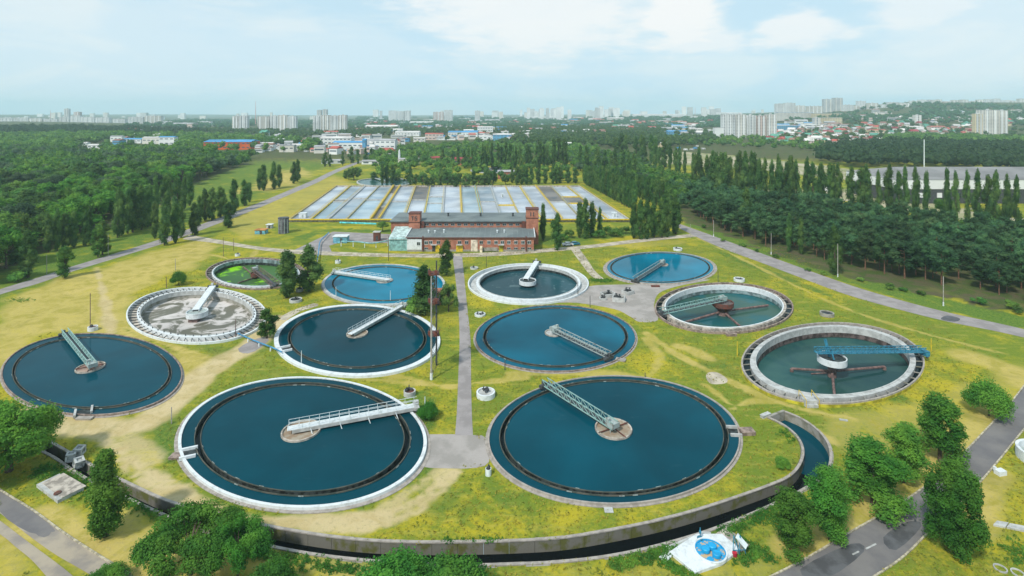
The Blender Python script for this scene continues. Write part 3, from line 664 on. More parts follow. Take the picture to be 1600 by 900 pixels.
t, E, wl = flush_tank('t2', 'large round tank with thin beige rim right of the paved yard', 'mid', .22, M['outer'], disc=(958.5, 671, 2.9), outlets=[(1156, 674)], apron_w=.35, disc_mat='scum', cross=True)
radial_bridge('grey green lattice bridge on the large beige-rimmed tank', gp(957, 667, 1.0), gp(851, 600, 1.0), 1.0, 'lattice', width=1.2, col='steel_teal')
t, E, wl = flush_tank('t3', 'round tank with broad white rim beside the twin pylon', 'deep', 1.0, M['white'], disc=(558, 522, 2.35), outlets=[(446, 545)])
radial_bridge('pale walkway over the broad white-rimmed tank beside the pylon', gp(552, 519, 1.2), gp(629, 476, 1.2), 1.2, 'walk', width=1.2, col='steel_grey')
t, E, wl = flush_tank('t4', 'round blue tank with thin brown rim east of the central path', 'deep2', .22, M['brownrim'], disc=(865, 521, 2.0), apron_w=.35, disc_mat='conc')
radial_bridge('lattice bridge reaching toward the camera side of the blue tank right of the path', gp(866, 517, 1.0), gp(952, 558, 1.0), 1.0, 'lattice', width=1.2, col='steel_grey')
t, E, wl = flush_tank('t5', 'bright blue tank with pale rim in front of the brick building', 'teal', .75, M['conc'], disc=(601, 439, 2.4), apron_w=.3, disc_mat='conc')
radial_bridge('pale walkway on the bright blue tank by the brick building', gp(604, 436, 1.2), gp(522, 424, 1.2), 1.2, 'walk', width=1.3, col='steel_grey')
t, E, wl = flush_tank('t6', 'farthest flush tank with beige rim below the poplar clump', 'teal', .3, M['outer'], disc=(1036, 414, 1.7), apron_w=1.0, disc_mat='brownpipe' if 0 else 'scum_red')
radial_bridge('short lattice bridge on the farthest beige-rimmed blue tank', gp(1035, 411, .9), gp(992, 438, .9), .9, 'lattice', width=1.3, col='steel_grey')
t, E, wl = flush_tank('t7', 'deep blue tank with thin dark rim beside the dry field at the picture edge', 'mid', .22, M['brownrim'], disc=(141, 575, 2.4), outlets=[(130, 645)], apron_w=.35, disc_mat='scum_red', cross=True)
radial_bridge('dark green lattice bridge on the deep blue tank by the dry field', gp(144, 573, 1.0), gp(101, 520, 1.0), 1.0, 'lattice', width=1.1, col='steel_teal')
def sunk_tank(key, label, wcol, rimm, ringm, walld, bandm, lowm, npan=0, posts=0, brackets=40, panm=None, chan=None, bmat=None):
    d = TA[key]; E = d['E']; h = d['z']; R = E.R; ro, ri = d['l'][1], d['l'][0]
    t = thing('thickener_tank', label, 'thickener tank', E.c, None)
    wl = h-walld
    part(MB().ring(E, 1-.35/R, 1.0, -1.2, h, 128), 'tank_wall', rimm, t)
    part(MB().annulus(E, ro-.01, 1-.3/R, h-.95, 128), 'launder_water', chan or W['launder'], t)
    part(MB().ring(E, ri+.30/R, ro, -1.6, h-.02, 128), 'weir_ring', ringm, t)
    b = MB()
    part(MB().ring(E, ri, ri+.30/R, wl+walld*.45, h+.06, 128), 'inner_wall', bandm, t)
    lw = part(MB().ring(E, ri+.08/R, ri+.30/R, wl-.8, wl+walld*.45, 128), 'lower_wall', lowm, t)
    part(MB().disc(E, ri+.1/R, wl, 128), 'water', W[wcol], t)
    # steel brackets across the launder
    bm = MB().box((0, 0, 0), (1, .12, .16)).mesh('bracket', bmat or M['conc_old'])
    for i in range(brackets):
        a = 2*math.pi*(i+.3)/brackets; p, q = polar(E, ro, a, h-.3), polar(E, 1-.3/R, a, h-.3); c = (p+q)/2-E.c
        o = bpy.data.objects.new('bracket', bm); COL.objects.link(o); o.parent = t; o.location = c; o.rotation_euler = (0, 0, math.atan2(q.y-p.y, q.x-p.x)); o.scale = ((q-p).length, 1, 1)
    if npan:
        pm = MB().box((0, 0, 0), (1, .08, walld*.36)).mesh('panel', panm)
        for row in ((0,) if npan < 60 else (0,)):
            for i in range(npan):
                a, c_ = 2*math.pi*i/npan, 2*math.pi*(i+.93)/npan; p, q = polar(E, ri+.03/R, a, wl+walld*.24), polar(E, ri+.03/R, c_, wl+walld*.24); c = (p+q)/2-E.c
                o = bpy.data.objects.new('panel', pm); COL.objects.link(o); o.parent = t; o.location = c; o.rotation_euler = (0, 0, math.atan2(q.y-p.y, q.x-p.x)); o.scale = ((q-p).length, 1, 1)
    if posts:
        pm = MB().box((0, 0, .16), (.16, .12, .34)).mesh('post', M['steel_dark'])
        for i in range(posts):
            a = 2*math.pi*i/posts; p = polar(E, ri+.45/R, a, h)-E.c
            o = bpy.data.objects.new('post', pm); COL.objects.link(o); o.parent = t; o.location = p; o.rotation_euler = (0, 0, a)
    return t, E, wl
def drum(t, c, r, z0, z1, m, floorm, wl, cone=0, hubm='rust'):
    D = lambda k, a: (c.x+k*r*math.cos(a), c.y+k*r*math.sin(a))
    b = MB().ring(D, .93, 1, z0, z1, 40)
    dr = part(b, 'centre_drum', m, t)
    part(MB().disc(D, .94, z1-.25, 40), 'drum_floor', floorm, dr)
    if cone:
        part(MB().tube((c.x, c.y, z0), (c.x, c.y, z0-cone), r*.99, r*.45, 24), 'hopper', m, t)
    else: part(MB().tube((c.x, c.y, z0-.01), (c.x, c.y, z0-.12), r*.97, r*.6, 24), 'drum_base', M['steel_grey'], dr)
    part(MB().tube((c.x, c.y, z0), (c.x, c.y, wl-.6), r*.3, r*.3, 12), 'centre_column', M[hubm], t)
    return dr
# --- right tank with the blue bridge
t, E, wl = sunk_tank('t8', 'open tank with weathered concrete rings and white centre drum', 'murky', M['outer'], M['conc'], 2.5, M['conc'], M['wetbrown'], npan=64, brackets=44, panm=M['wetbrown'])
part(MB().ring(E, 1.0, 1+.12/E.R, -.5, TA['t8']['z']-.25, 96), 'painted_base', M['yellowlime'], t)
c8 = G(1300, 556, 2.3); drum(t, c8, 2.6, 1.0, 2.2, M['white'], M['wetdark'], wl, hubm='brownpipe')
b = thing('rotating_bridge', 'bright blue truss bridge with mast over the white centre drum', 'scraper bridge', (c8.x, c8.y, 0))
p0, p1 = G(1275, 551, 3.0), G(1444, 549, 1.9)
X = (p1-p0).normalized(); Yv = Vector((-X.y, X.x, 0)).normalized()
for s in (-1, 1):
    r = MB(); L = (p1-p0).length; n = 20
    for zz_ in (0, 1.0): r.beam(p0+Yv*s*.55+Vector((0, 0, zz_*.2 if 0 else zz_*.9)), p1+Yv*s*.55+Vector((0, 0, zz_*.9)), .13)
    for i in range(n):
        a, c_ = p0.lerp(p1, i/n)+Yv*s*.55, p0.lerp(p1, (i+1)/n)+Yv*s*.55
        r.beam(a, c_+Vector((0, 0, .9)), .07); r.beam(a, a+Vector((0, 0, .9)), .07)
    part(r, 'truss', M['steel_blue'], b)
part(MB().beam(p0, p1, .8, .06), 'deck', M['steel_blue'], b)
part(MB().beam((c8.x-.1, c8.y+.2, 1.2), (c8.x-.5, c8.y+1.5, 5.0), .38, .38).beam((c8.x-.1, c8.y-1.0, 1.6), (c8.x-.2, c8.y+.3, 4.0), .2), 'mast', M['steel_blue'], b)
part(MB().box(tuple(p1+Vector((0, 0, -.2))), (.9, 1.8, 1.0), math.atan2(X.y, X.x)), 'carriage', M['steel_blue'], b)
for s in (-1, 1):
    c_ = p1+Yv*s*.7+Vector((0, 0, -.85)); part(MB().tube(c_-X*.12, c_+X*.12, .25, n=10), 'wheel', M['steel_dark'], b)
s8 = thing('rake_arms', 'dark sludge rake pipes under the white drum of the blue-bridge tank', 'rake arms', (c8.x, c8.y, 0))
for (u, v, z) in ((1237, 576, -1.2), (1382, 573, -1.2), (1304, 618, -1.6)):
    q = G(u, v, z); part(MB().tube((c8.x, c8.y, -.7), q, .24, n=10).tube(q, q+Vector((0, 0, -.6)), .3, .35, 10), 'arm', M['brownpipe'], s8)
q = G(1267, 584, -1.6); part(MB().tube((c8.x, c8.y, -1.0), q, .12, n=8), 'brace', M['brownpipe'], s8)
# outlet stair box at the foot of the tank
ob = thing('outlet_box', 'small railed concrete box at the foot of the blue-bridge tank', 'outlet box', G(1264, 634))
c = G(1264, 632); part(MB().box((c.x, c.y, .5), (2.1, 1.5, 1.0)), 'box', M['conc'], ob); part(MB().box((c.x, c.y-.9, .25), (2.0, .5, .5)), 'step', M['conc'], ob)
for s in (-1, 1):
    r = MB(); r.beam((c.x+s*1.1, c.y-1.2, 0), (c.x+s*1.1, c.y-1.2, 1.4), .07); r.beam((c.x+s*1.1, c.y-1.2, 1.4), (c.x+s*1.1, c.y+1.2, 1.9), .07); r.beam((c.x+s*1.1, c.y+1.2, .8), (c.x+s*1.1, c.y+1.2, 1.9), .07)
    part(r, 'railing', M['yellow'], ob)
# --- tank with the rusty hopper
t, E, wl = sunk_tank('t9', 'open tank with panelled inner wall and rusty centre hopper', 'green', M['brownrim'], M['conc_warm'], 2.3, M['white'], M['panelblue'], npan=56, brackets=32, panm=M['panelblue'])
c9 = G(1129.5, 473, 1.2); drum(t, c9, 2.65, .45, 1.5, M['rust'], M['wetbrown'], wl, cone=1.3)
part(MB().tube((c9.x, c9.y, wl-.2), (c9.x, c9.y, wl+.9), 1.6, 1.3, 14), 'base_collar', M['brownpipe'], t)
radial_bridge('thin turquoise truss bridge leading to the rusty hopper', (c9.x, c9.y), G(1033, 489, 1.0), 2.0, 'lattice', width=1.5, z_end=.9, col='steel_teal')
s9 = thing('rake_arms', 'brown rake pipes below the rusty hopper', 'rake arms', (c9.x, c9.y, 0))
for (u, v, z) in ((1200, 477, -1.3), (1071, 503, -1.5), (1158, 511, -1.6)):
    q = G(u, v, z); part(MB().tube((c9.x, c9.y, -1.0), q, .26, n=10), 'arm', M['brownpipe'], s9)
# --- pale foamy tank
t, E, wl = sunk_tank('t10', 'pale grey tank with foamy scum and ring of small posts', 'foam', M['white'], M['white'], 2.0, M['conc'], M['conc_old'], posts=52, brackets=64, chan=M['conc_warm'], bmat=M['wetdark'])
c10 = G(308, 487, .5); drum(t, c10, 2.45, -.55, .7, M['white'], M['steel_grey'], wl, hubm='brownpipe')
part(MB().box((c10.x, c10.y-1.2, wl+.35), (2.2, 1.4, .8)), 'inlet_box', M['brownpipe'], t)
radial_bridge('white ramp bridge over the foamy grey tank', (c10.x-.6, c10.y+.3), G(333, 445, 1.6), .9, 'beam', z_end=1.5, width=1.5, col='steel_pale')
# --- dark swirling tank
t, E, wl = sunk_tank('t11', 'white-ringed tank of dark swirling water in front of the brick building', 'dark', M['white'], M['white'], 1.5, M['conc'], M['wetdark'], posts=0, brackets=0, chan=M['conc'], bmat=M['wetdark'])
c11 = G(824.5, 438, .6); drum(t, c11, 2.5, -.4, .75, M['white'], M['wetdark'], wl)
radial_bridge('white ramp bridge over the dark swirling tank', (c11.x-.6, c11.y+.3), G(839, 407, 1.6), 1.0, 'beam', z_end=1.5, width=1.5, col='steel_pale')
# --- algae tank
t, E, wl = sunk_tank('t12', 'algae-covered tank beside the two dark poplars', 'algae', M['brownrim'], M['white'], 1.9, M['panelblue'], M['wetdark'], brackets=56)
c12 = G(400, 428, -.2); drum(t, c12, 1.55, -.9, .2, M['rust'], M['rust'], wl, cone=.4)
radial_bridge('brown lattice bridge across the algae-covered tank', (c12.x-1, c12.y+1.5), G(432, 447, .6), .6, 'lattice', width=2.2, z_end=.6, col='brownpipe')
s12 = thing('rake_arms', 'grey rake beams standing in the algae', 'rake arms', (c12.x, c12.y, 0))
for (u, v) in ((380, 417), (372, 442)):
    q = G(u, v, -1.2); part(MB().beam((c12.x, c12.y, -1.2), q, .35, .3), 'arm', M['brownpipe'], s12)
# --- tank cut by the right frame edge
ce = G(1632, 712, .9); re_ = 3.1
D = lambda k, a: (ce.x+k*re_*math.cos(a), ce.y+k*re_*math.sin(a))
t = thing('round_chamber', 'small white-walled chamber cut by the picture edge beside the asphalt road', 'chamber', (ce.x, ce.y, 0))
part(MB().ring(D, .88, 1, 0, 1.5, 48), 'wall', M['white'], t); part(MB().disc(D, .9, .5, 48), 'floor', M['steel_grey'], t)
# ------------------------------------------------------------------ channel
def off(line, d):
    out = []
    for i, p in enumerate(line):
        a, b = line[max(i-1, 0)], line[min(i+1, len(line)-1)]; n = (b-a).normalized(); out.append(Vector((p.x-n.y*d, p.y+n.x*d, 0)))
    return out
DEPTH = 1.35
kI, kO = len(CH_IN)-21, len(CH_OUT)-26
o = part(MB().prism(CH_IN[:kI+1]+CH_OUT[:kO+1][::-1], -DEPTH-.3, -DEPTH), 'channel_water', M['shade_tinted_water']); o['kind'] = 'structure'  # wall shade and dark reflection are put into this near-black water colour
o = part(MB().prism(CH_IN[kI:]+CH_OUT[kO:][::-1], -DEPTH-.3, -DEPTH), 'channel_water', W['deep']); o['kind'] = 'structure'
def retaining(line, label, side, top, name='retaining_wall', m='mossy', step=3.0):
    c = line[len(line)//2]; t = thing(name, label, 'retaining wall', (c.x, c.y, 0))
    pts = resample(line, .75); o_ = off(pts, side*.45); k = 4
    for i in range(0, len(pts)-1, k):
        a, b = pts[i:i+k+1], o_[i:i+k+1]
        if len(a) < 2: break
        j = rnd.uniform(-.02, .02); a = [p.lerp(q, .03+j) for p, q in zip(a, b)]
        a = a[:]; e = (a[-1]-a[-2])*.05; a[-1] = a[-1]-e; b = b[:]; b[-1] = b[-1]-e
        part(MB().ribbon(a, b, -DEPTH-.3, top-.14+rnd.uniform(-.02, .02)), 'wall_panel', M[m], t)
    p2, q2 = off(pts, -side*.06), off(pts, side*.30)
    for i in range(0, len(pts)-1, k):
        a, b = p2[i:i+k+1], q2[i:i+k+1]
        if len(a) < 2: break
        part(MB().ribbon(a, b, top-.135, top+rnd.uniform(-.015, .02)), 'coping', M['outer'], t)
    return t
retaining(CH_IN, 'long curved mossy retaining wall below the meadow of tanks', 1, .16)
retaining(CH_OUT, 'low outer wall of the dark water channel', -1, .14, m='conc_old')
t = thing('end_wall', 'short concrete wall closing the head of the water channel', 'wall', (CH_IN[-1].x, CH_IN[-1].y, 0))
part(MB().beam((CH_IN[-1].x-.2, CH_IN[-1].y-.1, -.8), (CH_OUT[-1].x+.2, CH_OUT[-1].y+.1, -.8), .45, 1.95), 'wall_panel', M['conc_old'], t)
t = thing('end_wall', 'short concrete wall at the tree-covered end of the channel', 'wall', (CH_IN[0].x, CH_IN[0].y, 0))
part(MB().beam((CH_IN[0].x, CH_IN[0].y, -.8), (CH_OUT[0].x, CH_OUT[0].y, -.8), .45, 1.95), 'wall_panel', M['conc_old'], t)
me = bpy.data.meshes.new('concrete_block')
def pierced():
    b = MB(); s = .62
    for x in (-s, s):
        for y in (-s, s):
            b.beam((x, y, 0), (x, y, 1.4), .34)
    for z in (.12, 1.3):
        for x in (-s, s): b.beam((x, -s-.17, z), (x, s+.17, z), .341, .3)
        for y in (-s, s): b.beam((-s+.17, y, z), (s-.17, y, z), .34, .3)
    b.box((0, 0, .7), (.8, .8, .9)); return b
pm = pierced().mesh('concrete_block', M['conc'])
for i, (u, v, z, r, lab) in enumerate(((110, 719, .1, .5, 'pierced white concrete cube resting nearest the big round tree'), (124, 709, .3, .1, 'pierced white concrete cube at the back of the channel heap'), (122, 728, .0, .9, 'pierced white concrete cube at the front of the channel heap'))):
    o = bpy.data.objects.new('concrete_cube', pm); COL.objects.link(o); o.location = G(u, v, z); o.rotation_euler = (.12*i, .1, r); tag(o, lab, 'concrete cube', 'concrete cubes in the channel')
    o.scale = (.72, .72, .72)
p, q = G(104, 722, 0), G(142, 706, 0)
t = thing('sluice_frame', 'brown timber sluice frame spanning the channel under the cubes', 'sluice', (p.x, p.y, 0))
for k in range(3): part(MB().beam(p+Vector((k*.9, k*.7, -.15)), q+Vector((k*.9-1, k*.7-1, -.15)), .3, .25), 'beam', M['brownpipe'], t)
a, b = G(122, 742, 0), G(158, 720, 0)
# left concrete slab
sp_ = P([(57, 757), (93, 740), (131, 762), (90, 782)], .4)
t = thing('concrete_platform', 'square weathered concrete platform with an open hatch', 'platform', (sp_[0].x, sp_[0].y, 0))
part(MB().prism(sp_, -.1, .42), 'slab', M['conc'], t); cc = sum(sp_, Vector())/4
part(MB().prism([cc+(x-cc)*.93+Vector((.4, .2, 0)) for x in sp_], .42, .5), 'cover_slab', M['conc_warm'], t)
hp = G(90, 770, .55); part(MB().tube((hp.x, hp.y, .5), (hp.x, hp.y, .6), .42, n=14), 'hatch', M['rust'], t)
# planks and blocks, right
for i, (px, lab) in enumerate(((([(1552, 822), (1558, 816), (1576, 819), (1571, 826)]), 'white concrete paving plank nearest the road tree'), (([(1573, 826), (1578, 820), (1640, 832), (1636, 839)]), 'white concrete paving plank running off the picture edge'))):
    pp = P(px); single(MB().prism(pp, .0, .22), 'concrete_plank', M['conc'], lab, 'concrete plank', (pp[0].x, pp[0].y, 0), 'concrete planks in the grass')
pp = G(1563, 741); single(MB().box((pp.x, pp.y, .3), (1.25, .8, .6), .2).box((pp.x-.5, pp.y+.3, .6), (.3, .3, .5), .2), 'stone_block', M['white'], 'small white block on the verge by the asphalt road', 'block', (pp.x, pp.y, 0))
pp = G(471+847, 658-1); single(MB().box((pp.x, pp.y, .08), (1.2, .4, .16), -.3), 'concrete_plank', M['conc'], 'short pale plank lying in the meadow above the channel end', 'concrete plank', (pp.x, pp.y, 0), 'concrete planks in the grass')
def manhole(u, v, r, h, label, inner='steel_dark', ringm='conc', stuff=None, cat='manhole', group='round wells in the meadow', name='round_well'):
    c = G(u, v); D = lambda k, a: (c.x+k*r*math.cos(a), c.y+k*r*math.sin(a))
    t = thing(name, label, cat, (c.x, c.y, 0), group)
    part(MB().ring(D, .82, 1, -.1, h, 28), 'ring_wall', M[ringm], t); part(MB().disc(D, .84, h-.22, 28), 'lid', M[inner], t)
    if stuff:
        q = MB()
        for i in range(stuff):
            a = rnd.uniform(0, 6.3); k = rnd.uniform(0, .6)*r; z = h-.2; x, y = c.x+k*math.cos(a), c.y+k*math.sin(a)
            q.tube((x, y, z), (x+rnd.uniform(-.1, .1), y, z+rnd.uniform(.4, 1.0)), .09, n=8); q.box((x, y, z+.35), (.5, .3, .25), rnd.uniform(0, 3))
        part(q, 'valve_gear', M['steel_dark'], t)
    return t
manhole(759, 619, 1.65, .85, 'pale round well with valve wheels between the two nearest tanks', 'conc', 'white', 4)
manhole(750, 493, 1.35, .5, 'cracked round well left of the blue tank on the path side', 'conc', 'white', 3)
manhole(741, 420, 1.3, .5, 'small pale well beside the white-ringed swirling tank', 'steel_grey', 'conc', 2)
manhole(1059, 391, 1.6, .8, 'pale well behind the farthest flush tank', 'steel_dark', 'white', 1)
manhole(1155, 439, 1.55, .8, 'white well just behind the rusty hopper tank', 'steel_dark', 'white', 1)
manhole(1292, 493, 1.6, .8, 'old stone well behind the blue-bridge tank', 'wetdark', 'conc_old')
manhole(640, 617, 1.05, .8, 'well with rusty valves at the end of the long white walkway', 'rust', 'conc', 4)
manhole(145, 516, 1.0, .9, 'pale well behind the deep blue tank by the dry field', 'rust', 'white', 2)
manhole(371, 400, .8, .8, 'tiny well behind the algae-covered tank', 'rust', 'white', 2)
manhole(528, 411, .9, .9, 'white stub well behind the bright blue tank', 'conc', 'white', 1)
manhole(468, 451+4, 1.0, .8, 'small grey chamber between the two dark poplars', 'rust', 'conc', 3)
manhole(1563, 889, .62, .14, 'concrete manhole with rusty lid in the grass corner', 'rust', 'conc', cat='manhole', group=None, name='manhole')
manhole(1590, 896, .6, .14, 'concrete manhole with grey lid at the picture corner', 'steel_grey', 'conc', cat='manhole', group=None, name='manhole')
manhole(763, 742, .42, .9, 'small white standpipe in the grass by the paved yard', 'steel_dark', 'steel_pale', 1, cat='standpipe', group=None, name='standpipe')
manhole(462, 471, 1.6, .7, 'broken concrete chamber at the foot of the dark poplars', 'wetdark', 'conc', 2)
# valve chambers on the paved yard
def chamber(u, v, w_, l_, h, rz, label):
    c = G(u, v); t = thing('valve_chamber', label, 'valve chamber', (c.x, c.y, 0), 'grey valve chambers on the paved yard')
    b = MB();
    for s in (-1, 1):
        b.box((c.x+s*w_/2*math.cos(rz), c.y+s*w_/2*math.sin(rz), h/2), (.25, l_, h), rz)
        b.box((c.x-s*l_/2*math.sin(rz), c.y+s*l_/2*math.cos(rz), h/2), (w_-.26, .25, h-.004), rz)
    part(b, 'wall', M['conc'], t); part(MB().box((c.x, c.y, h*.45), (w_-.2, l_-.2, .1), rz), 'floor', M['wetdark'], t)
    q = MB()
    for i in range(3):
        x, y = c.x+rnd.uniform(-.3, .3)*w_, c.y+rnd.uniform(-.3, .3)*l_; q.tube((x, y, h*.4), (x, y, h+.7), .12, n=8); q.tube((x-.3, y, h+.6), (x+.3, y, h+.6), .1, n=8); q.box((x, y, h), (.7, .5, .4), rnd.uniform(0, 3))
    part(q, 'valve_gear', M['steel_dark'], t)
chamber(950, 463, 3.4, 2.6, 1.0, .3, 'grey valve chamber at the back of the yard cluster')
chamber(967, 470, 3.0, 2.6, 1.2, -.3, 'grey valve chamber in front with open pits')
chamber(981, 459, 2.6, 2.2, 1.0, .6, 'grey valve chamber on the right of the yard cluster')
chamber(942, 468, 1.6, 1.6, .6, .1, 'smallest grey valve chamber of the yard cluster')
def small_box(u, v, dims, m, label, rz=0, name='inspection_box', cat='concrete box', z=0):
    c = G(u, v); b = MB().box((c.x, c.y, z+dims[2]/2), dims, rz); t = thing(name, label, cat, (c.x, c.y, 0)); part(b, 'body', M[m], t)
    b = MB().box((c.x, c.y, z+dims[2]+.03), (dims[0]+.1, dims[1]+.1, .07), rz); part(b, 'lid', M[m], t); return t
small_box(1167, 677, (2.1, 1.4, .5), 'brownrim', 'brown outlet box beside the beige-rimmed tank', .05)
small_box(1142, 524, (2.2, 1.3, .5), 'brownrim', 'brown box at the foot of the rusty hopper tank')
small_box(1024, 448, (2.4, .9, .3), 'rust', 'rusty slab at the foot of the farthest flush tank')
small_box(970, 563, (1.9, 1.1, .2), 'outer', 'flat concrete slab where the lattice bridge meets the rim', -.4)
small_box(275, 715, (1.5, 1.2, .3), 'brownrim', 'brown slab left of the nearest white-rimmed tank')
small_box(132, 655, (2.5, .7, .25), 'outer', 'pale slab below the deep blue tank by the dry field')
small_box(951, 798, (1.0, .8, .06), 'conc', 'grey slab in the verge below the beige-rimmed tank')
small_box(1196, 651, (1.9, .6, .4), 'conc', 'pale concrete sill at the head of the channel', .5)
# blue hatch platform, foreground
t = thing('pump_platform', 'white concrete platform with a round blue-rimmed well', 'platform', G(1110, 860))
pw = P([(1046, 866), (1088, 838), (1128, 838), (1157, 862), (1128, 884), (1086, 899)])
part(MB().prism(pw, -.1, .3), 'slab', M['white'], t)
part(MB().prism(P([(1118, 836), (1134, 825), (1172, 853), (1158, 864)]), -.1, .16), 'slab', M['conc_warm'], t)
part(MB().prism(P([(1030, 872), (1040, 861), (1052, 868), (1040, 881)]), -.1, .14), 'slab', M['white'], t)
part(MB().prism(P([(1040, 856), (1060, 848), (1098, 832), (1110, 833), (1112, 838), (1088, 838), (1046, 864)]), -.1, .17), 'slab', M['conc'], t)
c = G(1110, 860, .4); Dk = lambda k, a: (c.x+k*1.85*math.cos(a), c.y+k*1.85*math.sin(a))
rg = part(MB().ring(Dk, .90, 1, .2, .50, 48), 'well_ring', M['white'], t)
part(MB().ring(Dk, .84, .899, .2, .42, 48), 'blue_lip', M['blue'], rg)
part(MB().disc(Dk, .85, .31, 48), 'well_floor', mat('sandy_well_floor', (.5, .36, .2), .9, .2, 1.5, col2=(.02, .3, .55), thr=(.45, .52)), t)
for (dx, dy) in ((-.55, -.05), (.35, .38), (.42, -.75)):
    part(MB().tube((c.x+dx, c.y+dy, .4), (c.x+dx, c.y+dy, .72), .48, n=24).tube((c.x+dx, c.y+dy, .72), (c.x+dx, c.y+dy, .78), .46, .40, 24), 'hatch_lid', M['blue'], t)
c = G(1094, 842, .3); single(MB().tube((c.x, c.y, .3), (c.x, c.y, .45), .35, n=14).tube((c.x, c.y, .45), (c.x, c.y, 1.6), .06, n=8).box((c.x, c.y, 1.1), (.2, .2, .3)), 'hand_valve', M['steel_blue'], 'thin blue valve stem at the back of the white platform', 'valve', (c.x, c.y, 0))
c = G(1153, 862, .3); t = thing('crank_stand', 'small blue frame stand with tilted white panel and red foot', 'stand', (c.x, c.y, 0))
b = MB()
for s in (-.35, .35): b.beam((c.x+s-.3, c.y-.2, .15), (c.x+s, c.y+.3, 1.9), .08); b.beam((c.x+s+.5, c.y-.1, .15), (c.x+s, c.y+.3, 1.9), .08)
b.beam((c.x-.6, c.y-.2, .6), (c.x+.9, c.y-.1, .6), .07); part(b, 'frame', M['steel_blue'], t)
part(MB().beam((c.x, c.y+.35, 1.9), (c.x+.85, c.y-.35, 1.1), .8, .07), 'panel', M['steel_pale'], t); part(MB().tube((c.x-.5, c.y-.3, .1), (c.x-.5, c.y-.3, .5), .26, n=12), 'foot', mat('red_paint', (.4, .02, .04), .5), t)
# ------------------------------------------------------------------ brick building
YB = G(735, 393).y
t = thing('brick_building', 'long red brick pump house with two square towers and grey roofs', 'building', (-20, YB, 0))
def ux(u, y=YB): return (u-800)/F*y
xl, xr, xw = ux(636), ux(834), ux(659)
ylo, yhi = YB, YB+12.5
hf = 5.2
part(MB().box(((xw+xr)/2, (ylo+yhi)/2, hf/2+.35), (xr-xw, yhi-ylo, hf-.7)), 'wall', M['brick'], t)
part(MB().box(((xw+xr)/2, (ylo+yhi)/2, .35), (xr-xw+.16, yhi-ylo+.16, .7)), 'plinth', M['conc_old'], t)
part(MB().box(((xl+xw)/2, ylo+3.9, 2.6), (xw-xl, 8.2, 3.8)), 'whitewashed_wall', M['white'], t); part(MB().box(((xl+xw)/2, ylo+3.9, .35), (xw-xl-.1, 8.1, .7)), 'plinth', M['conc_old'], t)
r_ = MB().add([(xl-.3, ylo-.4, hf), (xr+.4, ylo-.4, hf), (xr+.4, yhi, hf+.9), (xl-.3, yhi, hf+.9), (xl-.3, ylo-.4, hf-.3), (xr+.4, ylo-.4, hf-.3), (xr+.4, yhi, hf-.3), (xl-.3, yhi, hf-.3)], [(0, 1, 2, 3), (7, 6, 5, 4), (0, 4, 5, 1), (1, 5, 6, 2), (2, 6, 7, 3), (3, 7, 4, 0)])
roof = part(r_, 'roof', M['roofgrey'], t)
sb = MB(); x = xl
while x < xr: sb.beam((x, ylo-.4, hf+.012), (x, yhi, hf+.912), .05, .03); x += 2.0
part(sb, 'roof_seam', M['roofgrey2'], roof, kind='stuff')
part(MB().box(((xl+xr)/2, ylo-.45, hf-.16), (xr-xl+.9, .12, .34)), 'fascia', M['rust'], t)
# rear tall wing
yt0, yt1 = yhi+.0, yhi+17
xa, xb = ux(611, yt0), ux(834, yt0)
part(MB().box(((xa+xb)/2, (yt0+yt1)/2, 4.2), (xb-xa, yt1-yt0, 8.4)), 'wall', M['brick'], t)
roof2 = part(MB().box(((xa+xb)/2, (yt0+yt1)/2-.2, 8.55), (xb-xa+.9, yt1-yt0+.9, .3)), 'roof', M['roofgrey'], t)
part(MB().box(((xa+xb)/2, yt0-.5, 8.3), (xb-xa+1, .14, .4)), 'fascia', M['steel_dark'], t)
win = MB().box((0, 0, 0), (1.35, .12, .75)).mesh('window', M['glass']); fr = MB()
for dz in (-.42, .42): fr.box((0, -.02, dz), (1.55, .14, .09))
for dx in (-.73, .73, 0): fr.box((dx, -.02, 0), (.08, .14, .75))
frm = fr.mesh('window_frame', M['conc']);
def window(x, y, z, sx=1, sz=1, wm=win, fm=frm):
    o = bpy.data.objects.new('window', wm); COL.objects.link(o); o.parent = t; o.location = Vector((x, y, z))-t.location; o.scale = (sx, 1, sz)
    f = bpy.data.objects.new('window_frame', fm); COL.objects.link(f); f.parent = o
frw = fr.mesh('window_frame', M['white'])
for i in range(15): window(ux(667+i*10.1, yt0), yt0-.03, 7.25)
for dx in np.linspace(xa+8, xb-8, 4): part(MB().tube((dx, yt0+9, 8.7), (dx, yt0+9, 9.9), .35, n=10).box((dx, yt0+9, 10.0), (.9, .9, .2)), 'roof_vent', M['steel_dark'], t)
for u_, k in ((670, .5), (680, .3), (694, .7), (777, .5), (788, .6)):
    c = (ux(u_, ylo+6), ylo+5.5, hf+.35); part(MB().tube(c, (c[0], c[1], c[2]+k+.4), .22, n=10).tube((c[0], c[1], c[2]+k+.4), (c[0], c[1], c[2]+k+.6), .4, .2, 10), 'roof_vent', M['steel_pale'], t)
for u_ in (673, 685, 718, 729, 752, 764, 775, 785, 795, 806, 817, 827): window(ux(u_), ylo-.03, 3.3, .85, 1.35, win, frw if u_ > 760 or u_ < 680 else frm)
for u_ in (795, 806, 817, 827, 666): window(ux(u_), ylo-.03, 1.15, .9, .8)
window(ux(654), ylo-.25, 2.9, .8, 1.5, win, frw); window(ux(666), ylo-.03, 3.2, .9, 1.5, win, frw)
door = lambda u_, w_, h_, m_: part(MB().box((ux(u_), ylo-.08, h_/2), (w_, .16, h_)), 'door', m_, t)
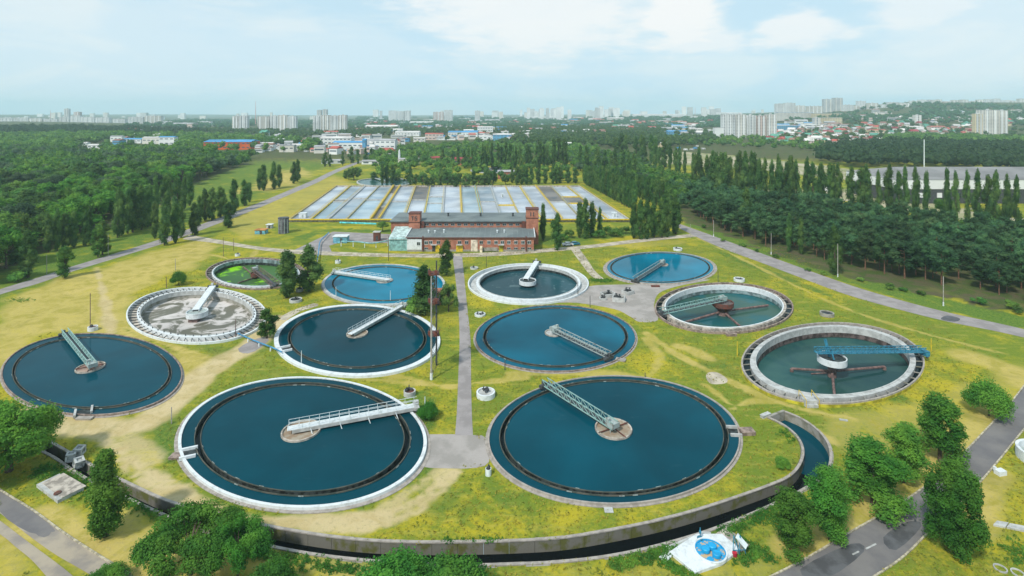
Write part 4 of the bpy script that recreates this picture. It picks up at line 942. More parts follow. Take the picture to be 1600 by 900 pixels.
for u_, w_, h_, m_ in ((678, 1.2, 2.3, M['steel_dark']), (684, 1.6, 2.2, M['yellow']), (718, 2.4, 2.3, M['yellow']), (741, 2.4, 4.2, mat('cream_door', (.6, .52, .42), .7)), (783, 1.5, 2.3, M['yellowlime'])): door(u_, w_, h_, m_)
for u_ in (678, 718, 783): part(MB().box((ux(u_), ylo-.6, 2.55), (2.2, 1.2, .12)), 'canopy', M['conc'], t)
part(MB().box((ux(752), ylo-1.0, 1.1), (.9, .9, 2.2)), 'meter_cabinet', mat('cream_cabinet', (.66, .58, .42), .7), t)
part(MB().box((ux(766), ylo-.2, .9), (5.4, .35, 1.2)), 'plinth_render', M['conc_old'], t)
for u_ in (661, 822): part(MB().beam((ux(u_), ylo-.25, .2), (ux(u_), ylo-.25, 5.6), .5, .35), 'pilaster', M['rust'], t)
# towers
def tower(x0, x1, y0, y1, h, slots):
    tw = part(MB().box(((x0+x1)/2, (y0+y1)/2, h/2), (x1-x0, y1-y0, h)), 'tower', M['brick'], t)
    part(MB().box(((x0+x1)/2, (y0+y1)/2, h-3.2), (x1-x0+.35, y1-y0+.35, .25)).box(((x0+x1)/2, (y0+y1)/2, h+.12), (x1-x0+.4, y1-y0+.4, .26)), 'tower_cornice', M['rust'], tw)
    b = MB(); cx = (x0+x1)/2; zc = h-1.7
    for kind, dx in slots:
        if kind == 'T': b.box((cx+dx, y0-.06, zc+.65), (.85, .16, .22)); b.box((cx+dx, y0-.058, zc-.1), (.24, .16, 1.3))
        elif kind == 'I': b.box((cx+dx, y0-.06, zc), (.3, .16, 1.5))
        elif kind == 'S':
            for dz in (.65, 0, -.65): b.box((cx+dx, y0-.06, zc+dz), (.8, .16, .2))
            b.box((cx+dx-.3, y0-.058, zc+.33), (.2, .16, .5)); b.box((cx+dx+.3, y0-.058, zc-.33), (.2, .16, .5))
    part(b, 'slot_opening', M['glass'], tw)
    return tw
tower(ux(640, yt0), ux(657, yt0), yt0-1.6, yt0+2.6, 11.6, (('T', -.65), ('S', .65)))
tower(ux(822, yt0), ux(841, yt0), yt0-1.6, yt0+2.9, 13.2, (('I', -.6), ('I', .5)))
for u_ in (660, 818): part(MB().box((ux(u_, yt0), yt0-.5, 6.8), (1.6, .8, 3.6)), 'wall_shaft', M['rust'], t)
part(MB().beam((xr+.45, ylo-.3, hf+.15), (xr+.45, yhi, hf+1.1), .3, .4), 'roof_edge', M['white'], t)
part(MB().beam((xl-.35, ylo-.3, hf+.15), (xl-.35, yhi, hf+1.1), .3, .4), 'roof_edge', M['white'], t)
# teal annexe
x0, x1 = ux(607), ux(636)-.2
t2 = thing('metal_annexe', 'turquoise sheet-metal annexe leaning on the brick pump house', 'annexe', (x0, ylo, 0))
part(MB().box(((x0+x1)/2, ylo+6, 2.3), (x1-x0, 10, 4.6)), 'wall', mat('turquoise_sheet', (.22, .42, .42), .6), t2)
part(MB().add([(x0-.2, ylo+.6, 4.4), (x1, ylo+.6, 4.4), (x1, ylo+12.2, 6.6), (x0-.2, ylo+12.2, 6.6), (x0-.2, ylo+.6, 4.2), (x1, ylo+.6, 4.2), (x1, ylo+12.2, 6.4), (x0-.2, ylo+12.2, 6.4)], [(0, 1, 2, 3), (7, 6, 5, 4), (0, 4, 5, 1), (1, 5, 6, 2), (2, 6, 7, 3), (3, 7, 4, 0)]), 'roof', mat('pale_green_sheet', (.42, .53, .52), .6), t2)
rb = MB(); x = x0+.5
while x < x1: rb.box((x, ylo+.96, 2.2), (.08, .06, 4.2)); x += .8
part(rb, 'rib', M['steel_teal'], t2, kind='stuff')
# ------------------------------------------------------------------ aeration basins
uf = [451, 485, 512, 540, 579, 592, 630, 661, 691, 722, 754, 784, 815, 847, 878, 910, 950, 983]
ub = [525, 547, 570, 592, 615, 625, 649, 672, 695, 719, 742, 766, 790, 812, 836, 861, 886, 905]
yF, yBk = G(700, 346.5).y, G(700, 293).y; ZB = .55
t = thing('aeration_basins', 'wide block of rectangular aeration lanes behind the brick pump house', 'aeration basin', (-30, yF, 0))
def bp_(i, s, z=0): a = Vector(((uf[i]-800)/F*yF, yF, z)); b = Vector(((ub[i]-800)/F*yBk, yBk, z)); return a.lerp(b, s)
lane_w = [water_mat('lane_foam_pale', (.41, .45, .49), .35, (.30, .35, .41), .05, (.4, .6)), water_mat('lane_water_blue', (.26, .36, .43), .2, (.32, .40, .45), .05, (.4, .6)),
          water_mat('lane_water_grey', (.33, .38, .42), .3, (.21, .28, .34), .06, (.4, .6)), water_mat('lane_mud', (.17, .16, .15), .4, (.11, .12, .13), .1)]
DIVM = [mat('divider_tan', (.44, .38, .20), .9), mat('divider_yellow', (.5, .40, .10), .9), M['conc']]; wallm = M['conc']; ZW = 1.25
def lane_part(i, s0, s1, m):
    a, b, c, d = bp_(i, s0), bp_(i+1, s0), bp_(i+1, s1), bp_(i, s1)
    part(MB().add([(p.x, p.y, ZB) for p in (a, b, c, d)], [(0, 1, 2, 3)]), 'lane_water', m, t)
lanes = {0: [(0, 1, 0)], 1: [(0, .45, 1), (.46, .5, 3), (.5, 1, 2)], 2: [(0, .55, 2), (.55, 1, 0)], 3: [(0, .5, 1), (.5, 1, 2)], 4: [(0, .3, 3), (.3, .7, 2), (.7, 1, 3)], 5: [(0, .45, 1), (.45, 1, 0)], 6: [(0, .5, 0), (.5, 1, 3)],
         7: [(0, .4, 1), (.4, .6, 1), (.6, 1, 0)], 8: [(0, 1, 0)], 9: [(0, 1, 1)], 10: [(0, .45, 0), (.45, 1, 2)], 11: [(0, .35, 0), (.35, 1, 0)], 12: [(0, 1, 0)], 13: [(0, 1, 0)], 14: [(0, .45, 0), (.45, 1, 3)], 15: [(0, .4, 0), (.4, .6, 3), (.6, 1, 0)], 16: [(0, 1, 0)]}
for i, L_ in lanes.items():
    for s0, s1, k in L_:
        lane_part(i, s0, s1, lane_w[k])
        if s1 < 1:
            a, b = bp_(i, s1), bp_(i+1, s1); part(MB().beam((a.x, a.y, ZB+.3), (b.x, b.y, ZB+.3), .9 if i in (7, 11, 15) else .35, .6), 'cross_wall', M['yellow'] if i in (11, 15) else wallm, t)
for i in range(18):
    a, b = bp_(i, 0), bp_(i, 1); wd = .75
    dv = part(MB().beam((a.x, a.y, .5), (b.x, b.y, .5), wd, 1.5), 'divider_wall', DIVM[i % 3], t)
    r = MB(); d = .62
    for s in (-1, 1):
        if rnd.random() < .25: continue
        r.beam((a.x+s*d, a.y, 2.0), (b.x+s*d, b.y, 2.0), .11)
        for k in range(40):
            p = a.lerp(b, (k+.5)/40); r.beam((p.x+s*d, p.y, 1.2), (p.x+s*d, p.y, 2.0), .06)
    part(r, 'railing', M['yellow'] if i % 4 != 3 else M['steel_grey'], dv)
    if i in (4, 5, 10, 9, 14): part(MB().beam((a.x, a.y, 1.7), (b.x, b.y, 1.7), .45, .4), 'air_pipe', M['yellow'] if i != 10 else M['steel_teal'], dv)
a, b = bp_(0, 0), bp_(17, 0)
part(MB().beam((a.x-.5, a.y, .45), (b.x+.5, b.y, .45), 1.0, 1.75), 'front_wall', M['conc_warm'], t)
part(MB().beam((a.x-.5, a.y-1.2, 1.3), (b.x+.5, b.y-1.2, 1.3), .55, .5), 'air_pipe', M['yellow'], t)
a2, b2 = bp_(0, 1), bp_(17, 1); part(MB().beam((a2.x-.5, a2.y, .45), (b2.x+.5, b2.y, .45), 1.0, 1.75), 'back_wall', M['conc_warm'], t)
p, q = G(531, 352), G(588, 354); part(MB().pipe([(p.x, p.y, 1.2), (q.x, q.y, 1.2)], .4), 'water_pipe', mat('turquoise_pipe', (.08, .5, .55), .5), t)
for i, (k, s) in enumerate(((0, .06), (16, .07), (13, .3), (11, .6))):
    c = bp_(k, s).lerp(bp_(k+1, s), .5); th = thing('sensor_hut', ['white hut in the lane beside the dark round tower', 'white hut at the basin corner beside the poplar clump', 'small pale hut on the lanes right of the brick tower', 'small pale hut halfway back along the middle lanes'][i], 'hut', (c.x, c.y, 0))
    w_ = (3.2, 2.2, 1.2, 1.2)[i]
    part(MB().box((c.x, c.y, 1.6), (w_, w_*.8, 2.2)), 'wall', M['white'], th); part(MB().box((c.x, c.y, 2.8), (w_+.3, w_*.8+.3, .2)), 'roof', M['steel_pale'], th); part(MB().box((c.x+.2, c.y-w_*.4-.03, 1.5), (.7, .08, 1.4)), 'door', M['steel_grey'], th)
# ------------------------------------------------------------------ small buildings, pipes and masts in the plant
c = G(443, 364); t = thing('round_silo', 'dark round brick silo at the front corner of the aeration lanes', 'silo', (c.x, c.y, 0))
part(MB().tube((c.x, c.y, 0), (c.x, c.y, 6.2), 2.1, n=28), 'wall', mat('dark_silo_wall', (.13, .13, .15), .8, .2, .5), t)
part(MB().tube((c.x, c.y, 6.2), (c.x, c.y, 6.5), 2.2, n=28), 'rim', M['steel_dark'], t)
for z in (1.5, 3.1, 4.7): part(MB().tube((c.x, c.y, z), (c.x, c.y, z+.12), 2.14, n=28), 'hoop', M['steel_dark'], t)
for a in (-2.2, -1.6, -1.0, -.4): part(MB().beam((c.x+2.15*math.cos(a), c.y+2.15*math.sin(a), .1), (c.x+2.15*math.cos(a), c.y+2.15*math.sin(a), 6.1), .14), 'rib', M['steel_grey'], t)
def shed(u, v, w_, d_, h, wm, rm, label, rz=0, cat='shed', name='shed', gable=False, z=0, win_n=0):
    c = G(u, v); t = thing(name, label, cat, (c.x, c.y, 0))
    part(MB().box((c.x, c.y+d_/2, h/2), (w_, d_, h), rz), 'wall', wm, t)
    if gable:
        b = MB(); x0, x1, y0, y1 = c.x-w_/2-.2, c.x+w_/2+.2, c.y-.3, c.y+d_+.3; b.add([(x0, y0, h), (x1, y0, h), (x1, y1, h), (x0, y1, h), (x0, (y0+y1)/2, h+gable), (x1, (y0+y1)/2, h+gable)], [(0, 1, 5, 4), (3, 4, 5, 2), (0, 4, 3), (1, 2, 5), (3, 2, 1, 0)]); part(b, 'roof', rm, t)
    else: part(MB().box((c.x, c.y+d_/2, h+.12), (w_+.5, d_+.5, .22), rz), 'roof', rm, t)
    part(MB().box((c.x+w_*.1, c.y-.04, min(1, h*.4)), (.9, .1, min(2, h*.8))), 'door', M['steel_blue'] if wm == M['steel_pale'] else M['steel_dark'], t)
    for k in range(win_n): part(MB().box((c.x-w_/2+w_*(k+.5)/win_n, c.y-.04, h*.6), (w_/win_n*.5, .1, h*.3)), 'window', M['glass'], t)
    return t
skyb = mat('sky_blue_wall', (.16, .42, .55), .7)
shed(531, 380, 5.2, 3.5, 2.4, skyb, M['white'], 'sky-blue shed with white flat roof beside the service yard')
shed(406, 366, 4.2, 3, 1.6, skyb, mat('orange_roof', (.45, .2, .06), .8), 'low blue hut with orange roof left of the dark silo')
shed(420, 357, 2.2, 2.0, 1.5, M['conc'], M['white'], 'pale box hut next to the low blue hut')
shed(682, 477, 3.2, 3.2, 3.2, M['brick'], M['brick'], 'small brick hut between the trees at the foot of the pylon', gable=.8, name='brick_hut', cat='hut')
shed(588, 377, 2.4, 2.2, 3.4, M['rust'], M['conc'], 'rusty machine tower left of the turquoise annexe', name='machine_tower', cat='tower')
# blue pipeline on posts
bluep = mat('blue_pipe', (.06, .24, .42), .5)
def pipeline(px, z, r, m, label, nposts, base=0):
    pts = [G(u, v, z) for u, v in px]; t = thing('pipeline', label, 'pipeline', (pts[0].x, pts[0].y, 0))
    part(MB().pipe(smooth(pts, 5), r), 'pipe', m, t)
    rs = resample(pts, sum((b-a).length for a, b in zip(pts, pts[1:]))/(nposts+.01))
    for p in rs[:nposts+1]: part(MB().box((p.x, p.y, (z-r)/2), (.22, .22, z-r)), 'post', M['steel_pale'], t)
pipeline([(533, 377), (560, 378), (582, 380), (606, 376)], 1.9, .22, mat('pale_teal_pipe', (.2, .42, .46), .5), 'pale pipe on posts from the blue shed to the turquoise annexe', 4)
pipeline([(514, 363), (507, 370), (500, 378), (498, 392), (496, 405)], 1.0, .2, bluep, 'blue pipe bending across the service yard', 4)
pipeline([(372, 521), (390, 529), (410, 537), (428, 544), (440, 550)], .9, .14, bluep, 'thin blue pipe from the foamy tank to the white-rimmed tank', 4)
def lamp_post(u, v, hpx, label, m='pole_conc', r=.13, arm=False, foot=False, group='posts and poles around the tanks', lamp=False):
    p = G(u, v); h = hpx*p.y/F; t = thing('utility_pole', label, 'pole', (p.x, p.y, 0), group)
    part(MB().tube((p.x, p.y, 0), (p.x, p.y, h), r, r*.7, 8), 'mast', M[m], t)
    if arm: part(MB().beam((p.x-.9, p.y, h-.6), (p.x+.9, p.y, h-.6), .12), 'crossarm', M['steel_dark'], t); [part(MB().tube((p.x+dx, p.y, h-.55), (p.x+dx, p.y, h-.25), .07, n=6), 'insulator', M['white'], t) for dx in (-.8, 0, .8)]
    if lamp: part(MB().beam((p.x, p.y, h), (p.x+.9, p.y-.2, h+.15), .08), 'arm', M['steel_grey'], t); part(MB().box((p.x+1.0, p.y-.2, h+.12), (.6, .25, .14)), 'lamp_head', M['steel_pale'], t)
    if foot: part(MB().tube((p.x, p.y, 0), (p.x, p.y, 1.0), r+.04, r+.04, 8), 'whitewashed_foot', M['white'], t)
    return t
for a in [(141, 515, 57, 'bare brown pole behind the deep blue tank by the dry field', 'brownpipe'), (169, 399, 34, 'grey pole in front of the dark tree by the left road'), (73, 428, 30, 'short pale pole beside the left road'),
          (274, 422, 18, 'short pole beside the lime bush'), (260, 450, 18, 'leaning brown stake left of the lime bush', 'brownpipe'), (349, 401, 30, 'brown pole on the track behind the algae tank', 'brownpipe'), (365, 392, 20, 'thin brown pole behind the track', 'brownpipe'),
          (368, 527, 28, 'brown pole on the rim side of the foamy tank', 'brownpipe'), (525, 466, 18, 'white stub pole on the bright blue tank rim', 'steel_pale'), (610, 472, 18, 'white stub pole in the bright blue tank', 'steel_pale'),
          (471, 570, 22, 'white pole on the near rim of the tank beside the pylon', 'steel_pale'), (268, 662, 26, 'thin pole left of the nearest tank', 'pole_conc'), (607, 408, 40, 'tall thin pole behind the bright blue tank', 'steel_dark'),
          (697, 428, 38, 'pale pole in front of the poplar by the path', 'steel_pale'), (760, 418, 18, 'dark pole behind the swirling tank', 'steel_dark'), (903, 463, 22, 'dark pole at the edge of the swirling tank', 'steel_dark'),
          (922, 480, 18, 'short black pole behind the blue tank', 'steel_dark'), (789, 578, 16, 'black stake at the near rim of the blue tank', 'steel_dark'), (1008, 590, 8, 'tiny black stake behind the beige-rimmed tank', 'steel_dark'),
          (1122, 441, 18, 'dark pole at the rim of the rusty hopper tank', 'steel_dark'), (1152, 557, 24, 'yellow stake in the meadow left of the blue-bridge tank', 'yellow'), (1455, 549, 20, 'yellow stake right of the blue bridge', 'yellow'),
          (664, 650, 30, 'thin pale pole beside the green shrub at the walkway end', 'steel_pale'), (1079, 372, 22, 'grey pole at the fork of the two roads')]:
    lamp_post(a[0], a[1], a[2], a[3], *(a[4:] if len(a) > 4 else ()), r=.09)
for u, v, hh, lab in ((1205, 398, 34, 'first'), (1309, 433, 52, 'middle'), (1474, 478, 46, 'last')): lamp_post(u, v, hh, {'first': 'white-footed pole by the right road, nearest the poplar clump', 'middle': 'white-footed pole by the right road in front of a slim poplar', 'last': 'white-footed pole by the right road before the pine edge'}[lab], foot=True, arm=False, r=.12)
lamp_post(1115, 370, 26, 'white-footed pole by the right road near the fork', foot=True); lamp_post(1444, 264, 46, 'tall white mast in front of the dark wood', 'steel_pale', r=.5)
# twin pylon
p = G(674, 593); hp = (593-420)*p.y/F
t = thing('twin_pylon', 'tall double pole pylon with rusty platforms beside the central path', 'pylon', (p.x, p.y, 0))
q = G(682, 571)
for k, (o_, m_) in enumerate(((p, 'pole_conc'), (q, 'steel_dark'))):
    part(MB().tube((o_.x, o_.y, 0), (o_.x, o_.y, hp*(1 if k else .93)), .2, .13, 10), 'mast', M[m_], t)
part(MB().tube((p.x, p.y, 0), (p.x, p.y, 1.2), .27, n=12), 'whitewashed_foot', M['white'], t)
for z in (hp*.36, hp*.66, hp*.92):
    part(MB().box(((p.x+q.x)/2, (p.y+q.y)/2, z), (2.0, 2.6, .16), .2), 'platform', M['rust'], t)
    r = MB()
    for dx in (-1, 1):
        for dy in (-1.2, 0, 1.2): r.beam(((p.x+q.x)/2+dx, (p.y+q.y)/2+dy, z), ((p.x+q.x)/2+dx, (p.y+q.y)/2+dy, z+.8), .06)
        r.beam(((p.x+q.x)/2+dx, (p.y+q.y)/2-1.2, z+.8), ((p.x+q.x)/2+dx, (p.y+q.y)/2+1.2, z+.8), .06)
    part(r, 'railing', M['steel_dark'], t)
    for dx in (-.7, .5): part(MB().box(((p.x+q.x)/2+dx, (p.y+q.y)/2-1, z+.5), (.5, .5, .7)), 'floodlight', M['rust'], t)
br = MB(); n = 22
for i in range(n):
    z0, z1 = hp*.92*i/n, hp*.92*(i+1)/n; a, b = (p, q) if i % 2 else (q, p); br.beam((a.x, a.y, z0), (b.x, b.y, z1), .06); br.beam((a.x+.35, a.y, z0), (a.x+.35, a.y, z1), .05)
part(br, 'ladder_bracing', M['steel_dark'], t)
# parked cars
def car(u, v, rz, m, label):
    c = G(u, v); t = thing('parked_car', label, 'car', (c.x, c.y, 0), 'cars parked behind the brick pump house'); t.rotation_euler = (0, 0, rz)
    def lp(mb, name, m_, par=t, kind=None):
        o = bpy.data.objects.new(name, mb.mesh(name, m_)); COL.objects.link(o); o.parent = par; return o
    prof = [(-2.1, .35), (-2.15, .75), (-1.9, .92), (-1.35, .98), (-.75, 1.42), (.75, 1.42), (1.35, 1.0), (2.0, .88), (2.1, .6), (2.1, .35)]
    n = len(prof); vs = [(x, -.85, z) for x, z in prof]+[(x, .85, z) for x, z in prof]
    vs = [(x, y*(.82 if z > 1.2 else 1), z) for x, y, z in vs]
    b = MB().add(vs, [tuple(range(n)), tuple(range(n, 2*n))[::-1]]+[(i, n+i, n+(i+1) % n, (i+1) % n) for i in range(n)]); lp(b, 'body', m)
    b = MB()
    for s in (-1, 1): b.add([(-1.15, s*.84, 1.02), (1.15, s*.84, 1.02), (.68, s*.735, 1.36), (-.68, s*.735, 1.36)], [(0, 1, 2, 3)])
    b.add([(1.33, -.7, 1.04), (1.33, .7, 1.04), (.8, .62, 1.4), (.8, -.62, 1.4)], [(0, 1, 2, 3)]); b.add([(-1.33, -.7, 1.03), (-1.33, .7, 1.03), (-.8, .62, 1.4), (-.8, -.62, 1.4)], [(0, 1, 2, 3)]); lp(b, 'window', M['glass'])
    for x in (-1.3, 1.3):
        for s in (-1, 1): lp(MB().tube((x, s*.88, .32), (x, s*.66, .32), .33, n=12), 'wheel', M['steel_dark'])
car(887, 384, .1, mat('white_car_paint', (.75, .77, .8), .3), 'white parked car at the edge of the bushes')
car(897.5, 383, .2, mat('teal_car_paint', (.03, .16, .22), .3), 'dark teal parked car beside the white one')
# ------------------------------------------------------------------ trees
def leafmat(name, col, col2, rv=.25, trans=.42): return mat(name, col, .75, scale=.55, col2=col2, rnd_obj=rv, trans=trans, spec=.15, thr=(.35, .65), detail=4)
LM = dict(
 broad=leafmat('broad_leaves', (.15, .285, .05), (.075, .18, .04), rv=.4),
 poplar=leafmat('poplar_leaves', (.115, .215, .05), (.06, .135, .04)),
 pine=leafmat('pine_needles', (.085, .175, .065), (.045, .115, .05), rv=.4),
 olive=leafmat('olive_leaves', (.09, .15, .07), (.055, .10, .05)),
 bright=leafmat('fresh_leaves', (.135, .31, .04), (.065, .19, .03)),
)
def np_mesh(name, V, Q, m, smooth_=False, tri=None):
    me = bpy.data.meshes.new(name); nq = len(Q); nt_ = 0 if tri is None else len(tri)
    me.vertices.add(len(V)); me.vertices.foreach_set('co', np.asarray(V, np.float32).ravel())
    me.loops.add(nq*4+nt_*3); idx = Q.ravel() if nt_ == 0 else np.r_[Q.ravel(), tri.ravel()]
    me.loops.foreach_set('vertex_index', idx.astype(np.int32)); me.polygons.add(nq+nt_)
    st = np.r_[np.arange(nq)*4, nq*4+np.arange(nt_)*3]; me.polygons.foreach_set('loop_start', st.astype(np.int32))
    me.materials.append(m); me.update(calc_edges=True); return me
def leaf_quads(P_, nrm, size, r=rng, asp=.7):
    n = len(P_); nn = nrm+r.normal(0, .55, (n, 3)); nn /= np.linalg.norm(nn, axis=1)[:, None]+1e-9
    t = np.cross(nn, r.normal(0, 1, (n, 3))); t /= np.linalg.norm(t, axis=1)[:, None]+1e-9; b = np.cross(nn, t)
    s = (size*r.uniform(.6, 1.3, n))[:, None]/2; t, b = t*s, b*s*asp
    V = np.stack([P_-t, P_-b*.9, P_+t, P_+b*.9], 1).reshape(-1, 3); return V, np.arange(4*n).reshape(-1, 4)
ICO = None
def ico():
    global ICO
    if ICO is None:
        g = (1+5**.5)/2; v = np.array([(-1, g, 0), (1, g, 0), (-1, -g, 0), (1, -g, 0), (0, -1, g), (0, 1, g), (0, -1, -g), (0, 1, -g), (g, 0, -1), (g, 0, 1), (-g, 0, -1), (-g, 0, 1)], float); v /= np.linalg.norm(v[0])
        f = np.array([(0, 11, 5), (0, 5, 1), (0, 1, 7), (0, 7, 10), (0, 10, 11), (1, 5, 9), (5, 11, 4), (11, 10, 2), (10, 7, 6), (7, 1, 8), (3, 9, 4), (3, 4, 2), (3, 2, 6), (3, 6, 8), (3, 8, 9), (4, 9, 5), (2, 4, 11), (6, 2, 10), (8, 6, 7), (9, 8, 1)])
        ICO = (v, f)
    return ICO
def clumps_for(kind, n, r):
    """clump centres and radii for a crown of a 10 m tall tree"""
    out = []
    if kind == 'broad':      # wide crown 2.2..10 high, radius ~4
        for i in range(n):
            a, e, k = r.uniform(0, 6.283), math.asin(r.uniform(-.65, 1)), r.uniform(.45, 1)**.6
            out.append(((3.0*k*math.cos(e)*math.cos(a)), 3.0*k*math.cos(e)*math.sin(a), 5.7+3.1*k*math.sin(e), r.uniform(.95, 1.6), .85))
    elif kind == 'poplar':   # narrow column, radius ~1.5
        for i in range(n):
            h = .9+8.4*(i+.5)/n; w_ = 1.0*min(1, (h/2.6)**.7)*min(1, ((10.1-h)/4.2)**.75); a = r.uniform(0, 6.283); k = r.uniform(.15, 1)
            out.append((w_*k*math.cos(a), w_*k*math.sin(a), h+r.uniform(-.3, .3), .32+.55*w_*r.uniform(.7, 1.1), 1.7))
    elif kind == 'pine':     # high bare trunk, uneven crown 3.6..10
        for i in range(n):
            h = 3.4+5.6*((i+.5)/n)**.8; w_ = 1.9*min(1, ((10.2-h)/3.0)**.6); a = i*2.4+r.uniform(-.7, .7); k = r.uniform(.2, 1.1)
            out.append((w_*k*math.cos(a), w_*k*math.sin(a), h, r.uniform(.8, 1.25), .8))
    elif kind == 'tall':     # upright irregular tree, narrow waist
        for i in range(n):
            h = 1.9+7.4*(i+.5)/n; w_ = 1.7*(.75+.3*math.sin(h*1.7+1))*min(1, ((10.3-h)/2.2)**.6); a = r.uniform(0, 6.283); k = r.uniform(.2, 1)
            out.append((w_*k*math.cos(a), w_*k*math.sin(a), h, r.uniform(.75, 1.15), 1.0))
    elif kind == 'dome':
        for i in range(n):
            a, e, k = r.uniform(0, 6.283), math.asin(r.uniform(-.55, 1)), r.uniform(.5, 1)**.5
            out.append(((3.9*k*math.cos(e)*math.cos(a)), 3.9*k*math.cos(e)*math.sin(a), 4.6+4.1*k*math.sin(e), r.uniform(1.0, 1.6), .95))
    elif kind == 'ovate':
        for i in range(n):
            h = 1.6+7.4*(i+.5)/n; w_ = 2.3*min(1, (h/3.0)**.6)*min(1, ((10.4-h)/4.6)**.55); a = r.uniform(0, 6.283); k = r.uniform(.3, 1)
            out.append((w_*k*math.cos(a), w_*k*math.sin(a), h+r.uniform(-.5, .5), r.uniform(.55, .9), 1.55))
    elif kind == 'shaggy':
        for i in range(n):
            h = 1.2+8.0*(i+.5)/n; w_ = 1.9*(.8+.25*math.sin(h*1.3))*min(1, ((10.2-h)/3.0)**.6); a = r.uniform(0, 6.283); k = r.uniform(.25, 1)
            out.append((w_*k*math.cos(a), w_*k*math.sin(a), h, r.uniform(.7, 1.1), 1.0))
    elif kind == 'bush':
        for i in range(n):
            a, k = r.uniform(0, 6.283), r.uniform(.1, 1)**.6; out.append((3.6*k*math.cos(a), 3.6*k*math.sin(a), 3.0+4.2*(1-k*k)*r.uniform(.4, 1), r.uniform(1.4, 2.4), .95))
    elif kind == 'spread':
        for i in range(n):
            a, k = r.uniform(0, 6.283), r.uniform(.2, 1)**.6; out.append((5.2*k*math.cos(a), 5.2*k*math.sin(a), 3.6+4.6*(1-k*k*.75)*r.uniform(.2, 1), r.uniform(1.0, 1.7), .7))
    return out
def crown_mesh(kind, m, ncl, nleaf, size, seed, core=.72):
    r = np.random.default_rng(seed); cl = clumps_for(kind, ncl, r); Vs, Qs, Ts = [], [], []; ov = 0
    iv, if_ = ico(); tv = []; tf = []; to = 0
    for (x, y, z, R, asp) in cl:
        d = r.normal(0, 1, (nleaf, 3)); d /= np.linalg.norm(d, axis=1)[:, None]; rad = r.uniform(.62, 1.06, nleaf)[:, None]
        bump = 1+.22*np.sin(d[:, :1]*5+x)*np.sin(d[:, 1:2]*5+y)+.12*np.sin(d[:, 2:3]*9)
        p = np.array([x, y, z])+d*rad*bump*R*np.array([1, 1, asp])
        up = d.copy(); up[:, 2] += .25
        V, Q = leaf_quads(p, up, size, r); Vs.append(V); Qs.append(Q+ov); ov += len(V)
        c = iv*core*R*np.array([1, 1, asp])*r.uniform(.8, 1.1, (12, 1))+np.array([x, y, z]); tv.append(c); tf.append(if_+to); to += 12
    V = np.concatenate(Vs+tv); T = np.concatenate(tf)+ov
    V[:, 2] = np.maximum(V[:, 2], .15)
    return np_mesh('crown', V, np.concatenate(Qs), m, tri=T), cl
def trunk_mesh(kind, cl, m, seed):
    r = random.Random(seed); b = MB(); lean = r.uniform(-.15, .15)
    hh = {'poplar': 9, 'pine': 9.2, 'tall': 8, 'broad': 5.5, 'dome': 5.5, 'shaggy': 7.5, 'ovate': 7, 'bush': 3, 'spread': 3.6}[kind]; r0 = {'poplar': .2, 'pine': .16, 'tall': .24, 'broad': .28, 'dome': .4, 'shaggy': .2, 'ovate': .22, 'bush': .2, 'spread': .3}[kind]
    pts = [Vector((0, 0, -.3)), Vector((lean*.3, 0, hh*.35)), Vector((lean, lean*.6, hh*.7)), Vector((lean*.8, lean, hh))]
    for i in range(3): b.tube(pts[i], pts[i+1], r0*(1-.28*i), r0*(1-.28*(i+1)), 7)
    for k, (x, y, z, R, a) in enumerate(cl):
        if kind in ('poplar',) and k % 3: continue
        if k > 16: break
        st = pts[1].lerp(pts[3], min(1, max(0, (z*.62-hh*.35)/(hh*.65)))) if kind != 'pine' else Vector((lean*.8, lean*.8, z-.2))
        mid = st.lerp(Vector((x, y, z)), .55)+Vector((0, 0, .25)); b.tube(st, mid, r0*.36, r0*.22, 5); b.tube(mid, (x, y, z), r0*.22, r0*.08, 5)
    return b.mesh('trunk', m)
PROTO = {}
def protos(key, kind, leaf, ncl, nleaf, size, nvar, core=.72, bark='bark'):
    L = []
    for i in range(nvar):
        cm, cl = crown_mesh(kind, LM[leaf], ncl, nleaf, size, hash((key, i)) % 9999 if 0 else len(PROTO)*17+i*5+3, core)
        L.append((cm, trunk_mesh(kind, cl, M[bark], i+len(PROTO)*7)))
    PROTO[key] = L
W10 = dict(broad=8.0, dome=9.8, shaggy=4.6, ovate=5.8, poplar=2.75, pine=5.0, tall=4.6, bush=9.5, spread=12.5)
protos('near_broad', 'broad', 'bright', 30, 800, .23, 1, core=.6)
protos('near_dome', 'dome', 'bright', 46, 900, .24, 1, core=.6)
protos('near_spread', 'spread', 'bright', 40, 850, .26, 2, core=.5)
protos('near_ovate', 'ovate', 'bright', 40, 700, .20, 1, core=.55)
protos('near_column', 'poplar', 'bright', 26, 700, .20, 1, core=.6)
protos('near_tall', 'tall', 'broad', 32, 850, .22, 2, core=.6)
protos('near_bush', 'bush', 'bright', 22, 700, .36, 2, core=.5)
protos('near_acacia', 'shaggy', 'bright', 30, 700, .21, 3, core=.5)
protos('mid_poplar', 'poplar', 'poplar', 22, 170, .28, 4)
protos('mid_broad', 'broad', 'broad', 22, 150, .46, 5)
protos('mid_shaggy', 'shaggy', 'broad', 26, 170, .36, 3)
protos('mid_bright', 'broad', 'bright', 20, 150, .46, 3)
protos('mid_dark', 'dome', 'poplar', 24, 130, .5, 2)
protos('mid_olive', 'broad', 'olive', 22, 170, .40, 2)
protos('mid_pine', 'pine', 'pine', 17, 150, .38, 5, bark='pinebark')
protos('mid_bush', 'bush', 'broad', 10, 110, .7, 3)
protos('far_poplar', 'poplar', 'poplar', 11, 60, .55, 4)
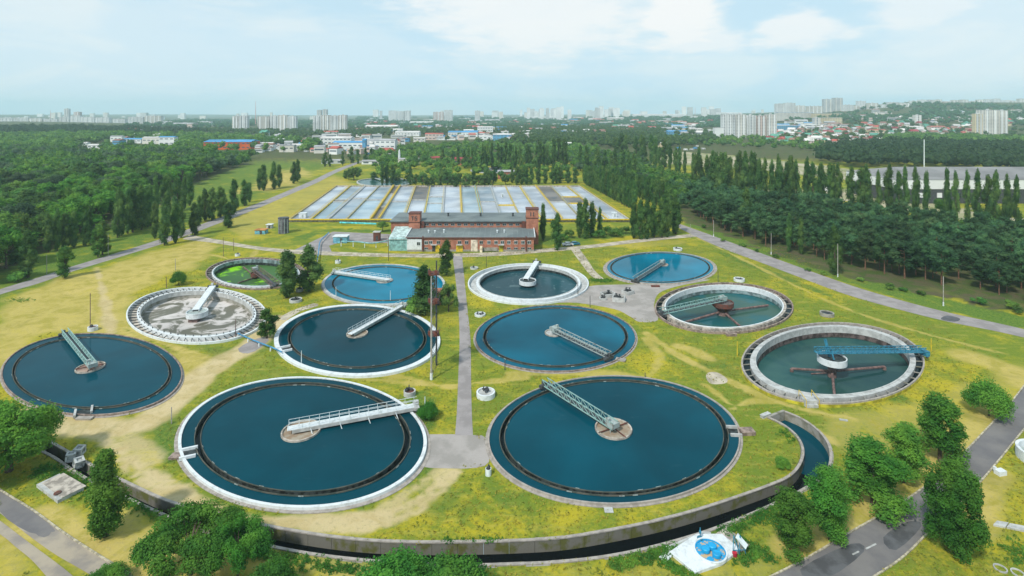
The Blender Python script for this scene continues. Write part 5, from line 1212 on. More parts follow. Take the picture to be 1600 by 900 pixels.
KINDOF = dict(near_broad='broad', near_spread='spread', near_tall='tall', near_bush='bush', near_acacia='shaggy', near_dome='dome', near_ovate='ovate', near_column='poplar', mid_poplar='poplar', mid_broad='broad', mid_shaggy='shaggy', mid_bright='broad', mid_dark='dome', mid_olive='broad', mid_pine='pine', mid_bush='bush', far_poplar='poplar')
NAMES = dict(broad='broadleaf_tree', dome='broadleaf_tree', shaggy='leafy_tree', ovate='upright_tree', spread='spreading_tree', poplar='poplar_tree', pine='pine_tree', tall='upright_tree', bush='bush')
def tree(key, pos, hm, wm, label, group=None, cat=None, name=None, simple=False):
    kind = KINDOF[key]; cm, tm = rnd.choice(PROTO[key]); nm = name or NAMES[kind]
    t = thing(nm, label, cat or ('bush' if kind == 'bush' else 'tree'), pos, group)
    t.scale = (wm/W10[kind], wm/W10[kind]*rnd.uniform(.93, 1.07), hm/10); t.rotation_euler = (0, 0, rnd.uniform(0, 6.28))
    for nm_, me in (('crown', cm), ('trunk', tm)):
        if kind == 'bush' and nm_ == 'trunk' and simple: continue
        o = bpy.data.objects.new(nm_, me); COL.objects.link(o); o.parent = t
    return t
def TP(key, u, vb, vt, wpx, label, group=None, **k):
    p = GT(u, vb); d = p.y
    return tree(key, p-Vector((0, 0, .05)), (vb-vt)*d/F, wpx*d/F, label, group, **k)
# --- single trees of the foreground
TP('near_dome', 14, 738, 616, 136, 'big dense round tree at the channel bend by the concrete cubes')
TP('near_column', 166, 838, 698, 56, 'tall dark upright tree beside the weathered concrete platform', name='upright_tree')
TP('near_bush', 160, 925, 884, 70, 'round bush cut by the lower picture edge beside the forked road')
TP('near_spread', 298, 898, 782, 165, 'widest spreading tree between the forked road and the channel')
TP('near_spread', 372, 900, 795, 105, 'spreading tree leaning over the channel wall')
TP('near_bush', 425, 940, 868, 80, 'feathery bush at the picture bottom right of the spreading trees')
TP('near_bush', 612, 950, 862, 128, 'feathery green bush hiding the channel at the bottom, left one')
TP('near_bush', 708, 952, 866, 128, 'feathery green bush hiding the channel at the bottom, nearer the middle')
TP('near_bush', 225, 862, 838, 22, 'small shrub at the left foot of the widest spreading tree')
TP('near_ovate', 1494, 866, 716, 98, 'dense dark tree right of the asphalt road, nearest the camera')
TP('near_acacia', 1241, 862, 765, 76, 'feathery tree standing against the channel bend')
TP('near_acacia', 1297, 845, 730, 70, 'feathery tree next to the open water of the channel head')
TP('near_acacia', 1364, 790, 688, 92, 'bushy roadside tree third from the road corner')
TP('near_acacia', 1412, 754, 660, 70, 'bushy roadside tree second from the road corner')
TP('near_acacia', 1469, 722, 614, 78, 'tall bushy roadside tree with a deep dark crown')
TP('near_bush', 1545, 650, 584, 66, 'round roadside shrub farthest along the asphalt road')
TP('near_bush', 668, 656, 618, 30, 'low green shrub at the end of the long white walkway')
TP('near_bush', 1222, 730, 712, 26, 'small dark bush inside the channel bend')
# --- middle ground
TP('mid_shaggy', 417, 530, 481, 34, 'grey-green tree between the foamy tank and the white-rimmed tank')
TP('mid_poplar', 448, 466, 389, 33, 'dark poplar left of the pair beside the algae tank')
TP('mid_poplar', 456, 458, 394, 22, 'dark poplar tucked behind the pair beside the algae tank')
TP('mid_poplar', 482, 456, 382, 37, 'dark broad poplar right of the pair beside the bright blue tank')
TP('near_bush', 279, 446, 419, 26, 'lime-green bush left of the algae tank')
TP('mid_shaggy', 101, 435, 384, 28, 'grey-green tree standing on the edge of the left road')
TP('mid_shaggy', 160, 399, 346, 30, 'dark oval tree beyond the left road beside a pole')
TP('mid_poplar', 44, 434, 358, 26, 'tall dark poplar near the picture edge beyond the left road')
TP('mid_bush', 28, 440, 415, 26, 'low round bush at the foot of the edge poplar')
TP('mid_bush', 214, 356, 325, 26, 'round bush in the clearing before the left wood')
TP('mid_shaggy', 153, 402, 350, 24, 'second dark crown close behind the oval tree')
TP('mid_poplar', 663, 492, 412, 42, 'dark tall poplar behind the twin pylon')
TP('mid_bush', 646, 493, 455, 32, 'low dark tree at the left foot of the pylon poplar')
TP('mid_dark', 701, 488, 438, 34, 'round tree right of the pylon beside the central path')
TP('mid_shaggy', 698, 430, 374, 27, 'tree in front of the brick pump house at the head of the central path')
TP('mid_broad', 598, 362, 345, 22, 'green bush tree behind the turquoise annexe')
G1 = 'poplars along the left road'
for u, vb, vt, w_ in ((242, 373, 314, 15), (257, 384, 320, 16), (274, 380, 316, 18), (283, 372, 314, 14), (304, 368, 316, 18), (357, 356, 315, 19), (320, 345, 294, 14), (331, 345, 292, 16), (345, 340, 290, 17), (366, 330, 279, 16), (382, 322, 280, 15), (390, 316, 284, 11), (349, 335, 300, 14), (312, 348, 305, 12)):
    TP('mid_poplar', u, vb, vt, w_, 'dark poplar in the loose row along the left road', G1)
for u, vb, vt, w_ in ((405, 297, 262, 12), (412, 298, 256, 14), (428, 296, 252, 13), (436, 293, 256, 12), (459, 287, 252, 12), (465, 284, 248, 10)):
    TP('mid_poplar', u, vb, vt, w_, 'poplar of the dark clump in the tan field', 'poplars in the tan field')
for u, vb, vt, w_ in ((597, 289, 255, 9), (604, 288, 254, 10), (613, 288, 256, 10), (641, 289, 259, 9)):
    TP('mid_poplar', u, vb, vt, w_, 'slim poplar behind the aeration lanes near the far round tank', 'slim poplars behind the aeration lanes')
G2 = 'poplars in the clump right of the brick pump house'
for u, vb, vt, w_ in ((849, 376, 316, 14), (870, 391, 332, 20)): TP('mid_poplar', u, vb, vt, w_, 'poplar right beside the brick tower, '+('slimmer and farther' if u == 849 else 'broader and nearer'), G2)
for u, vb, vt, w_ in ((905, 372, 314, 16), (914, 373, 309, 18), (925, 370, 314, 15), (937, 366, 322, 9)): TP('mid_poplar', u, vb, vt, w_, 'poplar of the group before the basin corner', 'poplars before the basin corner')
for u, vb, vt, w_ in ((990, 373, 314, 18), (1000, 374, 310, 19), (1011, 374, 312, 18), (1022, 372, 314, 17), (1034, 372, 308, 19), (1043, 371, 316, 15), (1056, 366, 308, 20)): TP('mid_poplar', u, vb, vt, w_, 'poplar of the dense clump at the fork of the two roads', 'poplar clump at the road fork')
for u, vb, vt, w_ in ((948, 368, 350, 26), (963, 370, 352, 28), (978, 366, 350, 22), (890, 372, 352, 20), (880, 376, 360, 20), (935, 372, 356, 24)): TP('mid_bush', u, vb, vt, w_, 'low bush in the thicket below the basin corner', 'bushes below the basin corner')
for u, vb, vt, w_ in ((545, 281, 262, 14), (553, 282, 258, 22), (650, 291, 270, 18), (661, 292, 268, 20), (671, 293, 274, 18), (688, 291, 262, 11), (699, 292, 270, 20), (713, 293, 275, 12), (728, 293, 270, 18), (740, 290, 266, 12), (770, 291, 262, 16), (757, 290, 268, 12), (540, 279, 266, 10), (679, 290, 270, 18), (707, 289, 272, 16), (720, 290, 268, 16), (734, 288, 270, 14), (748, 290, 272, 18), (636, 286, 270, 13), (764, 288, 266, 10), (790, 289, 270, 14), (585, 281, 268, 12), (620, 284, 270, 12), (695, 286, 262, 10), (800, 286, 262, 10)):
    TP('mid_dark' if w_ > 12 else 'mid_poplar', u, vb, vt, w_, 'tree in the uneven row behind the aeration lanes', 'trees behind the aeration lanes')
for k, u in enumerate((808, 815, 822, 830, 841, 852, 864, 870, 875, 888, 899)):
    TP('mid_poplar', u, 289-k*.25, 258+(k*7) % 6, 10, 'slim poplar in the row at the back right corner of the lanes', 'poplars at the back corner of the lanes')
# dense poplar avenue right of the lanes
G3 = 'poplar avenue beside the aeration lanes'
for k in range(34):
    s = k/33; p = G(912, 286).lerp(G(992, 330), s); hpx = 30+18*s
    tree('mid_poplar', p+Vector((rnd.uniform(-.6, .6), 0, 0)), hpx*p.y/F, 3.4, 'poplar in the dense avenue beside the aeration lanes', G3)
for k in range(26):
    s = k/25; p = G(925, 285).lerp(G(1030, 330), s)+Vector((6, 0, 0)); tree('mid_poplar', p, (28+16*s)*p.y/F, 3.6, 'poplar in the second line of the dense avenue', 'second poplar line of the avenue')
# poplar rows on the right, by pixel base and top
ORD = 'first second third fourth fifth sixth seventh eighth ninth tenth eleventh twelfth thirteenth fourteenth fifteenth sixteenth seventeenth eighteenth nineteenth twentieth twenty-first twenty-second twenty-third twenty-fourth twenty-fifth twenty-sixth twenty-seventh twenty-eighth twenty-ninth thirtieth thirty-first thirty-second thirty-third thirty-fourth'.split()
def relabel(root_list, key=lambda o: o.location.x/o.location.y, tail=', {} from left'):
    for i, o in enumerate(sorted(root_list, key=key)): o['label'] = (o['label']+tail.format(ORD[i]))
def group_of(g): return [o for o in bpy.data.objects if o.get('group') == g]
def prow(u0, v0, t0, u1, v1, t1, n, label, group, w_=11, key='mid_poplar', jit=4):
    for k in range(n):
        s = (k+.5)/n; u = u0+(u1-u0)*s+rnd.uniform(-jit, jit); vb = v0+(v1-v0)*s+rnd.uniform(-2, 2); vt = t0+(t1-t0)*s+rnd.uniform(-6, 7)
        TP(key, u, vb, vt, w_*rnd.uniform(.8, 1.25), label, group)
prow(1085, 296, 240, 1200, 315, 240, 15, 'poplar in the row before the sandy ground', 'poplars before the sandy ground', 15)
prow(1200, 312, 244, 1312, 330, 252, 15, 'poplar in the tall row between the pines and the sand', 'tall poplars between the pines and the sand', 14)
prow(1318, 332, 256, 1455, 350, 262, 9, 'poplar in the gappy row before the grey warehouse', 'gappy poplars before the grey warehouse', 14)
prow(1606, 367, 276, 1740, 385, 290, 8, 'poplar past the warehouse beyond the picture edge', 'poplars beyond the picture edge', 13, jit=6)
prow(1466, 350, 264, 1600, 366, 274, 8, 'poplar in the row at the warehouse and picture edge', 'poplars at the warehouse end', 13, jit=6)
prow(1018, 262, 226, 1120, 280, 236, 10, 'poplar in the far row beside the pale track', 'far poplars beside the pale track', 9)
prow(958, 246, 208, 1040, 262, 218, 9, 'tall far poplar above the avenue', 'tall far poplars above the avenue', 12)
prow(735, 268, 226, 890, 262, 216, 24, 'poplar in the long far row behind the plant', 'long far row of poplars behind the plant', 10, key='far_poplar')
prow(690, 262, 232, 735, 262, 228, 5, 'poplar before the far brick workshop', 'poplars before the far brick workshop', 8, key='far_poplar')
prow(500, 262, 236, 590, 250, 226, 7, 'poplar near the far pale workshop', 'poplars near the far pale workshop', 9, key='far_poplar')
prow(900, 268, 228, 1000, 282, 240, 12, 'poplar standing in the mixed wood beyond the avenue', 'poplars in the mixed wood', 10, key='far_poplar')
for u, vb, vt, w_, lab in ((1304, 430, 350, 19, 'slim bright poplar standing before the pine edge beside a road pole'), (1233, 395, 332, 12, 'slim poplar at the pine edge left of the bright one'), (1252, 398, 338, 12, 'dark slim poplar at the pine edge'), (1168, 365, 292, 20, 'broad poplar rising from the pines near the fork'), (1478, 345, 305, 34, 'round pale-green tree among the gappy poplars')):
    TP('mid_poplar' if w_ < 30 else 'near_broad', u, vb, vt, w_, lab)
prow(178, 372, 292, 240, 352, 288, 8, 'dark poplar in the tight stand at the wood edge', 'dark poplar stand at the wood edge', 16)
prow(240, 350, 278, 300, 318, 268, 6, 'dark poplar behind the clearing', 'dark poplars behind the clearing', 15)
prow(70, 398, 330, 150, 380, 322, 6, 'slim poplar hidden in the left wood edge', 'slim poplars in the left wood edge', 14)
for g_ in set(o['group'] for o in bpy.data.objects if o.get('group') and o.get('category') == 'tree'):
    L_ = group_of(g_)
    if 1 < len(L_) <= 34 and len(set(o['label'] for o in L_)) < len(L_): relabel(L_)
# --- woods: individuals nearest the camera, the rest as one mass
def scatter(poly_px, step, jit=.45, seed=1):
    r = np.random.default_rng(seed); pts = [GT(u, v) for u, v in poly_px]
    x0, x1, y0, y1 = min(p.x for p in pts), max(p.x for p in pts), min(p.y for p in pts), max(p.y for p in pts)
    gx, gy = np.meshgrid(np.arange(x0, x1, step), np.arange(y0, y1, step)); gx = (gx+(np.arange(gx.shape[0])[:, None] % 2)*step/2+r.uniform(-jit, jit, gx.shape)*step).ravel(); gy = (gy+r.uniform(-jit, jit, gy.shape)*step).ravel()
    m = inside(gx, gy, pts); return gx[m], gy[m]
MASS = {}
CLEAR = [(318, 395, 234), (172, 272, 226), (118, 158, 232), (363, 386, 200), (402, 462, 200), (489, 541, 203), (400, 470, 233), (500, 617, 232), (617, 655, 213), (646, 692, 218), (700, 799, 216), (1044, 1098, 210), (1117, 1214, 208), (1215, 1316, 196), (1524, 1575, 203), (1000, 1070, 182), (607, 707, 188), (0, 60, 189), (60, 230, 188), (1213, 1422, 178)]
BR = random.Random(3)
def blocked(x, y, h, w_):
    z = tz(x, y); u = 800+F*x/y; vb = HV+F*(H-z)/y; vt = HV+F*(H-z-h)/y; hw = F*w_/y*.4
    for a, b, v in CLEAR:
        if a-hw < u < b+hw and vt < v-1 and vb > v-6 and vb < v+40: return BR.random() < .93
    return False
def mass_tree(key, x, y, h, w_):
    MASS.setdefault(key, []).append((x, y, h, w_))
ZONED = ('trees of the dense left wood', 'pines beyond the right road')
ZONES = dict(broadleaf_tree=[(40, 'at the picture edge'), (90, 'behind the edge poplar'), (150, 'before the dark oval tree'), (215, 'behind the round clearing bush'), (9999, 'toward the tan field')],
             pine_tree=[(1180, 'near the road fork'), (1260, 'around the dark slim poplars'), (1340, 'behind the slim bright poplar'), (1430, 'midway between the two last poles'), (1500, 'behind the last road pole'), (1600, 'at the picture edge'), (9999, 'past the picture edge')])
def wood(poly, step, n_ind, keys, hr, wr, label, group, name, cat='tree', seed=1, mask=None):
    X, Y = scatter(poly, step, seed=seed)
    if mask is not None: k = mask(X, Y); X, Y = X[k], Y[k]
    o = np.argsort(np.hypot(X, Y)); X, Y = X[o], Y[o]
    for i, (x, y) in enumerate(zip(X, Y)):
        h = rnd.uniform(*hr); w_ = rnd.uniform(*wr)
        if i < n_ind:
            if blocked(x, y, h, w_): continue
            uu = 800+F*x/y; zone = min(len(ZONES[name])-1, sum(uu > q[0] for q in ZONES[name])) if group in ZONED else None
            lb, gr = (label, group) if zone is None else (label+' '+ZONES[name][zone][1], group+', '+ZONES[name][zone][1])
            tree(rnd.choice(keys), (x, y, tz(x, y)-.1), h, w_, lb, gr, name=name)
        else: mass_tree(name if name == 'pine_tree' else rnd.choice((name, 'fresh_wood', 'olive_wood', 'dusky_wood')), x, y, h, w_)
LEFT = [(-80, 470), (0, 436), (22, 426), (50, 400), (95, 384), (120, 368), (165, 350), (188, 352), (228, 318), (270, 300), (314, 282), (352, 268), (384, 256), (390, 246), (300, 238), (100, 238), (-80, 240)]
wood(LEFT, 10.0, 225, ['mid_broad', 'mid_broad', 'mid_bright', 'mid_bright', 'mid_bright', 'mid_olive', 'mid_dark', 'mid_poplar'], (8, 17), (9, 20), 'broadleaf tree in the dense wood left of the road', 'trees of the dense left wood', 'broadleaf_tree')
PINES = [(1066, 330), (1110, 352), (1150, 368), (1200, 386), (1260, 402), (1330, 420), (1400, 434), (1500, 454), (1640, 482), (1820, 512), (1820, 425), (1640, 392), (1500, 372), (1350, 345), (1200, 322), (1100, 304), (1040, 300)]
wood(PINES, 5.9, 300, ['mid_pine'], (7.5, 13.5), (4.6, 8.4), 'pine in the dense stand beyond the right road', 'pines beyond the right road', 'pine_tree', seed=4)
wood([(880, 252), (905, 268), (935, 284), (1000, 300), (1066, 328), (1100, 302), (1020, 270), (1000, 250), (900, 240)], 7.5, 45, ['mid_broad'], (7, 11), (7, 10), 'tree in the mixed wood between avenue and sandy ground', 'trees of the mixed wood', 'broadleaf_tree', seed=5)
wood([(1100, 312), (1340, 350), (1600, 392), (1640, 400), (1640, 372), (1400, 345), (1200, 318), (1110, 302)], 7.5, 20, ['mid_bush', 'mid_broad'], (5, 8), (6, 9), 'bushy tree between pines and poplar row', 'bushy trees before the poplar row', 'broadleaf_tree', seed=6)
# belts of far wood (mass only)
def belt(poly, step, hr, wr, name, seed, keep=1.0, mask=None):
    X, Y = scatter(poly, step, seed=seed); r = np.random.default_rng(seed)
    for x, y in zip(X, Y):
        if r.random() < keep and (mask is None or mask(x, y)): mass_tree(name if name != 'mid_wood' else ('mid_wood', 'mid_wood', 'fresh_wood', 'dusky_wood')[r.integers(4)], x, y, r.uniform(*hr), r.uniform(*wr))
belt([(-60, 246), (400, 246), (470, 240), (520, 232), (450, 222), (330, 216), (120, 214), (-60, 216)], 13, (9, 16), (11, 20), 'mid_wood', 11, .92)
belt([(-60, 216), (120, 214), (330, 216), (310, 206), (150, 203), (-60, 203)], 14, (11, 17), (12, 17), 'dark_wood', 12)
belt([(1276, 256), (1330, 262), (1450, 264), (1640, 272), (1640, 236), (1500, 232), (1390, 228), (1290, 238)], 12.5, (11, 18), (13, 20), 'dark_wood', 13)
belt([(1380, 228), (1450, 226), (1640, 236), (1640, 222), (1430, 214), (1384, 218)], 12, (9, 14), (11, 15), 'mid_wood', 14)
belt([(590, 262), (760, 266), (900, 258), (960, 244), (930, 232), (800, 226), (640, 230), (575, 244)], 10, (6, 11), (8, 11), 'mid_wood', 15, .62)
belt([(548, 279), (640, 284), (760, 287), (900, 284), (905, 262), (760, 262), (640, 260), (560, 262)], 9, (5, 9), (6, 10), 'mid_wood', 25, .42)
belt([(800, 230), (1050, 232), (1130, 222), (1100, 206), (960, 198), (800, 200), (640, 206), (640, 216)], 15, (9, 14), (12, 18), 'far_wood', 16, .7)
belt([(320, 214), (480, 216), (640, 214), (700, 204), (560, 203), (420, 204), (300, 204)], 16, (8, 13), (12, 18), 'far_wood', 17, .4)
belt([(1000, 226), (1300, 238), (1280, 224), (1180, 216), (1050, 214)], 13, (7, 11), (9, 13), 'mid_wood', 18, .35)
belt([(560, 203), (820, 200), (1130, 200), (1130, 190), (900, 187), (560, 189)], 28, (9, 15), (18, 28), 'distant_wood', 19, .6)
belt([(180, 200), (360, 202), (560, 203), (560, 190), (300, 188)], 28, (9, 15), (18, 28), 'distant_wood', 20, .35)
belt([(560, 189), (900, 187), (1130, 190), (1130, 184), (560, 184)], 50, (12, 20), (34, 52), 'distant_wood', 21, .6)
belt([(1210, 224), (1380, 226), (1600, 224), (1600, 200), (1400, 192), (1210, 196)], 22, (7, 12), (11, 18), 'far_wood', 22, .36)
belt([(1130, 200), (1300, 196), (1640, 200), (1640, 180), (1400, 176), (1130, 184)], 26, (9, 18), (16, 26), 'distant_wood', 23, .55)
belt([(1300, 190), (1640, 186), (1640, 168), (1400, 166), (1300, 172)], 34, (12, 22), (18, 28), 'distant_wood', 24, .6)
def mass_mesh(name, label, items, leaf, nl, frac):
    """crowns of many trees in one mesh: each crown is clumps of leaf sprays round a rough core"""
    items = [q for q in items if not blocked(*q)]; n = len(items)
    if not n: return
    A = np.array(items); r = np.random.default_rng(n); iv, if_ = ico()
    z0 = terrain(A[:, 0], A[:, 1]); ncl = 4
    cv = []; cf = []; P_ = []; Nn = []; S = []
    for k in range(ncl):
        a = r.uniform(0, 6.283, n); q = r.uniform(.2, .62, n)*(k > 0); R = A[:, 3]*.5*(.78 if k == 0 else 1)*r.uniform(.45, .68, n)
        if k == 0: R *= 1.35
        c = np.c_[A[:, 0]+q*A[:, 3]*.5*np.cos(a), A[:, 1]+q*A[:, 3]*.5*np.sin(a), z0+A[:, 2]*r.uniform(.42, .62, n)+(A[:, 2]*.12 if k == 0 else 0)]
        rz = np.minimum(A[:, 2]*.42, R*1.05)
        dv = iv[None]*r.uniform(.72, 1.0, (n, 12, 1)); v = c[:, None]+dv*np.stack([R, R, rz], 1)[:, None]*.86
        cv.append(v.reshape(-1, 3)); cf.append((if_[None]+(np.arange(n)*12)[:, None, None]).reshape(-1, 3)+k*n*12)
        d = r.normal(0, 1, (n, nl, 3)); d[..., 2] = np.abs(d[..., 2])*1.1-.25; d /= np.linalg.norm(d, axis=2)[..., None]
        p = c[:, None]+d*np.stack([R, R, rz], 1)[:, None]*r.uniform(.8, 1.08, (n, nl, 1)); P_.append(p.reshape(-1, 3)); Nn.append(d.reshape(-1, 3)); S.append(np.repeat(A[:, 3]*frac, nl))
    V, Q = leaf_quads(np.concatenate(P_), np.concatenate(Nn), np.concatenate(S), r)
    T = np.concatenate(cf)+len(V); V = np.concatenate([V]+cv)
    o = bpy.data.objects.new(name, np_mesh(name, V, Q, LM[leaf], tri=T)); COL.objects.link(o); tag(o, label, 'wood', None, 'stuff')
for nm, label, leaf, nl, fr in (('broadleaf_tree', 'rest of the broadleaf woods behind their front trees', 'broad', 26, .17), ('fresh_wood', 'fresher green crowns in the broadleaf woods', 'bright', 26, .17), ('olive_wood', 'grey-green crowns in the broadleaf woods', 'olive', 26, .17), ('dusky_wood', 'dusky crowns in the broadleaf woods', 'poplar', 26, .17), ('pine_tree', 'rest of the pine stand behind its front trees', 'pine', 26, .16), ('mid_wood', 'scattered green woods between plant and town', 'broad', 18, .2),
                                ('dark_wood', 'dark massed woods to both sides of the town', 'pine', 16, .2), ('far_wood', 'tree belts among the far industrial blocks', 'poplar', 10, .24), ('distant_wood', 'distant tree cover between the town districts', 'pine', 6, .3)):
    mass_mesh({'broadleaf_tree': 'broadleaf_woodland', 'pine_tree': 'pine_woodland'}.get(nm, nm), label, MASS.get(nm, []), leaf, nl, fr)
for k, (u, v, w_) in enumerate(((1130, 378, 9), (1160, 386, 12), (1182, 394, 9), (1212, 404, 13), (1262, 424, 10), (1286, 430, 12), (1345, 440, 14), (1390, 452, 18), (1412, 456, 14), (1440, 462, 16), (1530, 476, 22), (1578, 482, 24), (1590, 490, 20), (1100, 356, 10))):
    TP('mid_bush', u, v, v-w_*.7, w_, 'low shrub on the verge before the pines, '+ORD[k]+' from the fork', 'shrubs on the verge before the pines')
# --- weeds and grass tufts
def tufts(name, label, pts, size, m, n=5):
    P_ = np.array(pts); r = np.random.default_rng(len(pts)); k = len(P_)
    a = r.uniform(0, 6.283, (k, n)); d = np.stack([np.cos(a)*.7, np.sin(a)*.7, r.uniform(.3, 1, (k, n))], 2)
    s = size*r.uniform(.6, 1.4, (k, 1, 1)); p = P_[:, None]+d*s*.5
    V, Q = leaf_quads(p.reshape(-1, 3), d.reshape(-1, 3)*.6, np.repeat(s.ravel()*(.8 if n < 6 else .5), n), r, .45)
    o = bpy.data.objects.new(name, np_mesh(name, V, Q, m)); COL.objects.link(o); tag(o, label, 'vegetation', None, 'stuff')
def near_line(px, n, w_, z=0):
    pts = smooth(P(px), 4); out = []
    for _ in range(n):
        i = rnd.randrange(len(pts)-1); p = pts[i].lerp(pts[i+1], rnd.random()); out.append((p.x+rnd.gauss(0, w_), p.y+rnd.gauss(0, w_), z))
    return out
def clear(pts):
    A = np.array(pts); ok = ~inside(A[:, 0], A[:, 1], CH_POLY)
    for d in TA.values():
        ok &= ~inside(A[:, 0], A[:, 1], hole_poly(d['E'], 1.03, 32))
    return A[ok].tolist()
wd = near_line([(205, 782), (260, 814), (330, 846), (400, 864), (480, 882), (560, 892)], 900, .5)+near_line([(960, 884), (1010, 872), (1060, 856)], 420, .45)+near_line([(1130, 834), (1190, 806), (1250, 784)], 420, .6)+near_line([(60, 735), (90, 742), (120, 752), (148, 775)], 500, .8)
wd += near_line([(1160, 846), (1175, 858), (1190, 862)], 120, .5)+near_line([(1040, 880), (1060, 892), (1090, 902)], 160, .4)+near_line([(1150, 876), (1200, 868)], 160, .5)+near_line([(1590, 880), (1600, 860)], 120, .8)+near_line([(925, 438), (955, 439)], 260, .9)+near_line([(655, 640), (670, 655)], 80, .6)
wd += near_line([(20, 468), (45, 470)], 60, .8)+near_line([(690, 848), (780, 846)], 90, .3)+near_line([(1240, 690), (1220, 672)], 60, .5)
tufts('weeds', 'rank green weeds along the channel and the platforms', clear(wd)*3 if 0 else clear(wd), .42, LM['bright'], 14)
X = rng.uniform(-118, 100, 64000); Y = 54+150*rng.random(64000)**1.6
tm_ = mat('dry_grass_blades', (.34, .29, .04), .9, col2=(.16, .20, .03), scale=.25, thr=(.42, .6), trans=.2)
gp_ = clear(np.c_[X, Y, np.zeros(len(X))]); A_ = np.array(gp_)
rd = [ [ (p.x, p.y) for p in smooth(P(q), 4)] for q in ([*L_in, *L_out[::-1]],)]
ok = ~inside(A_[:, 0], A_[:, 1], [Vector(p) for p in rd[0]])
for px in ([(664, 679), (668, 675), (712, 675), (706, 400), (723, 400), (741, 679), (765, 700), (764, 724), (650, 730)], [(900, 448), (1115, 436), (1030, 458), (1026, 503), (860, 474)], [(0, 765), (215, 905), (60, 905), (0, 810)], [(285, 366), (1090, 366), (1090, 373), (285, 406)], [(1052, 350), (1200, 398), (1400, 466), (1600, 512), (1600, 530), (1400, 486), (1200, 416)], [(1030, 850), (1135, 822), (1175, 855), (1086, 902)]):
    ok &= ~inside(A_[:, 0], A_[:, 1], P(px))
pa_ = paint(A_[:, 0], A_[:, 1]); ok &= (pa_['dirt'] < .2) & (pa_['straw'] < .45)
tufts('meadow_grass', 'tufty yellow-green meadow grass between the tanks', A_[ok].tolist(), .32, tm_, 3)
# ------------------------------------------------------------------ town
WM = [mat('panel_wall_'+n, c, .85, .06, .02) for n, c in (('cream', (.62, .60, .55)), ('white', (.70, .72, .72)), ('grey', (.48, .50, .50)), ('pinkish', (.62, .50, .45)), ('yellowish', (.62, .53, .34)), ('blue', (.10, .30, .48)))]
RM = [mat('house_roof_'+n, c, .85, .1, .05) for n, c in (('red', (.42, .10, .08)), ('brown', (.25, .14, .11)), ('grey', (.36, .36, .37)), ('green', (.10, .30, .22)), ('pale', (.6, .58, .56)), ('blue', (.08, .28, .52)), ('maroon', (.28, .05, .06)))]
wing = mat('far_window', (.10, .13, .16), .3, .2, .02)
def block(u0, u1, vt, y, label, wall=0, floors=None, group=None, depth=None, name='apartment_block', cat='apartment block', bays=True, roofm=None, hmin=3, wins=True, rot=0):
    x0, x1 = (u0-800)/F*y, (u1-800)/F*y; xc = (x0+x1)/2; z0 = tz(xc, y)-1; w_ = x1-x0; zt = H-(vt-HV)*y/F; h = max(hmin, zt-z0); d = depth or min(w_*.6, 18)
    t = thing(name, label, cat, (xc, y, z0), group); a = -xc/y*0+rot
    t.rotation_euler = (0, 0, a)
    def lp(mb, nm, m, par=None, kind=None):
        o = bpy.data.objects.new(nm, mb.mesh(nm, m)); COL.objects.link(o); o.parent = par or t
        if kind: o['kind'] = kind
        return o
    wl = lp(MB().box((0, d/2, h/2), (w_, d, h)), 'wall', WM[wall] if isinstance(wall, int) else wall)
    lp(MB().box((0, d/2, h+.3), (w_*1.01, d*1.02, .6)), 'roof', roofm or WM[2])
    if bays and w_ > 14:
        n = max(2, int(w_/14))
        for k in range(n): lp(MB().box((-w_/2+w_*(k+.5)/n, -.6, h/2-.3), (3.2, 1.4, h*.97)), 'stairwell', WM[(wall+1) % 3] if isinstance(wall, int) else WM[1])
        for k in range(max(1, n-1)): lp(MB().box((-w_/2+w_*(k+1)/n, d/2, h+1.5), (4, 4, 2.2)), 'lift_house', WM[2])
    if wins:
        fl = floors or max(1, int(h/3)); nc = max(2, int(w_/4.5)); b = MB(); sz = 3.0 if y < 1500 else 4.0
        fl2 = max(1, int(h/sz))
        for i in range(fl2):
            for j in range(nc):
                x = -w_/2+w_*(j+.5)/nc; z = h*(i+.55)/fl2; b.add([(x-w_/nc*.26, -.15, z-h/fl2*.26), (x+w_/nc*.26, -.15, z-h/fl2*.26), (x+w_/nc*.26, -.15, z+h/fl2*.26), (x-w_/nc*.26, -.15, z+h/fl2*.26)], [(0, 1, 2, 3)])
            for sx in (-1, 1):
                for dy in (.3, .7): b.add([(sx*(w_/2+.15), d*(dy-.08), h*(i+.35)/fl2), (sx*(w_/2+.15), d*(dy+.08), h*(i+.35)/fl2), (sx*(w_/2+.15), d*(dy+.08), h*(i+.75)/fl2), (sx*(w_/2+.15), d*(dy-.08), h*(i+.75)/fl2)], [(0, 1, 2, 3)])
        lp(b, 'window_rows', wing, None, 'stuff')
    return t
B = block
for i, (a, b, vt, wl_) in enumerate(((363, 372, 182, 0), (373, 386, 181, 1))): B(a, b, vt, 1450, 'pale tower block standing alone left of its slab neighbours, '+('narrow half' if i == 0 else 'wide half'), wl_)
for i, (a, b, vt) in enumerate(((402, 420, 182), (422, 434, 181), (435, 448, 180), (449, 462, 182))): B(a, b, vt, 1480, 'cream slab block in the middle group of four, '+('detached end', 'second', 'third', 'fourth')[i]+' one', i % 2)
for i, (a, b, vt) in enumerate(((489, 501, 181), (502, 515, 180), (516, 528, 181), (529, 541, 180))): B(a, b, vt, 1450, 'white slab block in the joined group above the white sheds, '+('first', 'second', 'third', 'fourth')[i]+' from its edge', (i+1) % 2)
B(495, 502, 172, 2600, 'slim grey tower behind the joined slabs, shorter', 2); B(504, 511, 171, 2600, 'slim grey tower behind the joined slabs, taller', 2)
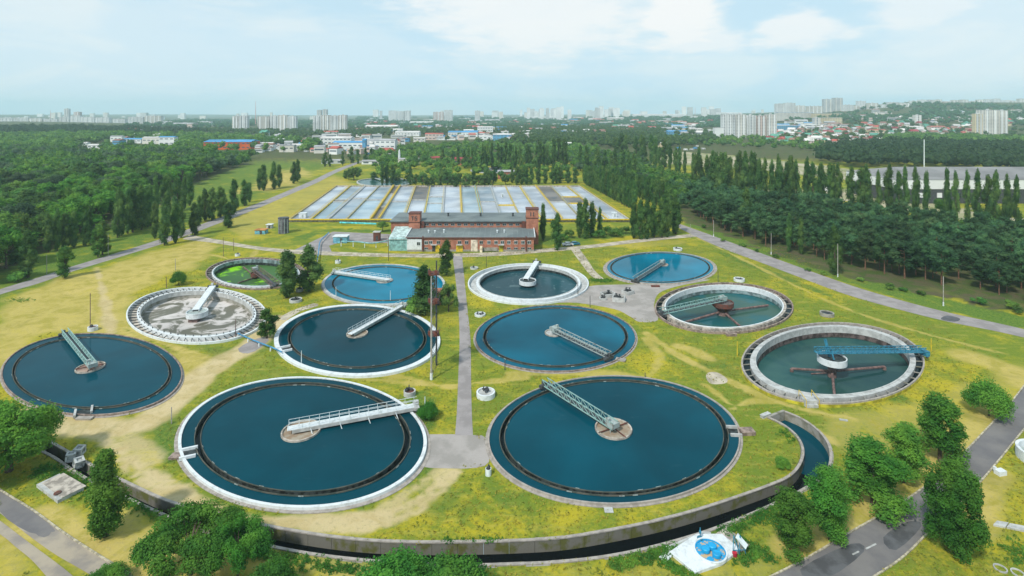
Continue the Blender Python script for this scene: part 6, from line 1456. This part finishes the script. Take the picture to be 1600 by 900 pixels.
for u0, u1, vt, lab in ((607, 620, 173, 'pale distant block left of a pair'), (622, 631, 174, 'pale distant block in the middle pair'), (632, 641, 173, 'pale distant block at the end of the middle pair'), (677, 693, 175, 'pinkish distant block beside a grey-white one'), (694, 707, 172, 'grey-white distant block with dark top'), (742, 750, 173, 'faint small block on the middle horizon')):
    B(u0, u1, vt, 2900, lab, 3 if u0 == 677 else 1)
for i, (a, b, vt, w_) in enumerate(((1130, 1149, 179, 1), (1150, 1166, 179, 0), (1167, 1181, 180, 1), (1182, 1197, 181, 3), (1198, 1214, 179, 0))): B(a, b, vt, 1080+6*i, 'big white slab block of the nearest right-hand estate, '+('first', 'second', 'third', 'fourth', 'fifth')[i]+' segment', w_)
B(1117, 1131, 200, 1060, 'low white gabled hall at the foot of the big slab blocks', 1, wins=False, name='hall', cat='hall', bays=False)
for i, (a, b, vt, w_) in enumerate(((1213, 1226, 162, 1), (1227, 1243, 161, 1), (1244, 1258, 165, 0), (1262, 1286, 166, 0), (1288, 1301, 155, 2), (1303, 1317, 153, 2), (1318, 1334, 164, 1), (1335, 1353, 165, 0), (1341, 1353, 158, 1), (1358, 1372, 161, 0), (1373, 1388, 163, 1), (1388, 1404, 160, 1), (1405, 1422, 161, 0))):
    B(a, b, vt, 2250+40*(i % 3), 'hilltop block in the right-hand skyline, '+('twin-topped pale', 'long pale', 'low-stepped', 'wide cream', 'dark glassy first', 'dark glassy second', 'pale stepped', 'broad cream', 'slim rear', 'cream slab', 'white slab', 'far white', 'far cream')[i]+' one', w_)
for i in range(14):
    u = 1424+i*13; B(u, u+rnd.uniform(8, 12), 160-rnd.uniform(0, 5)+(i > 9)*-1, 2700+rnd.uniform(-60, 60), 'apartment block along the wooded ridge', rnd.choice((0, 1, 2, 3)), group='blocks along the wooded ridge')
for i, (a, b, vt) in enumerate(((1524, 1535, 178), (1536, 1561, 172), (1562, 1575, 173))): B(a, b, vt, 1180, 'cream slab block standing alone above the dark wood, '+('balconied wing', 'plain middle', 'glazed wing')[i], (4, 0, 0)[i])
B(1430, 1440, 180, 1500, 'small cream block among the hillside houses', 0); B(1272, 1282, 184, 1500, 'small grey block beside the long blue building', 2)
B(1216, 1270, 176, 1900, 'very long low building with bright blue roof, rear', 0, roofm=RM[5], bays=False, name='long_building', cat='building'); B(1272, 1316, 177, 1880, 'very long low building with bright blue roof, middle', 4, roofm=RM[5], bays=False, name='long_building', cat='building')
B(1318, 1338, 181, 1860, 'shorter low building with bright blue roof at the end', 0, roofm=RM[5], bays=False, name='long_building', cat='building'); B(1215, 1248, 196, 1350, 'blue and white workshop at the foot of the long building', 5, roofm=WM[1], bays=False, name='workshop', cat='building')
B(1283, 1316, 184, 1600, 'yellowish school block with rows of windows', 4, bays=False, name='school_block', cat='building')
# skyline fringe (distance 4-6 km)
for i in range(64):
    u = rnd.uniform(150, 1210) if i > 14 else rnd.uniform(-10, 230); 
    B(u, u+rnd.uniform(3, 11), rnd.uniform(171, 177) if u > 560 else rnd.uniform(175, 182), rnd.uniform(3600, 5200), 'faint high-rise in the hazy skyline', rnd.choice((0, 1, 2)), group='high-rises in the hazy skyline', wins=False, bays=False)
for i in range(56):
    u = rnd.choice((rnd.uniform(815, 890), rnd.uniform(928, 965), rnd.uniform(1040, 1125), rnd.uniform(1400, 1600)))
    B(u, u+rnd.uniform(4, 8), rnd.uniform(166, 173) if u < 1300 else rnd.uniform(156, 161), rnd.uniform(3200, 4200), 'faint tower of the hazy eastern skyline', rnd.choice((1, 2)), group='towers in the hazy eastern skyline', wins=False, bays=False)
for u0, u1, vt in ((0, 20, 184), (21, 44, 184), (45, 66, 185), (68, 90, 186), (92, 108, 183), (110, 126, 181), (126, 148, 183), (149, 171, 184), (176, 196, 186), (200, 224, 183), (226, 252, 181), (252, 276, 190), (278, 306, 192), (308, 330, 190)):
    B(u0, u1-1, vt, 2200, 'pale long housing slab above the left wood', rnd.choice((0, 1, 1)), group='housing slabs above the left wood')
B(100, 107, 170, 2400, 'slim tower above the housing slabs, needle top', 1); B(115, 124, 175, 2400, 'pinkish square tower above the housing slabs', 3)
def mast(u, vt, y, label, r=1.2):
    x = (u-800)/F*y; z0 = tz(x, y); zt = H-(vt-HV)*y/F; t = thing('broadcast_mast', label, 'mast', (x, y, z0)); o = bpy.data.objects.new('shaft', MB().tube((0, 0, 0), (0, 0, zt-z0), r*1.6, r*.4, 6).mesh('shaft', mat('red_white_mast', (.6, .3, .28), .6))); COL.objects.link(o); o.parent = t
    for k in (.4, .7): o = bpy.data.objects.new('gallery', MB().tube((0, 0, (zt-z0)*k), (0, 0, (zt-z0)*k+2), r*2.2, n=8).mesh('gallery', WM[1])); COL.objects.link(o); o.parent = t
mast(399.5, 158, 2400, 'thin red and white mast behind the slab blocks'); mast(79, 172, 2600, 'thin mast on the left skyline', .9); mast(1000, 172, 3000, 'short mast on the middle skyline', .8); mast(1086, 168, 3000, 'twin-topped mast on the eastern skyline', .9)
# industrial sheds, one by one
S_ = [(318, 391, 219, 234, 'mat_orange', 5, 'long orange-walled shed with a pale blue roof'), (172, 190, 211, 222, 1, 2, 'white hall with grey roof inside the left wood'), (192, 220, 216, 224, 1, 5, 'blue-roofed hall beside a white chimney'),
      (222, 250, 213, 225, 0, 4, 'cream factory block between blue roofs'), (248, 272, 211, 228, 1, 5, 'white and blue factory block'), (118, 135, 222, 228, 1, 4, 'small white hall among the left trees'), (136, 158, 225, 233, 1, 4, 'white wall segment among the left trees'),
      (330, 400, 219, 222, 1, 5, 'long pale blue roof behind the orange shed'), (275, 300, 217, 224, 4, 1, 'low ochre building left of the orange shed'), (400, 425, 222, 232, 1, 4, 'pale shed right of the orange one'), (436, 459, 225, 238, 0, 2, 'three-storey cream office with dark window bands'),
      (470, 486, 219, 228, 3, 0, 'reddish small works building'), (500, 548, 213, 226, 1, 4, 'large white warehouse with vaulted roof'), (520, 566, 220, 234, 1, 5, 'white and blue long hall'), (566, 571, 214, 236, 5, 5, 'narrow tall blue stair tower'), (571, 617, 216, 233, 1, 2, 'big pale grey hall beside the blue stair tower'),
      (484, 512, 232, 238, 3, 0, 'low brick yard building'), (543, 570, 233, 238, 5, 5, 'low dark blue yard building'), (617, 655, 205, 213, 1, 4, 'white low hall beyond the tree belt'), (664, 692, 207, 219, 3, 0, 'reddish-roofed works with several gables'), (646, 664, 214, 222, 0, 4, 'cream yard shed beside the reddish works'),
      (700, 746, 205, 214, 1, 5, 'white and pale blue long hall'), (746, 770, 196, 210, 1, 4, 'tall white hall with a yellow end'), (767, 773, 197, 209, 4, 4, 'yellow end tower of the tall white hall'), (770, 799, 208, 220, 5, 4, 'blue and white two-tone shed'), (748, 768, 210, 220, 1, 4, 'white shed in front of the tall hall'),
      (1044, 1078, 204, 211, 5, 5, 'bright blue shed beside the tree belt'), (1078, 1098, 200, 208, 0, 4, 'pale shed right of the bright blue one'), (622, 653, 247, 258, 0, 2, 'small grey workshop behind the white obelisk chimney'), (672, 702, 244, 257, 'brick', 6, 'far brick workshop with stepped gable'),
      (697, 738, 246, 258, 'brick', 6, 'far long brick workshop'), (778, 804, 266, 280, 'brick', 2, 'low brick building behind the poplar row at the back of the lanes'), (502, 534, 250, 256, 2, 2, 'low grey garage row beside the left road end'), (565, 592, 253, 257, 1, 2, 'low pale shed beside the far round tank'),
      (900, 945, 207, 210, 1, 4, 'faint low hall in the far wood'), (920, 938, 184, 190, 1, 4, 'pale hall on the far slope'), (950, 975, 183, 190, 0, 4, 'cream hall on the far slope'), (990, 1070, 178, 183, 1, 4, 'long white hall on the far ridge'), (1118, 1160, 176, 180, 1, 4, 'long white roof behind the big slab blocks'),
      (800, 830, 208, 216, 0, 4, 'low cream building left of the far wood'), (878, 892, 212, 218, 1, 4, 'white roof in the middle wood'), (882, 893, 222, 230, 1, 4, 'white wall glimpsed between poplars'), (1290, 1310, 284, 300, 1, 5, 'blue-roofed kiosk behind the tall poplars'), (1026, 1038, 222, 230, 4, 4, 'yellow machine shed at the edge of the sandy ground'),
      (570, 620, 196, 203, 0, 4, 'cream low slab in the middle distance'), (640, 676, 190, 196, 1, 4, 'white low slab behind the tree belt'), (820, 870, 182, 188, 1, 4, 'pale low slab on the horizon wood'), (200, 240, 198, 204, 0, 2, 'low cream works in the left distance'), (262, 300, 192, 199, 3, 2, 'pinkish long works in the left distance'), (1360, 1385, 202, 209, 4, 0, 'yellowish red-roofed villa among the houses'),
      (1455, 1478, 196, 206, 3, 0, 'large house with bright red roof on the slope')]
om = mat('orange_wall', (.55, .10, .02), .7, .1, .05)
for u0, u1, vt, vb, wl_, rf, lab in S_:
    p = GT((u0+u1)/2, vb); y = p.y; wm_ = om if wl_ == 'mat_orange' else M['brick'] if wl_ == 'brick' else WM[wl_]
    x0, x1 = (u0-800)/F*y, (u1-800)/F*y; h = max(3, (vb-vt)*y/F*.8); d = max(8, min((x1-x0)*.45, 45)); t = thing('industrial_hall', lab, 'hall', (p.x, y, p.z), None)
    def lp(mb, nm, m, kind=None):
        o = bpy.data.objects.new(nm, mb.mesh(nm, m)); COL.objects.link(o); o.parent = t
        if kind: o['kind'] = kind
    w_ = x1-x0; lp(MB().box((0, d/2, h/2-.5), (w_, d, h+1)), 'wall', wm_)
    g = d*.08+.5; lp(MB().add([(-w_/2-.4, -.5, h), (w_/2+.4, -.5, h), (w_/2+.4, d+.5, h), (-w_/2-.4, d+.5, h), (-w_/2-.4, d/2, h+g), (w_/2+.4, d/2, h+g)], [(0, 1, 5, 4), (3, 4, 5, 2), (0, 4, 3), (1, 2, 5), (3, 2, 1, 0)]), 'roof', RM[rf])
    b = MB(); n = max(2, int(w_/6))
    for k in range(n):
        for r_ in range(max(1, int(h/5))):
            x = -w_/2+w_*(k+.5)/n; z = h*(r_+.6)/max(1, int(h/5)); b.box((x, -.05, z), (w_/n*.6, .2, 1.4))
    lp(b, 'window_rows', wing, 'stuff')
    if w_ > 20: lp(MB().box((w_*.2, -.08, 2), (4, .25, 4)), 'gate', WM[2])
# smaller works buildings filling the yards; on the slope they stand in for cottages
WB = 0
for (u0, u1, v0, v1, n_) in ((400, 500, 212, 240, 26), (500, 640, 206, 242, 34), (640, 830, 198, 222, 40), (160, 330, 208, 228, 16), (830, 1110, 186, 212, 80), (1215, 1330, 192, 206, 20), (560, 830, 186, 200, 34), (1130, 1215, 184, 200, 12), (1340, 1600, 176, 192, 30)):
    for i in range(n_):
        p = GT(rnd.uniform(u0, u1), rnd.uniform(v0, v1)); s_ = p.y/900; rt = rnd.choice((1, 1, 4, 5, 2, 0))
        t = thing('works_or_cottage', ('pale', 'white', 'grey', 'pinkish', 'ochre', 'blue')[k_ := rnd.choice((0, 1, 1, 2, 3, 1, 5))]+f'-walled works building or cottage under a {("red", "brown", "grey", "green", "pale", "blue")[rt]} roof in the far yards', 'works building', p, 'works buildings in the far yards')
        t.rotation_euler = (0, 0, rnd.uniform(-.3, .3)); w_, d, h = rnd.uniform(8, 26)*s_, rnd.uniform(8, 14), rnd.uniform(4, 9)*max(1, s_**.5)
        def lp(mb, nm, m):
            o = bpy.data.objects.new(nm, mb.mesh(nm, m)); COL.objects.link(o); o.parent = t
        lp(MB().box((0, d/2, h/2-.5), (w_, d, h+1)), 'wall', WM[k_])
        if rnd.random() < .5: lp(MB().add([(-w_/2-.4, -.5, h), (w_/2+.4, -.5, h), (w_/2+.4, d+.5, h), (-w_/2-.4, d+.5, h), (-w_/2-.4, d/2, h+d*.2), (w_/2+.4, d/2, h+d*.2)], [(0, 1, 5, 4), (3, 4, 5, 2), (0, 4, 3), (1, 2, 5), (3, 2, 1, 0)]), 'roof', RM[rt])
        else: lp(MB().box((0, d/2, h+.2), (w_+.6, d+.6, .4)), 'roof', RM[rt]); lp(MB().box((w_*.2, d/2, h+1.2), (w_*.2, 3, 1.8)), 'roof_hut', WM[2])
        b = MB().box((0, -.05, h*.6), (w_*.86, .2, h*.22)); lp(b, 'window', wing)
# obelisk chimney
def chimney(u, vb, vt, label, r=1.6, m=M['white']):
    p = GT(u, vb); h = (vb-vt)*p.y/F; t = thing('chimney', label, 'chimney', p); o = bpy.data.objects.new('shaft', MB().tube((0, 0, 0), (0, 0, h*.86), r, r*.55, 8).tube((0, 0, h*.86), (0, 0, h), r*.55, .1, 8).mesh('shaft', m)); COL.objects.link(o); o.parent = t
    o = bpy.data.objects.new('base', MB().box((0, 0, 1), (r*2.6, r*2.6, 2)).mesh('base', m)); COL.objects.link(o); o.parent = t
chimney(624, 256, 233, 'white pointed obelisk-like chimney behind the lanes'); chimney(210, 219, 208, 'short white chimney beside a blue roof', 2.2)
# grey warehouse on the right
pA = G(1400, 330); yW = G(1500, 318).y
t = thing('warehouse', 'huge grey-roofed warehouse with white wall band behind the poplars', 'warehouse', (yW*.75, yW, 0))
xW0, xW1 = (1400-800)/F*yW, (1860-800)/F*yW; hw = 8
part(MB().box(((xW0+xW1)/2, yW+22, 4.0), (xW1-xW0, 44, 8.0)), 'lower_wall', M['steel_dark'], t); part(MB().box(((xW0+xW1)/2, yW+22, 10.6), (xW1-xW0+.6, 44.6, 5.2)), 'wall_band', WM[1], t)
part(MB().add([(xW0-.5, yW-.6, 13.3), (xW1, yW-.6, 13.3), (xW1, yW+46, 13.3), (xW0-.5, yW+46, 13.3), (xW0+16, yW+24, 18), (xW1, yW+24, 18)], [(0, 1, 5, 4), (3, 4, 5, 2), (0, 4, 3), (1, 2, 5), (3, 2, 1, 0)]), 'roof', mat('warehouse_roof', (.22, .22, .22), .9, .1, .05), t)
for k in range(16): part(MB().box((xW0+3+k*(xW1-xW0-6)/15, yW-.2, 4.6), (2.6, .4, 2.6)), 'window', WM[1] if k % 3 else M['glass'], t)
# far round tank
for key_, bx, lab in (('a', (557, 645, 278, 291), 'far round settling tank beyond the aeration lanes'), ('b', (735, 800, 262, 270), 'farthest pale round tank behind the poplar row')):
    E = Ell(*bx, .6); t = thing('settling_tank', lab, 'settling tank', E.c); part(MB().ring(E, .95, 1, -.1, .8, 64), 'tank_wall', M['conc'], t); part(MB().disc(E, .955, .5, 64), 'water', W['murky'], t)
    a, b = E(0, 0), E(1, 2.2); part(MB().beam((a[0], a[1], 1.4), (b[0], b[1], 1.4), 1.4, .5), 'bridge', M['steel_grey'], t); part(MB().disc(lambda k, q: (E.c.x+k*3*math.cos(q), E.c.y+k*3*math.sin(q)), 1, .58, 24), 'centre_well', M['scum'], t)
# houses on the slope
hw_me = MB().box((0, 0, 2.6), (10, 8, 7.2)).mesh('wall', WM[1]); 
def gable(m): return MB().add([(-5.6, -4.7, 6), (5.6, -4.7, 6), (5.6, 4.7, 6), (-5.6, 4.7, 6), (-5.6, 0, 9.6), (5.6, 0, 9.6)], [(0, 1, 5, 4), (3, 4, 5, 2), (0, 4, 3), (1, 2, 5), (3, 2, 1, 0)]).mesh('roof', m)
ROOFS = [(gable(RM[i]), n) for i, n in ((0, 'red'), (1, 'brown'), (2, 'grey'), (3, 'green'), (4, 'pale'), (6, 'maroon'))]
WALLS = [(MB().box((0, 0, 2.6), (10, 8, 7.2)).mesh('wall', WM[i])) for i in (0, 1, 3, 4)]
wq = MB()
for x in (-3, 0, 3):
    for z in (1.6, 4.4): wq.box((x, -4.02, z), (1.4, .1, 1.3))
wq_me = wq.mesh('window', wing)
def house(u, v, group, where, sc=1.0):
    p = GT(u, v); rm_, rn = rnd.choice(ROOFS); t = thing('house', f'{rn}-roofed house {where}', 'house', p, group); s = sc*rnd.uniform(.75, 1.25); t.scale = (s*rnd.uniform(.8, 1.3), s, s*rnd.uniform(.8, 1.1)); t.rotation_euler = (0, 0, rnd.uniform(-.9, .9))
    for nm, me in (('wall', rnd.choice(WALLS)), ('roof', rm_), ('windows_front', wq_me)):
        o = bpy.data.objects.new('window' if nm == 'windows_front' else nm, me); COL.objects.link(o); o.parent = t
for i in range(150): house(rnd.uniform(1198, 1372), rnd.uniform(199, 226), 'houses on the slope beyond the sandy ground', 'in the cluster beyond the sandy ground')
for i in range(64): house(rnd.uniform(1372, 1530), rnd.uniform(190, 212), 'houses higher on the slope above the dark wood', 'higher up above the dark wood')
for i in range(26): house(rnd.uniform(1340, 1600), rnd.uniform(184, 200), 'houses below the wooded ridge', 'below the wooded ridge', 1.2)
for i in range(30): house(rnd.uniform(555, 690), rnd.uniform(188, 206), 'scattered houses in the middle distance', 'scattered in the middle distance', 1.3)
for i in range(26): house(rnd.uniform(800, 1110), rnd.uniform(184, 206), 'scattered houses in the far belt of trees', 'in the far belt of trees', 1.3)
for i in range(4): house(rnd.uniform(300, 500), rnd.uniform(196, 214), 'scattered houses near the slab blocks', 'near the slab blocks', 1.2)
for i in range(0): house(rnd.uniform(462, 486), rnd.uniform(188, 204), 'scattered houses near the slab blocks', 'near the slab blocks', 1.2)
# parked vans, heaps on the sandy ground: small vehicles
vb_ = MB().box((0, 0, 1.3), (5.5, 2.2, 2.0)).mesh('body', WM[1]); vw = MB().box((1.9, 0, 1.7), (1.0, 2.24, .7)).mesh('window', M['glass']); wh = MB()
for x in (-1.7, 1.7):
    for s in (-1, 1): wh.tube((x, s*1.15, .45), (x, s*.85, .45), .45, n=8)
wh = wh.mesh('wheels', M['steel_dark']); vcol = [MB().box((0, 0, 1.3), (5.5, 2.2, 2.0)).mesh('body', m) for m in (WM[1], RM[5], RM[0], WM[2])]
for i in range(26):
    u, v = rnd.choice(((rnd.uniform(1030, 1100), rnd.uniform(224, 238)), (rnd.uniform(560, 620), rnd.uniform(234, 242)), (rnd.uniform(430, 560), rnd.uniform(232, 244))))
    p = GT(u, v); t = thing('parked_van', 'small van parked on the far works yards', 'van', p, 'vans on the far works yards'); t.rotation_euler = (0, 0, rnd.uniform(0, 3))
    for nm, me in (('body', rnd.choice(vcol)), ('window', vw), ('wheel', wh)): o = bpy.data.objects.new(nm, me); COL.objects.link(o); o.parent = t
# ------------------------------------------------------------------ haze
def haze():
    m = bpy.data.materials.new('haze'); m.use_nodes = True; t = m.node_tree; t.nodes.clear()
    o = N(t, 'ShaderNodeOutputMaterial'); v = N(t, 'ShaderNodeVolumePrincipled'); v.inputs['Color'].default_value = (.68, .92, 1.0, 1); v.inputs['Density'].default_value = HAZE_D
    v.inputs['Anisotropy'].default_value = 0.0
    t.links.new(v.outputs[0], o.inputs['Volume'])
    b = MB().box((0, 4600, 119), (20000, 9700, 242)); ob = bpy.data.objects.new('haze', b.mesh('haze', m)); COL.objects.link(ob); ob['kind'] = 'stuff'
    m.cycles.homogeneous_volume = True if hasattr(m.cycles, 'homogeneous_volume') else None
HAZE_D = 0.00013
haze()
